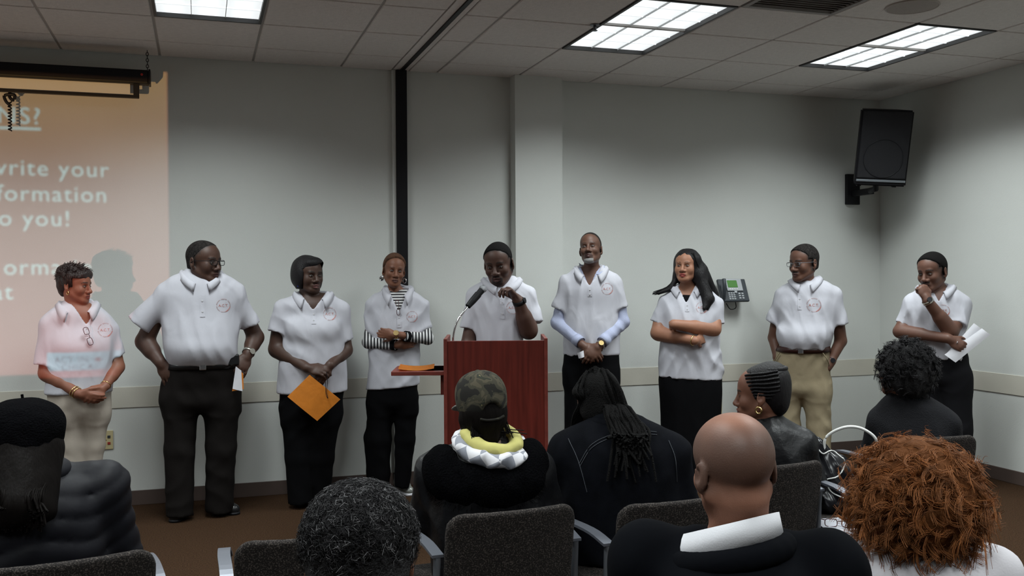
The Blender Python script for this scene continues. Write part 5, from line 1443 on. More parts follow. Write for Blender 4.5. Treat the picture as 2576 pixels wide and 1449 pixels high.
f6 = Fig(1486, 6.94, 'person with pale blue sleeves under a white polo, hands clasped, right of the lectern')
f6.head_frame(S['head']); add_body(f6, S); add_polo(f6, S, seed=61); finish_polo(f6, S); add_legs(f6, S, M['trouser_black'], seed=62, res=.012)
s = SDF(); s.loft(f6.rows(S['rows'][:4], .007), 0, 2.2); v = f6.L(1483, 722); s.post(vcut(v[0], v[2] - .005, .40, 0.0)); so = add_sdf('dress_shirt', s, .010, M['blue_cloth'], f6.root)
cc = f6.L(1486, 674, .01); collar(so, s, cc, .064, .056, M['blue_cloth'], .034, -.042, 36, .026, .0, name='dress_collar', flare=.014)
for ch in ([(1415, 755, 0, .038), (1403, 812, .0, .050), (1460, 862, -.145, .039)], [(1558, 755, 0, .038), (1566, 810, 0, .050), (1515, 861, -.155, .039)]):
    s = SDF(); p = [f6.J(j) for j in ch]; s.rc(p[0], p[1], ch[0][3], ch[1][3], 0); s.cone(p[1], p[2], ch[1][3], ch[2][3], .015); s.post(folds(.003, 65, (30, 30, 40))); so = add_sdf('dress_sleeve', s, .006, M['blue_cloth'], f6.root)
    d_ = unit(p[2] - p[1]); band('cuff', p[2] - d_ * .025, d_, ch[2][3] + .001, .055, M['blue_cloth'], so, .003)
add_sdf('hair', hair_cap({}, .002, .097, -.002, -.05, .045), .004, M['crop_grey'], f6.root, f6.hxf)
a_ = f6.J((1566, 810, 0)); b_ = f6.J((1510, 867, -.165)); watch(f6.root, b_, b_ - a_, .029, M['watch_silver'], M['gold'], (.2, -.9, .4))
for px in (1451, 1522):
    q = f6.L(px, 1215); shoe(f6, (q[0], .06, 0), (q[0], -.2, 0), M['leather_black'], M['black'])
quad_sheet(f6, 'tissue', [(1452, 888), (1468, 882), (1470, 898), (1456, 902)], [-.19, -.2, -.2, -.19], M['paper'], 'small crumpled white tissue in the clasped hands below the pale blue cuffs', 'tissue', .004, .012)

# ---- 7 woman with long black hair, arms crossed, long black skirt
S = dict(px=1735, rows=[(718, 1708, 1762, .06, .02), (737, 1678, 1794, .09, .01), (770, 1662, 1808, .125, -.01), (815, 1668, 1806, .145, -.03), (860, 1660, 1812, .135, -.01), (905, 1656, 1817, .14), (958, 1655, 1819, .142)],
    skin=(0.31, 0.145, 0.088), neck=(1729, 728, 0.0, .052), head=dict(cx=1727, top=629, chin=711, yaw=-17, pitch=-4, dy=-.025, sw=1.0),
    face=dict(lipc=(0.34, 0.05, 0.045), nose=1.05, cheek=1.15, brow_t=.0026, brow_s=.7, face_w=1.05),
    sleeves=[[(1676, 762, 0, .066), (1657, 814, -.01, .071)], [(1796, 762, 0, .070), (1800, 817, -.02, .072)]],
    arms=[[(1664, 782, 0, .058), (1655, 838, -.06, .054), (1748, 857, -.215, .032)], [(1803, 782, 0, .058), (1795, 828, -.08, .055), (1695, 816, -.235, .036)]],
    hands=[dict(w=(1750, 857, -.205), to=(1785, 848, -.09), palm=(0, .9, 0), thumb=-1, curl=(.2, .3, .2), size=.88), dict(w=(1697, 816, -.215), to=(1672, 822, -.07), palm=(.2, .9, 0), thumb=1, curl=(.3, .4, .3), size=.8)],
    V=(1727, 760, .52), collar=dict(px=1728, py=717, dy=.01, rx=.068, ry=.062, zb=.028, zf=-.045, open=32, fall=.048), placket=(1729, 763, 782), logo=(1765, 772, 14),
    pants=[(930, 1660, 1815, .13), (962, 1658, 1817, .14), (1050, 1662, 1814, .145), (1150, 1666, 1812, .15), (1190, 1668, 1812, .15)], skin_in=.016, hem_tilt=[(1655, 946), (1819, 956)])
f7 = Fig(1735, 7.16, 'person with crossed arms in a white polo and long black skirt beside the wall phone')
f7.head_frame(S['head']); add_body(f7, S); add_polo(f7, S, seed=71); finish_polo(f7, S)
s = SDF(); s.loft(f7.rows(S['pants']), 0, 2.3); s.post(folds(.005, 72, (20, 20, 5))); add_sdf('skirt', s, .014, M['trouser_black'], f7.root)
for px in (1705, 1770):
    q = f7.L(px, 1200); s = SDF(); s.rc((q[0], .03, .09), (q[0], .03, .20), .036, .046, 0); me_ = s.mesh(.01); lo_ = npmesh('ankle', *me_); set_col(lo_, np.tile(S['skin'], (len(me_[0]), 1))); add('ankle', lo_, M['skin'], f7.root)
    shoe(f7, (q[0], .06, 0), (q[0], -.18, 0), M['leather_black'], M['black'])
s = SDF(); s.loft(f7.rows(S['rows'][:4], .006), 0, 2.2); v = f7.L(1727, 741); s.post(lambda F, x, y, z: np.maximum(F, z - f32(v[2]))); add_sdf('black_top', s, .012, M['black_cloth'], f7.root)
# long hair: cap, side curtains and strands
H7 = lambda px, py, dy: f7.hinv(f7.L(px, py, dy)[None])[0]
s = SDF(); s.el((0, 0.022, 0.042), (0.094, 0.108, 0.092), 0); s.el((0, 0.055, -0.02), (0.094, 0.075, 0.10), 0.05)
s.rc((0.070, 0.0, 0.045), (0.088, 0.015, -0.06), .030, .040, .04); s.rc((0.088, 0.015, -0.06), tuple(H7(1782, 752, -.09)), .046, .040, .04); s.rc(tuple(H7(1782, 752, -.09)), tuple(H7(1772, 776, -.145)), .036, .014, .03)
s.rc((0.09, 0.06, -.03), tuple(H7(1795, 742, .08)), .055, .040, .04)
s.rc((-0.066, 0.02, 0.04), (-0.080, 0.03, -0.07), .026, .026, .04); s.rc((-0.080, 0.03, -0.07), tuple(H7(1686, 728, -.03)), .026, .016, .03); s.rc(tuple(H7(1686, 728, -.03)), tuple(H7(1652, 738, -.06)), .015, .006, .02)
s.rc((0.0, .07, -.06), tuple(H7(1735, 770, .14)), .07, .05, .05)
nz7 = trig_noise(17, (70, 70, 10))
def cut7(F, x, y, z):
    face = np.minimum(np.minimum(f32(.075) - np.abs(x + f32(.006)) * f32(.45) - z, f32(-.028) - y), np.minimum(f32(.064) - np.abs(x), z + f32(.15)))
    return np.maximum(F + f32(.004) * nz7(x, y, z), face)
s.post(cut7)
h7 = add_sdf('hair', s, .0065, M['hair'], f7.root, f7.hxf)
rg = np.random.default_rng(4); PP = []
for i in range(90):
    q = rg.uniform(-1, 1, 3)
    if i < 55:
        pts = [np.array([.03 + .04 * rg.uniform(), .0 + .05 * q[0], .095]), np.array([.092, .01 + .05 * q[0], .02]), np.array([.115, .02 + .05 * q[1], -.07]), H7(1786 + 10 * q[2], 745, -.05 + .05 * q[1]), H7(1774 + 8 * q[2], 775 + 6 * q[0], -.13)]
    else:
        pts = [np.array([-.03 - .03 * rg.uniform(), .02 + .03 * q[0], .095]), np.array([-.088, .03 + .04 * q[0], .02]), np.array([-.095, .04 + .03 * q[1], -.06]), H7(1684 + 6 * q[2], 724 + 5 * q[0], -.02), H7(1650 + 10 * q[2], 737 + 5 * q[1], -.05)]
    PP.append(smooth_path(pts, 14))
V, Fq = tubes_np(f7.hxf(np.array(PP).reshape(-1, 3)).reshape(len(PP), 14, 3), .0022, 4); add('hair_strands', npmesh('hair_strands', V, Fq), M['hair'], h7)
a_ = f7.J((1655, 838, -.06)); b_ = f7.J((1748, 857, -.215)); band('bracelet', b_ - unit(b_ - a_) * .012, b_ - a_, .034, .007, M['gold'], f7.root, .004)

# ---- 8 man in khaki trousers, hands in pockets
S = dict(px=2025, rows=[(702, 2003, 2062, .066, .02), (719, 1973, 2096, .10, .01), (750, 1954, 2108, .122), (810, 1956, 2100, .142, -.02), (838, 1953, 2096, .166, -.04), (858, 1957, 2090, .166, -.04), (876, 1964, 2084, .150, -.03)],
    skin=(0.125, 0.058, 0.038), neck=(2024, 730, 0.01, .058), head=dict(cx=2022, top=616, chin=706, yaw=-42, pitch=6, dy=-.025, sw=1.0),
    face=dict(lipc=(0.10, 0.042, 0.036), nose=1.15, jaw=1.0, moustache=(0.04, .03, .028), hairline=(.082, -.012, -.055, .02, (.022, .019, .018))),
    sleeves=[[(1970, 738, 0, .060), (1942, 811, .01, .058)], [(2098, 738, 0, .062), (2114, 818, 0, .064)]],
    arms=[[(1958, 770, 0, .048), (1946, 850, .05, .044), (1956, 898, -.03, .033), (1966, 915, -.05, .036)], [(2106, 772, 0, .05), (2115, 858, .04, .046), (2090, 908, -.02, .034), (2080, 925, -.04, .036)]],
    collar=dict(px=2026, py=704, dy=.014, rx=.080, ry=.074, zb=.036, zf=-.035, open=18, fall=.048), placket=(2012, 742, 778), logo=(2047, 766, 17),
    pants=[(866, 1962, 2084, .145, -.02), (885, 1952, 2088, .148, -.01), (912, 1943, 2090, .150), (950, 1946, 2090, .145), (988, 1955, 2090, .135)],
    legs=[[(1984, 992, 0, .092), (1986, 1070, 0, .082), (1988, 1165, 0, .076)], [(2054, 992, 0, .110), (2060, 1070, 0, .090), (2063, 1165, 0, .080)]], floor=.028)
f8 = Fig(2025, 7.47, 'person in eyeglasses and khaki trousers with both hands in the pockets')
f8.head_frame(S['head']); add_body(f8, S); add_polo(f8, S, seed=81, fold=.008); finish_polo(f8, S); add_legs(f8, S, M['trouser_khaki'], seed=82, fold=.008)
zb = f8.L(2020, 874)[2]; belt_ring(f8.pants_o, f8.pants_rows, zb - .022, zb + .018, M['leather_brown'], .007, buckle=-.02, dip=.012)
add_sdf('hair', hair_cap({}, .006, .082, -.012, -.055, .02), .004, M['crop_grey'], f8.root, f8.hxf); glasses(f8.root, f8.hxf, M['grey_metal'], w=.024, h=.014)
for pts_ in ([(1961, 888, -.13), (1950, 905, -.10), (1944, 918, -.05)], [(2070, 888, -.14), (2081, 905, -.12), (2088, 925, -.05)]):
    tube_obj('pocket_edge', smooth_path([f8.L(*p) for p in pts_], 10), .004, M['trouser_khaki'], f8.pants_o, 6)
a_ = f8.J((2115, 858, .04)); b_ = f8.J((2090, 908, -.02)); watch(f8.root, b_ - unit(b_ - a_) * .004, b_ - a_, .035, M['blackm'], M['blackm'], (.3, -.9, .1), w=.022)
for px in (1988, 2063):
    q = f8.L(px, 1165); shoe(f8, (q[0], .06, 0), (q[0] - .01, -.2, 0), M['leather_brown'], M['black'])

# ---- 9 man with fist at his mouth holding papers
S = dict(px=2355, rows=[(718, 2324, 2384, .066, .02), (736, 2294, 2418, .10, .01), (770, 2274, 2432, .13), (822, 2276, 2431, .138), (862, 2286, 2432, .142), (900, 2292, 2432, .142)],
    skin=(0.120, 0.055, 0.037), neck=(2350, 740, 0.005, .062), head=dict(cx=2345, top=636, chin=731, yaw=-30, pitch=10, roll=-3, dy=-.03, sw=.98),
    face=dict(lipc=(0.09, 0.038, 0.032), nose=1.2, jaw=1.0, moustache=(0.02, .014, .012), eye_open=.7, hairline=(.082, -.012, -.05, .025, (.010, .009, .009))),
    sleeves=[[(2294, 762, 0, .064), (2272, 817, -.02, .064)], [(2418, 762, 0, .072), (2408, 820, -.085, .068)]],
    arms=[[(2284, 785, 0, .052), (2264, 834, -.07, .048), (2386, 852, -.225, .034)], [(2424, 775, 0, .058), (2392, 834, -.14, .052), (2333, 756, -.245, .034)]],
    hands=[dict(w=(2388, 853, -.226), to=(2420, 872, -.235), palm=(0, .9, -.2), thumb=1, curl=(.6, .8, .5), size=1.05), dict(w=(2332, 754, -.247), to=(2318, 716, -.235), palm=(-.55, .75, .1), thumb=-1, curl=(1.2, 1.3, .8), size=1.08, tcurl=.5)],
    V=(2362, 757, .5), collar=dict(px=2354, py=720, dy=.014, rx=.080, ry=.074, zb=.034, zf=-.04, open=26, fall=.046), placket=(2358, 764, 795), logo=(2372, 780, 15),
    pants=[(880, 2300, 2432, .138), (920, 2296, 2440, .145), (962, 2296, 2442, .145)], legs=[[(2332, 972, 0, .1), (2335, 1080, 0, .09), (2335, 1205, 0, .085)], [(2404, 972, 0, .108), (2407, 1080, 0, .105), (2408, 1205, 0, .1)]], floor=.03)
f9 = Fig(2355, 6.94, 'person at the far right with a fist to the mouth holding folded papers')
f9.head_frame(S['head']); add_body(f9, S); add_polo(f9, S, seed=91); finish_polo(f9, S); add_legs(f9, S, mat('charcoal_trousers', (0.011, 0.011, 0.013), .9, spec=.08), seed=92, res=.011)
add_sdf('hair', hair_cap({}, .006, .082, -.012, -.05, .025), .004, M['crop'], f9.root, f9.hxf)
a_ = f9.J((2392, 834, -.14)); b_ = f9.J((2333, 756, -.245)); watch(f9.root, b_ - unit(b_ - a_) * .006, b_ - a_, .036, M['watch_silver'], M['blackm'], (.3, -.9, .3), w=.022)
h0 = f9.hands[0]; hoop('ring', f9.root, f9.L(2407, 862, -.245), .010, .003, M['chrome'], (.9, .1, -.4))
for px in (2335, 2408):
    q = f9.L(px, 1205); shoe(f9, (q[0], .06, 0), (q[0] - .02, -.2, 0), M['leather_black'], M['black'])
quad_sheet(f9, 'folded_papers', [(2450, 813), (2468, 826), (2402, 905), (2382, 888)], [-.19, -.19, -.215, -.215], M['paper'], 'folded white papers rear sheet held by the person at the far right', 'papers', .003, .004)
quad_sheet(f9, 'folded_papers', [(2470, 826), (2491, 842), (2404, 912), (2376, 892)], [-.205, -.205, -.235, -.235], M['paper'], 'folded white papers front sheet held by the person at the far right', 'papers', .003, .006)

# ------------------------------------------------------------------ chairs
def round_panel(w, h, r, t, zc, yfun):
    s = SDF()
    def fn(x, y, z):
        qx = np.abs(x) - f32(w / 2 - r); qz = np.abs(z - f32(zc)) - f32(h / 2 - r)
        d2 = np.sqrt(np.maximum(qx, 0) ** 2 + np.maximum(qz, 0) ** 2) + np.minimum(np.maximum(qx, qz), 0) - f32(r)
        dy = np.abs(y - yfun(x, z)) - f32(t / 2)
        a = np.maximum(d2 + f32(.010), 0); b = np.maximum(dy + f32(.010), 0)
        return np.sqrt(a * a + b * b) + np.minimum(np.maximum(d2 + f32(.010), dy + f32(.010)), 0) - f32(.010)
    return s.add(fn, (-w / 2, -.16, zc - h / 2), (w / 2, .12, zc + h / 2))
CH_W = 0.44
def make_chair():
    root = empty('stacking_chair')
    s = round_panel(CH_W, .40, .055, .030, .595, lambda x, z: -f32(.015) - (z - f32(.42)) * f32(.16) - (f32(.035) - x * x * f32(.75)))
    bk = add_sdf('backrest', s, .009, M['chair_fabric'], root)
    s = SDF()
    def seat(x, y, z):
        qx = np.abs(x) - f32(.17); qy = np.abs(y - f32(.25)) - f32(.17)
        d2 = np.sqrt(np.maximum(qx, 0) ** 2 + np.maximum(qy, 0) ** 2) - f32(.06)
        dz = np.abs(z - f32(.455)) - f32(.030)
        a = np.maximum(d2 + f32(.02), 0); b = np.maximum(dz + f32(.02), 0)
        return np.sqrt(a * a + b * b) + np.minimum(np.maximum(d2 + f32(.02), dz + f32(.02)), 0) - f32(.02)
    s.add(seat, (-.24, .0, .42), (.24, .5, .49)); add_sdf('seat', s, .012, M['chair_fabric'], root)
    for q in (-1, 1):
        tube_obj('leg', [(q * .245, -.06, .0), (q * .240, -.02, .40), (q * .238, -.035, .655)], .0125, M['grey_metal'], root, 8)
        tube_obj('leg', [(q * .248, .45, .0), (q * .240, .43, .40), (q * .240, .40, .62)], .0125, M['grey_metal'], root, 8)
        # flat armrest sweeping forward from the rear post
        pts = smooth_path([(q * .238, -.045, .655), (q * .243, .06, .672), (q * .250, .20, .672), (q * .250, .33, .660), (q * .244, .405, .620)], 14)
        bm = bmesh.new(); pr = None
        for p in pts:
            cu_ = [bm.verts.new((p[0] + dx, p[1], p[2] + dz)) for dx, dz in ((-.019, 0), (.019, 0), (.019, .009), (-.019, .009))]
            if pr:
                for i in range(4): bm.faces.new([pr[i], pr[(i + 1) % 4], cu_[(i + 1) % 4], cu_[i]])
            else: bm.faces.new(cu_[::-1])
            pr = cu_
        bm.faces.new(pr); bmesh.ops.recalc_face_normals(bm, faces=bm.faces)
        add('armrest', bm_mesh('armrest', bm), M['arm_metal'], root)
        box('seat_rail', (.02, .46, .022), (q * .222, .2, .424), M['grey_metal'], root, bevel=.004)
    box('cross_bar', (.45, .022, .022), (0, .42, .418), M['grey_metal'], root, bevel=.004); box('cross_bar', (.45, .022, .022), (0, .0, .418), M['grey_metal'], root, bevel=.004)
    return root
M['arm_metal'] = mat('armrest_metal', (0.17, 0.18, 0.21), .36, metal=.6)
CH0 = make_chair(); _ch = [0]
def chair(px, dep, rz, label, dx=0, dy=0):
    p, phi = frame_at(px, dep)
    r = CH0 if _ch[0] == 0 else copy_tree(CH0)
    _ch[0] += 1
    r.location = (p[0] + dx, p[1] + dy, 0); r.rotation_euler = (0, 0, rad(rz)); tag(r, label, 'chair', 'grey stacking chairs of the audience'); return r
chair(158, 2.58, 11, 'speckled grey chair at bottom left under the person in the black beret')
chair(780, 2.80, -2, 'speckled grey chair mostly hidden behind the person with hoop earrings at bottom centre')
chair(1264, 3.10, 4, 'speckled grey chair under the person in the camouflage cap')
chair(1672, 3.22, 4, 'speckled grey chair under the person in the dark denim jacket')
chair(1926, 3.80, 6, 'speckled grey chair under the person in the black leather jacket')
chair(2264, 3.82, -6, 'speckled grey empty chair with papers and a handbag on its seat')
chair(2322, 4.42, -8, 'grey chair under the person in the charcoal top, nearly hidden')

# ------------------------------------------------------------------ seated audience, seen from behind
M['puffer'] = mat('black_puffer', (0.0045, 0.0045, 0.0072), .6, spec=.2, bump=.12, bscale=25)
M['denim'] = mat('black_denim', (0.0038, 0.0042, 0.006), .95, spec=.06, bump=.25, bscale=500, var=.25, vscale=25)
M['fur'] = mat('black_fur', (0.0025, 0.0025, 0.003), 1.0, spec=.02, bump=1.0, bscale=160)
M['leather_j'] = mat('black_leather_jacket', (0.0045, 0.0045, 0.0055), .42, spec=.25, bump=.3, bscale=40)
M['wool'] = mat('charcoal_knit', (0.013, 0.013, 0.015), .95, spec=.1, bump=.5, bscale=200)
M['knit_black'] = mat('black_knit', (0.003, 0.003, 0.0037), 1.0, spec=.03, bump=1.0, bscale=180)
M['black_suit'] = mat('black_wool', (0.0032, 0.0036, 0.005), .95, spec=.05)
M['white_top'] = mat('white_knit', (0.54, 0.52, 0.55), .85, bump=.1, bscale=200)
M['hair_dark'] = mat('long_dark_hair', (0.0050, 0.0038, 0.0034), .6, spec=.07, bump=.35, bscale=160, stretch=(1, 1, .08))
M['hair_col'] = col_mat('curly_hair_strands', .6, .18, .03, 200)
M['loc'] = mat('black_locs', (0.007, 0.0065, 0.0065), .85, spec=.12, bump=1.0, bscale=260)
def seated(f, S, jm, jname='jacket', res=.010, fold=.006, seed=5, ridge=None, face=None, trouser=None, head_res=.0075):
    hs = head_sdf(S.get('face', {})); b = SDF()
    rows = f.rows(S['rows'], .018); b.loft(rows[:4], 0, 2.2)
    nb = f.J(S['neck']); nr = S['neck'][3]
    b.rc(nb - [0, 0, .04], f.hxf(np.array([[0, .022, -.055]]))[0], nr * 1.08, nr, .03)
    rh = .165 * f.Hs.max(); b.sub_sdf(hs, (f.HR, f.Ht, f.Hs), .014, f.Ht - rh * .86, f.Ht + rh * .86)
    # arms resting in the lap
    hw = rows[2][3]; cx = rows[2][1]; zsh = rows[2][0]
    sh = S.get('sh', (hw - .03, zsh - .03)); zl = .56
    el = [np.array([cx + q * (sh[0] + .05), .06, max(zsh - .30, .66)]) for q in (-1, 1)]
    wr = [np.array([cx + q * .09, .36, zl + .03]) for q in (-1, 1)]
    for i, q in enumerate((-1, 1)):
        b.rc(el[i], wr[i], .036, .027, .01); hand(b, wr[i], wr[i] + np.array([-q * .05, .08, -.01]), (0, 0, -1), -q, size=.95)
    e = .125 * f.Hs.max()
    V, Fq = b.mesh(.013, [(f.Ht - e, f.Ht + e, head_res)])
    me = npmesh('body', V, Fq); C = np.tile(np.array(S['skin'], float), (len(V), 1)); P = f.hinv(V); nh = (np.abs(P) < .15).all(1)
    C[nh] = paint_head(P[nh], S.get('face', {}), C[nh].copy())
    if 'scalp' in S: C[nh] = S['scalp'](P[nh], C[nh])
    set_col(me, C); f.body = add('body', me, M['skin'], f.root)
    s = SDF(); rj = f.rows(S['rows']); s.loft(rj, 0, 2.4)
    for i, q in enumerate((-1, 1)):
        a = np.array([cx + q * sh[0], 0.0, sh[1]]); r = S.get('sl_r', .062)
        s.rc(np.array([rj[0][1] + q * rj[0][3] * .5, .0, rj[0][0] - .03]), a, .04, r, .06); s.rc(a, el[i], r, r * .92, .03); s.cone(el[i], wr[i] - (wr[i] - el[i]) * .08, r * .9, .042, .02)
    if ridge: s.post(ridge)
    if fold: s.post(folds(fold, seed, (18, 18, 12)))
    f.jacket = s; f.jacket_o = add_sdf(jname, s, res, jm, f.root)
    # lower body on the seat
    p = SDF(); hip = .105
    for q in (-1, 1):
        p.rc((cx + q * .085, .02, .575), (cx + q * .10, .42, .565), .098, .072, .03); p.rc((cx + q * .10, .43, .555), (cx + q * .10, .45, .12), .066, .050, .02)
    p.loft([(.50, cx, .03, .17, .12), (.62, cx, .0, .18, .125), (.72, cx, .0, .165, .115)], .05)
    p.post(lambda F, x, y, z: np.maximum(F, np.minimum(f32(.490) - z, f32(.40) - y)))
    add_sdf('trousers', p, .022, trouser or M['trouser_black'], f.root)
    for q in (-1, 1): shoe(f, (cx + q * .10, .42, 0), (cx + q * .11, .66, 0), M['leather_black'], M['black'])
    return s
def quilt(zs=17.0, amp=.014):
    return lambda F, x, y, z: F - f32(amp) * (np.abs(np.sin(z * f32(zs * PI) + y * f32(3) - x * f32(9.0) + f32(1.2) * np.sin(x * f32(14) + y * f32(9)))) ** f32(.6)) + f32(amp)

# ---- A black beret, long hair, puffer coat
fa = Fig(62, 2.88, 'seated person in a black beret and black quilted puffer coat at bottom left')
S = dict(rows=[(1178, -8, 135, .085), (1212, -95, 212, .13), (1262, -128, 255, .16), (1335, -140, 268, .17), (1460, -145, 270, .175), (1530, -140, 265, .17)], skin=(.14, .065, .042), neck=(60, 1180, 0, .055), head=dict(cx=55, top=1010, chin=1206, yaw=178, pitch=3, dy=.0), sh=(.205, 1.0), sl_r=.085)
fa.head_frame(S['head']); zsh = fa.L(60, 1245)[2]; S['sh'] = (.200, zsh); seated(fa, S, M['puffer'], 'puffer_coat', .010, .005, 6, quilt(15, .008))
s = SDF(); cc = fa.L(62, 1188, .0); s.el((cc[0], .0, cc[2]), (.135, .12, .055), 0); s.el((cc[0], .02, cc[2] + .06), (.085, .085, .05), .01, True); add_sdf('coat_collar', s, .009, M['puffer'], fa.jacket_o)
s = SDF(); s.el((0, .01, .01), (.088, .112, .105), 0); s.rc((0, .06, -.02), tuple(fa.hinv(fa.L(45, 1265, -.165)[None])[0]), .088, .075, .05); s.rc((.055, .05, -.03), tuple(fa.hinv(fa.L(-10, 1290, -.14)[None])[0]), .06, .05, .05); s.rc((-.06, .05, -.03), tuple(fa.hinv(fa.L(112, 1285, -.15)[None])[0]), .06, .035, .05)
nza = trig_noise(33, (80, 80, 8)); s.post(lambda F, x, y, z: np.maximum(F + f32(.006) * nza(x, y, z), np.minimum(f32(-.03) - y, f32(.07) - z))); ha = add_sdf('hair', s, .009, M['hair_dark'], fa.root, fa.hxf)
rg = np.random.default_rng(12); PP = []
for i in range(150):
    q = rg.uniform(-1, 1, 3); top = np.array([.085 * q[0], .085 + .02 * q[1], .0]); pts = [top, top + [.01 * q[1], .02, -.09], fa.hinv(fa.L(50 - 55 * q[0] + 12 * q[2], 1240, -.20 + .02 * q[1])[None])[0], fa.hinv(fa.L(48 - 62 * q[0] + 14 * q[1], 1310 + 30 * q[2], -.215 + .02 * q[2])[None])[0]]
    PP.append(smooth_path(pts, 12))
V, Fq = tubes_np(fa.hxf(np.array(PP).reshape(-1, 3)).reshape(len(PP), 12, 3), .0035, 4); add('hair_strands', npmesh('hair_strands', V, Fq), M['hair_dark'], ha)
s = SDF(); s.el((-.004, .020, .050), (.120, .128, .082), 0); s.el((0, .035, -.012), (.110, .112, .088), .04); nzb = trig_noise(3, (45, 45, 45)); s.post(lambda F, x, y, z: np.maximum(F + f32(.004) * nzb(x, y, z), f32(-.022) - z - y * f32(.30))); bo = add_sdf('beret', s, .008, M['knit_black'], fa.root, fa.hxf)
tube_obj('beret_stem', fa.hxf(np.array([(-.004, .012, .125), (-.002, .014, .142)])), .004, M['knit_black'], bo, 6)

# ---- B grey-black short curls, bottom centre
fb = Fig(905, 1.65, 'seated person with hoop earrings seen from behind at bottom centre')
S = dict(rows=[(1600, 840, 970, .08), (1640, 720, 1090, .12), (1700, 660, 1150, .15), (1780, 650, 1160, .16), (1900, 660, 1150, .16)], skin=(.17, .075, .045), neck=(905, 1590, 0, .055), head=dict(cx=905, top=1222, chin=1570, yaw=176, pitch=6, sw=1.05), sh=(.18, .80))
fb.head_frame(S['head']); S['sh'] = (.18, fb.L(905, 1690)[2]); seated(fb, S, M['wool'], 'sweater', .012, .006, 7)
s = SDF(); s.el((0, .016, .034), (.0900, .108, .093), 0); s.el((0, .06, -.035), (.078, .050, .060), .04); nzc = trig_noise(9, (110, 110, 110)); s.post(lambda F, x, y, z: np.maximum(F + f32(.003) * nzc(x, y, z), np.minimum(f32(-.03) - y, f32(.09) - z))); M['curl_base'] = mat('curl_base', (.010, .009, .010), .9, bump=1.0, bscale=220); hb = add_sdf('hair', s, .007, M['curl_base'], fb.root, fb.hxf)
def cols_b(n, r):
    c = np.tile([.016, .015, .016], (n, 1)) * r.uniform(.6, 1.5, (n, 1)); g_ = r.uniform(size=n) < .13; c[g_] = np.array([.18, .175, .18]) * r.uniform(.5, 1.2, (g_.sum(), 1)); return c
strand_hair('hair_curls', hb, fb.hxf, M['hair_col'], (0, .016, .034), (.089, .107, .092), 4600, .024, 21, .0065, 1.2, 5, .0008, -.75, .15, cols_b, 3, keep=lambda P: (P[:, 1] > -.05) | (P[:, 2] > .06), lift=.42)
for q in (1, -1): hoop('earring', fb.root, fb.hxf(np.array([[q * .088, .008, -.066]]))[0], .020, .0018, M['chrome'], (.3, .9, 0))

# ---- C camouflage cap, fur-hooded coat
fc = Fig(1222, 3.38, 'seated person in a camouflage cap and black fur-hooded coat before the lectern')
S = dict(rows=[(1108, 1170, 1285, .09), (1135, 1118, 1328, .13), (1180, 1085, 1358, .16), (1240, 1078, 1366, .17), (1330, 1080, 1364, .17), (1440, 1085, 1360, .17)], skin=(.10, .048, .032), neck=(1215, 1112, 0, .05), head=dict(cx=1211, top=953, chin=1116, yaw=-160, pitch=6, roll=4, sw=1.0), sl_r=.078)
fc.head_frame(S['head']); S['sh'] = (.165, fc.L(1222, 1185)[2]); seated(fc, S, M['leather_j'], 'leather_coat', .010, .010, 8)
s = SDF(); c = fc.L(1222, 1212, -.05); s.el((c[0], -.09, c[2]), (.185, .105, .095), 0); cl = fc.L(1112, 1182, -.06); s.el((cl[0], -.05, cl[2]), (.070, .09, .085), .05); cr = fc.L(1330, 1172, -.04); s.el((cr[0], -.03, cr[2]), (.072, .10, .095), .05)
nzf = trig_noise(55, (60, 60, 60)); s.post(lambda F, x, y, z: F + f32(.007) * nzf(x, y, z)); fo = add_sdf('fur_hood', s, .009, M['fur'], fc.root)
strand_hair('fur_hairs', fo, lambda P: P, M['fur'], (c[0], -.085, c[2]), (.195, .105, .108), 2200, .018, 5, .002, .5, 4, .0007, -.8, .3, lift=.8)
def plaid_mat():
    m, nt, b = new_mat('grey_plaid'); tc = nt.nodes.new('ShaderNodeTexCoord'); ch = nt.nodes.new('ShaderNodeTexChecker'); ch.inputs['Scale'].default_value = 22; ch.inputs[1].default_value = (.62, .61, .64, 1); ch.inputs[2].default_value = (.24, .25, .29, 1)
    mp = nt.nodes.new('ShaderNodeMapping'); mp.inputs['Rotation'].default_value = (.2, .4, .5); nt.links.new(tc.outputs['Object'], mp.inputs[0]); nt.links.new(mp.outputs[0], ch.inputs[0]); nt.links.new(ch.outputs[0], b.inputs['Base Color']); b.inputs['Roughness'].default_value = .9; return m
M['plaid'] = plaid_mat(); M['yellow'] = mat('yellow_lining', (.50, .46, .15), .8, var=.05, vscale=30)
hc_ = fc.L(1236, 1122, -.06)
def ring_pts(rx, ry, dz, n=28): return [(hc_[0] + rx * math.sin(t), -.045 + ry * -math.cos(t), hc_[2] + dz - .030 * math.cos(t) * 1.0 - .018 * math.sin(t)) for t in np.linspace(0, 2 * PI, n + 1)[:-1]]
s = SDF(); rp = ring_pts(.112, .115, -.002, 24)
for i in range(24): s.rc(rp[i], rp[(i + 1) % 24], .024, .024, .01)
s.post(folds(.006, 77, (40, 40, 40))); po = add_sdf('plaid_hood', s, .006, M['plaid'], fc.root)
s = SDF(); rp = ring_pts(.083, .088, .028, 20)
for i in range(20): s.rc(rp[i], rp[(i + 1) % 20], .022, .022, .015)
s.post(folds(.006, 78, (40, 40, 40))); add_sdf('hood_lining', s, .006, M['yellow'], po)
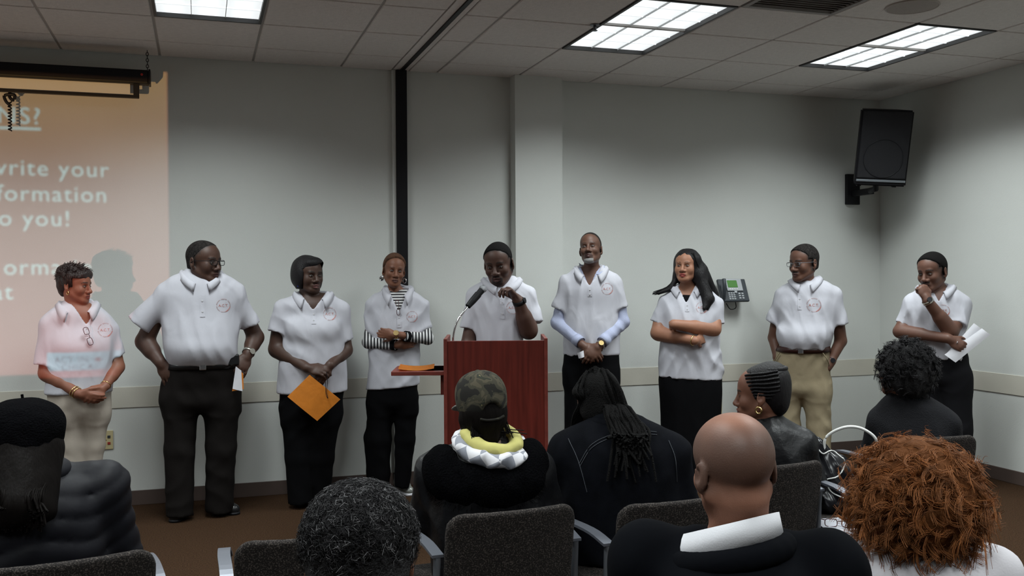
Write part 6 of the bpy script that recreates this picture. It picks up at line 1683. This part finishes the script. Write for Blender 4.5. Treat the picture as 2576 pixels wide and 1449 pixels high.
s = SDF(); s.el((0, .03, -.0), (.086, .088, .085), 0); s.rc((0, .045, -.05), (.0, .05, -.085), .062, .045, .03); s.rc((.06, -.0, -.03), (.07, -.02, -.10), .028, .012, .03); s.post(lambda F, x, y, z: np.maximum(F + f32(.005) * nza(x, y, z), np.minimum(f32(-.03) - y, f32(.06) - np.abs(x)))); hcx = add_sdf('hair', s, .006, M['hair_dark'], fc.root, fc.hxf)
rg = np.random.default_rng(3); PP = [smooth_path([(.07 * q1, .065, -.04), (.078 * q1, .075, -.075 - .01 * q2), (.082 * q1 - .06 * (i % 7 == 0), .082, -.092 - .015 * q2)], 8) for i, (q1, q2) in enumerate(rg.uniform(-1, 1, (70, 2)))]
V, Fq = tubes_np(fc.hxf(np.array(PP).reshape(-1, 3)).reshape(len(PP), 8, 3), .002, 3); add('hair_strands', npmesh('hair_strands', V, Fq), M['hair_dark'], hcx)
def camo_mat():
    m, nt, b = new_mat('camouflage_cloth'); tc = nt.nodes.new('ShaderNodeTexCoord'); n = nt.nodes.new('ShaderNodeTexNoise'); n.inputs['Scale'].default_value = 16; n.inputs['Detail'].default_value = 2; n.inputs['Distortion'].default_value = 1.2
    nt.links.new(tc.outputs['Object'], n.inputs['Vector']); r = nt.nodes.new('ShaderNodeValToRGB'); r.color_ramp.interpolation = 'CONSTANT'
    r.color_ramp.elements[0].position = 0; r.color_ramp.elements[0].color = (.016, .015, .013, 1); r.color_ramp.elements[1].position = .44; r.color_ramp.elements[1].color = (.040, .037, .026, 1)
    for p_, c_ in ((.54, (.065, .056, .038)), (.62, (.028, .030, .022)), (.69, (.13, .11, .06))): e_ = r.color_ramp.elements.new(p_); e_.color = (*c_, 1)
    nt.links.new(n.outputs[0], r.inputs[0]); nt.links.new(r.outputs[0], b.inputs['Base Color']); b.inputs['Roughness'].default_value = .95; b.inputs['Specular IOR Level'].default_value = .2; return m
M['camo'] = camo_mat()
s = SDF(); s.el((0, .014, .040), (.092, .113, .096), 0); s.el((0, .005, .085), (.078, .095, .062), .04); s.rc((0, .118, .003), (0, .122, .003), .030, .030, .012, True)
s.post(lambda F, x, y, z: np.maximum(F, f32(.000) - z - y * f32(.22))); s.post(folds(.004, 79, (30, 30, 30))); co = add_sdf('cap', s, .005, M['camo'], fc.root, fc.hxf)
s = SDF(); s.el((0, -.115, .020), (.075, .075, .010), 0, rot=Rx(.25)); add_sdf('cap_brim', s, .005, mat('brim_grey', (.16, .155, .14), .9), co, fc.hxf)
s = SDF(); s.el((0, .005, .148), (.010, .010, .006), 0); add_sdf('cap_button', s, .003, M['camo'], co, fc.hxf)
tube_obj('cap_strap', fc.hxf(np.array(smooth_path([(-.045, .108, -.020), (-.02, .118, -.027), (.02, .118, -.027), (.045, .108, -.020)], 12))), .0045, M['camo'], co, 6)

# ---- D long dreadlocks, dark denim jacket
fd = Fig(1560, 3.56, 'seated person in a dark denim jacket with pale stitching, leaning forward')
S = dict(rows=[(1052, 1495, 1612, .085, .05), (1078, 1450, 1655, .12, .03), (1115, 1420, 1695, .145, .01), (1170, 1412, 1708, .16), (1240, 1412, 1712, .165), (1400, 1415, 1710, .17)], skin=(.10, .048, .032), neck=(1525, 1060, .08, .055), head=dict(cx=1508, top=930, chin=1090, yaw=178, pitch=16, roll=6, dy=.10), sl_r=.075)
fd.head_frame(S['head']); S['sh'] = (.185, fd.L(1560, 1140)[2]); seated(fd, S, M['denim'], 'denim_jacket', .010, .007, 9)
M['stitch'] = mat('pale_stitching', (.05, .055, .065), .8)
def seam(px_pts, r=.0013):
    P = [fd.L(*p) for p in px_pts]; P = smooth_path(P, 30); P = conform(fd.jacket, P, .0025); tube_obj('seam', P, r, M['stitch'], fd.jacket_o, 5)
seam([(1460, 1150), (1490, 1105), (1540, 1082), (1590, 1072), (1650, 1080)]); seam([(1462, 1156), (1492, 1111), (1541, 1088), (1591, 1078), (1651, 1086)]); seam([(1432, 1095), (1452, 1130), (1466, 1165), (1480, 1215)]); seam([(1680, 1100), (1695, 1140), (1700, 1200)])
s = SDF(); cc = fd.L(1548, 1062, .02); s.el((cc[0], .03, cc[2]), (.115, .10, .040), 0); s.el((cc[0] - .01, .06, cc[2] + .05), (.08, .08, .05), .01, True); add_sdf('jacket_collar', s, .008, M['denim'], fd.jacket_o)
s = SDF(); s.el((0, .018, .036), (.086, .108, .092), 0); s.el((0, .05, -.04), (.075, .06, .06), .04); s.post(lambda F, x, y, z: np.maximum(F, np.minimum(f32(-.03) - y, f32(.08) - z))); hd_ = add_sdf('hair', s, .006, M['loc'], fd.root, fd.hxf)
rg = np.random.default_rng(8); PP = []
for i in range(96):
    t = rg.uniform(-1, 1); q = rg.uniform(-1, 1, 4)
    p0 = fd.hxf(np.array([[-.045 * t, .05 + .04 * q[0], .122 - .02 * abs(t)]]))[0]; p1 = fd.hxf(np.array([[-.092 * t, .09 + .03 * q[1], .03]]))[0]
    if t > -.25:   # falls down the back to the right
        u = (t + .25) / 1.25
        p2 = fd.L(1520 + 65 * u + 6 * q[2], 1040, -.01); p3 = fd.L(1545 + 85 * u + 14 * q[2], 1090, -.10); p4 = fd.L(1560 + 72 * u + 40 * q[3], 1092 + 125 * rg.uniform() ** 1.5, -.165)
    else:
        p2 = fd.L(1462 + 30 * (1 + t) + 6 * q[2], 1010, .02); p3 = fd.L(1448 + 28 * (1 + t) + 8 * q[2], 1045, .06); p4 = fd.L(1440 + 26 * (1 + t) + 8 * q[3], 1080, .10)
    path = smooth_path([p0, p1, p2, p3, p4], 18)
    if t > -.25: path[7:] = push_out(fd.jacket, path[7:], .006 + .022 * rg.uniform())
    PP.append(path)
V, Fq = tubes_np(np.array(PP), (.0062 + .003 * rg.uniform(size=len(PP)))[:, None] * np.linspace(1, .55, 18)[None], 6); add('dreadlocks', npmesh('dreadlocks', V, Fq), M['loc'], hd_)
hoop('earring', fd.root, fd.L(1494, 1017, .03), .022, .003, M['gold'], (.9, .5, 0))

# ---- E balding man, white collar, black jacket
fe = Fig(1850, 2.02, 'seated person with a white shirt collar above a black jacket, seen from behind')
def scalp_e(P, C):
    x, y, z = P.T; d = np.sqrt((x / .062) ** 2 + ((y - .005) / .085) ** 2); fr = np.clip((d - .75) * 2.2, 0, 1) * np.clip((z + .06) / .03, 0, 1) * (y > -.045) * np.clip((.125 - z) / .03, 0, 1)
    fr = fr * .68; return C * (1 - fr[:, None]) + np.array([.036, .029, .026])[None] * fr[:, None]
S = dict(rows=[(1352, 1765, 1955, .075), (1374, 1712, 1992, .115), (1405, 1672, 2036, .158), (1450, 1645, 2075, .185), (1560, 1640, 2080, .19), (1700, 1650, 2070, .18)], skin=(.265, .122, .080), neck=(1852, 1335, .02, .058), head=dict(cx=1846, top=1038, chin=1318, yaw=-155, pitch=4, roll=3, sw=1.02, sd=1.0), scalp=scalp_e, sl_r=.078)
fe.head_frame(S['head']); S['sh'] = (.185, fe.L(1850, 1420)[2]); seated(fe, S, M['black_suit'], 'jacket', .009, .006, 10, head_res=.0045)
def neck_band(f, name, pts_top, pts_bot, depth_c, depth_r, m, parent, thick=.004, n=40):
    """upright shirt collar: a ring given by the picture positions of its near side"""
    (xl, yl), (xr, yr) = pts_top; (bl, cl_), (br, cr_) = pts_bot; V = []
    a, b = f.L(xl, yl), f.L(xr, yr); c, d = f.L(bl, cl_), f.L(br, cr_)
    for i in range(n):
        t = 2 * PI * i / n; u = (1 - math.cos(t)) / 2 if False else (math.sin(t) + 1) / 2; yy = depth_c - depth_r * math.cos(t)
        sag = .018 * math.cos(t)
        V.append((a[0] * (1 - u) + b[0] * u, yy, a[2] * (1 - u) + b[2] * u + sag * 1.5)); V.append((c[0] * (1 - u) + d[0] * u, yy * 1.12, c[2] * (1 - u) + d[2] * u + sag * 1.2))
    F = [[i * 2, ((i + 1) % n) * 2, ((i + 1) % n) * 2 + 1, i * 2 + 1] for i in range(n)]
    bm = bmesh.new(); vs = [bm.verts.new(p) for p in V]
    for q in F: bm.faces.new([vs[i] for i in q])
    bmesh.ops.recalc_face_normals(bm, faces=bm.faces); bmesh.ops.solidify(bm, geom=list(bm.faces), thickness=thick)
    return add(name, bm_mesh(name, bm, True), m, parent)
neck_band(fe, 'shirt_collar', ((1718, 1342), (1960, 1286)), ((1688, 1396), (1972, 1342)), -.005, .108, M['shirt2'], fe.root)

s = SDF(); n_ = 24; rp = []
for i in range(n_):
    t_ = 2 * PI * i / n_; u_ = (math.sin(t_) + 1) / 2; a_ = fe.L(1700, 1392) * (1 - u_) + fe.L(1976, 1352) * u_; rp.append((a_[0], -.118 * math.cos(t_) - .004, a_[2] + .012 * math.cos(t_) - .012))
for i in range(n_): s.rc(rp[i], rp[(i + 1) % n_], .024, .024, .015)
add_sdf('jacket_collar', s, .007, M['black_suit'], fe.jacket_o)

# ---- F braided updo, leather jacket, seen in profile
ff = Fig(1940, 3.97, 'seated person in a black leather jacket and gold hoop earring, head turned left')
S = dict(rows=[(1048, 1895, 1962, .075), (1068, 1868, 2000, .11), (1105, 1848, 2026, .14), (1160, 1840, 2038, .155), (1230, 1838, 2042, .16), (1330, 1840, 2040, .16)], skin=(.165, .070, .044), neck=(1925, 1052, 0, .055), head=dict(cx=1912, top=921, chin=1062, yaw=-97, pitch=4, sd=.98), face=dict(nose=1.05, lip=1.1))
ff.head_frame(S['head']); S['sh'] = (.125, ff.L(1940, 1120)[2]); seated(ff, S, M['leather_j'], 'leather_jacket', .009, .010, 13, head_res=.0045)
s = SDF(); s.el((0, .020, .036), (.083, .104, .092), 0); s.el((0, .060, .060), (.080, .072, .078), .03); s.el((0, .075, -.01), (.072, .052, .085), .03); s.post(lambda F, x, y, z: np.maximum(F, np.minimum(np.minimum(f32(-.040) + z * f32(.18) - y, f32(.093) - z), f32(10)))); s.post(lambda F, x, y, z: np.maximum(F, np.minimum(f32(.030) - y, f32(-.0) - z))); hf = add_sdf('hair', s, .005, M['hair'], ff.root, ff.hxf)
for q in (1, -1):
    for i in range(8):
        z0 = .088 - i * .0145; pts = [(q * (.050 + .030 * min(1, i / 4)), -.052 + .006 * i, z0), (q * (.070 + .018 * min(1, i / 4)), -.01, z0 + .006), (q * .086, .04, z0 + .012 - .002 * i), (q * .074, .095, z0 + .02 - .003 * i)]
        s2 = SDF(); s2.el((0, .020, .036), (.084, .105, .093), 0); s2.el((0, .060, .060), (.081, .073, .079), .03)
        P = smooth_path(pts, 14); x_, y_, z_ = [P[:, k].astype(f32) for k in range(3)]
        P = push_out(s2, P, .002, True); tube_obj('braid', ff.hxf(P), .0055, M['hair'], hf, 6)
for i in range(4):
    t = np.linspace(0, 2 * PI, 22); r = .058 - .015 * i; tube_obj('braid_coil', ff.hxf(np.stack([r * np.cos(t), .062 + r * .95 * np.sin(t), np.full(22, .106 + .006 * i)], 1)), .010, M['hair'], hf, 6)
hoop('earring', ff.root, ff.hxf(np.array([[.090, .002, -.058]]))[0], .013, .004, M['gold'], (.5, .9, 0)); hoop('earring', ff.root, ff.hxf(np.array([[-.090, .002, -.058]]))[0], .013, .004, M['gold'], (.5, .9, 0))

# ---- G black curls
fg = Fig(2290, 4.54, 'seated person in a charcoal top at the right, in front of the far-right standing person')
S = dict(rows=[(992, 2240, 2325, .08), (1012, 2222, 2362, .11), (1050, 2208, 2388, .135), (1110, 2198, 2400, .15), (1180, 2194, 2404, .155), (1290, 2196, 2402, .155)], skin=(.16, .07, .045), neck=(2280, 998, 0, .052), head=dict(cx=2264, top=868, chin=994, yaw=-128, pitch=3))
fg.head_frame(S['head']); S['sh'] = (.14, fg.L(2290, 1065)[2]); seated(fg, S, M['wool'], 'charcoal_top', .010, .006, 14)
s = SDF(); s.el((0, .045, .025), (.122, .115, .118), 0); s.el((0, .07, -.04), (.105, .085, .09), .04); nzg = trig_noise(19, (70, 70, 70)); s.post(lambda F, x, y, z: np.maximum(F + f32(.010) * nzg(x, y, z), np.minimum(f32(-.052) - y, f32(.075) - z))); hg = add_sdf('hair', s, .009, M['curl_base'], fg.root, fg.hxf)
def cols_k(n, r): return np.tile([.010, .009, .010], (n, 1)) * r.uniform(.5, 1.8, (n, 1))

# ---- H red curls, white top
fh = Fig(2310, 2.36, 'seated person in a white top seen from behind at bottom right')
S = dict(rows=[(1345, 2250, 2368, .09), (1368, 2185, 2432, .13), (1400, 2130, 2482, .16), (1460, 2105, 2508, .18), (1600, 2100, 2510, .18), (1740, 2110, 2500, .17)], skin=(.42, .24, .17), neck=(2310, 1372, 0, .055), head=dict(cx=2310, top=1110, chin=1372, yaw=180, pitch=2), sl_r=.07)
fh.head_frame(S['head']); S['sh'] = (.165, fh.L(2310, 1428)[2]); seated(fh, S, M['white_top'], 'white_top', .009, .006, 15)
s = SDF(); s.el((0, .025, .012), (.118, .110, .111), 0); s.el((0, .03, -.05), (.124, .100, .082), .05); nzh = trig_noise(29, (45, 45, 45)); s.post(lambda F, x, y, z: np.maximum(F + f32(.012) * nzh(x, y, z), np.minimum(np.minimum(f32(-.05) - y, f32(.075) - z), f32(.06) - np.abs(x)))); hh = add_sdf('hair', s, .007, mat('red_hair_base', (.115, .042, .014), .85, spec=.1, bump=.8, bscale=60), fh.root, fh.hxf)
def cols_h(n, r): return np.array([.20, .070, .022])[None] * r.uniform(.35, 1.35, (n, 1)) * np.array([1, 1, 1])[None]
def lock_hair(name, parent, xf, base_c, base_r, n, per, length, seed, curl, turns, rad_, off, cols, keep, lift=.7, droop=.35, nseg=14, zmin=-.95, sides=3):
    """hair gathered in curling locks: each guide curl carries a bundle of strands"""
    D, r = scatter_dirs(n, seed, zmin); P0 = np.array(base_c) + D * np.array(base_r); k = keep(P0); D, P0 = D[k], P0[k]; n = len(D)
    t = np.linspace(0, 1, nseg)[None, :, None]; Ln = (length * r.uniform(.65, 1.25, n))[:, None, None]
    A = np.cross(D, r.normal(size=(n, 3))); A /= np.linalg.norm(A, axis=1, keepdims=True); B = np.cross(D, A)
    ph = r.uniform(0, 2 * PI, n)[:, None, None]; tn = (turns * r.uniform(.6, 1.3, n))[:, None, None]; cu = (curl * r.uniform(.6, 1.3, n))[:, None, None]
    G = P0[:, None, :] + D[:, None, :] * t * Ln * lift + cu * (A[:, None, :] * (np.cos(ph + tn * 2 * PI * t) - np.cos(ph)) + B[:, None, :] * (np.sin(ph + tn * 2 * PI * t) - np.sin(ph)))
    G[..., 2] -= (droop * t[..., 0] ** 2 * Ln[..., 0])
    # children
    o = r.normal(size=(n, per, 1, 3)) * off; sp = (.55 + .9 * t ** 2)[None]
    P = G[:, None] + o * sp + (r.normal(size=(n, per, 1, 3)) * off * .5) * (t ** 3)[None]
    P = P.reshape(n * per, nseg, 3)
    V, Fq = tubes_np(xf(P.reshape(-1, 3)).reshape(P.shape), np.linspace(1, .5, nseg)[None] * np.full((n * per, 1), rad_), sides); me = npmesh(name, V, Fq)
    c = np.repeat(cols(n, r), per, 0) * r.uniform(.7, 1.3, (n * per, 1)); set_col(me, np.repeat(c, nseg * sides, 0)); return add(name, me, M['hair_col'], parent)
lock_hair('hair_curls', hg, fg.hxf, (0, .045, .02), (.108, .100, .112), 420, 5, .07, 23, .013, 1.5, .0015, .0030, cols_k, lambda P: (P[:, 1] > -.06) | (P[:, 2] > .07), .62, .25, nseg=11)
kp = lambda P: (P[:, 1] > -.06) | (P[:, 2] > .07)
def cols_h(n, r): return np.array([.25, .090, .028])[None] * r.uniform(.5, 1.3, (n, 1))
lock_hair('hair_curls', hh, fh.hxf, (0, .028, -.004), (.106, .094, .104), 720, 10, .078, 31, .016, .8, .00100, .0030, cols_h, kp, .62, .30, nseg=9)
lock_hair('hair_curls', hh, fh.hxf, (0, .028, -.004), (.110, .098, .108), 240, 6, .088, 41, .019, .9, .0009, .0030, cols_h, kp, .75, .30, nseg=10)
hw_ = strand_hair('hair_wisps', hh, fh.hxf, M['hair_col'], (0, .028, -.004), (.124, .112, .122), 120, .045, 37, .016, .9, 13, .0007, -.9, .25, cols_h, 3, keep=kp, lift=.9)
hw_['kind'] = 'stuff'
# chairs of the front-most sitters, below the picture's edge
for f_, lb in ((fb, 'grey chair under the person with hoop earrings, below the picture'), (fe, 'grey chair under the person with the white collar, below the picture'), (fh, 'grey chair under the person in the white top, below the picture')):
    r = copy_tree(CH0); p = f_.org - f_.ey * .14; r.location = (p[0], p[1], 0); r.rotation_euler = (0, 0, -f_.phi); tag(r, lb, 'chair', 'grey stacking chairs of the audience')

# ------------------------------------------------------------------ handbag, papers and glasses on the empty chair
bp_, bphi = frame_at(2090, 4.22)
bag = empty('handbag', (bp_[0], bp_[1], .486), -bphi); tag(bag, 'black and white handbag with a white loop handle on the empty chair', 'handbag')
s = SDF(); s.el((0, 0, .13), (.105, .075, .135), 0); s.el((.02, 0, .05), (.12, .085, .06), .04); s.el((-.05, -.01, .27), (.035, .03, .05), .04); s.post(folds(.012, 90, (30, 30, 30))); s.post(lambda F, x, y, z: np.maximum(F, f32(.003) - z))
M['bag_white'] = mat('white_patent', (.62, .62, .60), .35)
bo_ = add_sdf('bag_body', s, .007, mat('black_patent', (.010, .010, .012), .22), bag); bs = s
hp = smooth_path([(-.03, -.03, .26), (-.02, -.03, .33), (.05, -.03, .375), (.12, -.02, .375), (.18, -.01, .335), (.19, 0, .28)], 30); tube_obj('handle', hp, .0065, M['bag_white'], bag, 8)
for pts in ([(-.07, 0, .30), (-.035, 0, .26), (.0, 0, .27), (.05, 0, .24)], [(.06, 0, .22), (.03, 0, .17), (-.02, 0, .15), (.0, 0, .10), (.05, 0, .08)], [(-.1, 0, .2), (-.075, 0, .15), (-.09, 0, .1)]):
    P = conform(bs, smooth_path(pts, 20), .002); P[:, 1] = np.minimum(P[:, 1], .0); tube_obj('piping', P, .0032, M['bag_white'], bag, 6)
def on_seat(px, py): p = at_z(px, py, .487); return p
for i, (px, py, a_, w_, l_) in enumerate(((2092, 1318, .3, .12, .18), (2128, 1336, -.2, .14, .19))):
    o = add('paper_sheet', sheet('paper_sheet', w_, l_, M['paper'], .0015, .004), M['paper']); p = on_seat(px, py); o.location = (p[0], p[1], .4875 + .003 * i); o.rotation_euler = (0, 0, -.6 + a_)
    tag(o, ('white printed sheet beneath the eyeglasses on the empty chair' if i else 'white printed sheet at the left edge of the empty chair seat'), 'paper')
ge = empty('eyeglasses', (*on_seat(2112, 1330)[:2], .495), -.5); tag(ge, 'folded dark eyeglasses lying on the papers of the empty chair', 'eyeglasses')
g1 = glasses(ge, lambda P: (np.asarray(P) - [0, -.106, -.016]) * [1, 1, 1], M['red_frame'], name='frame', temples=True)
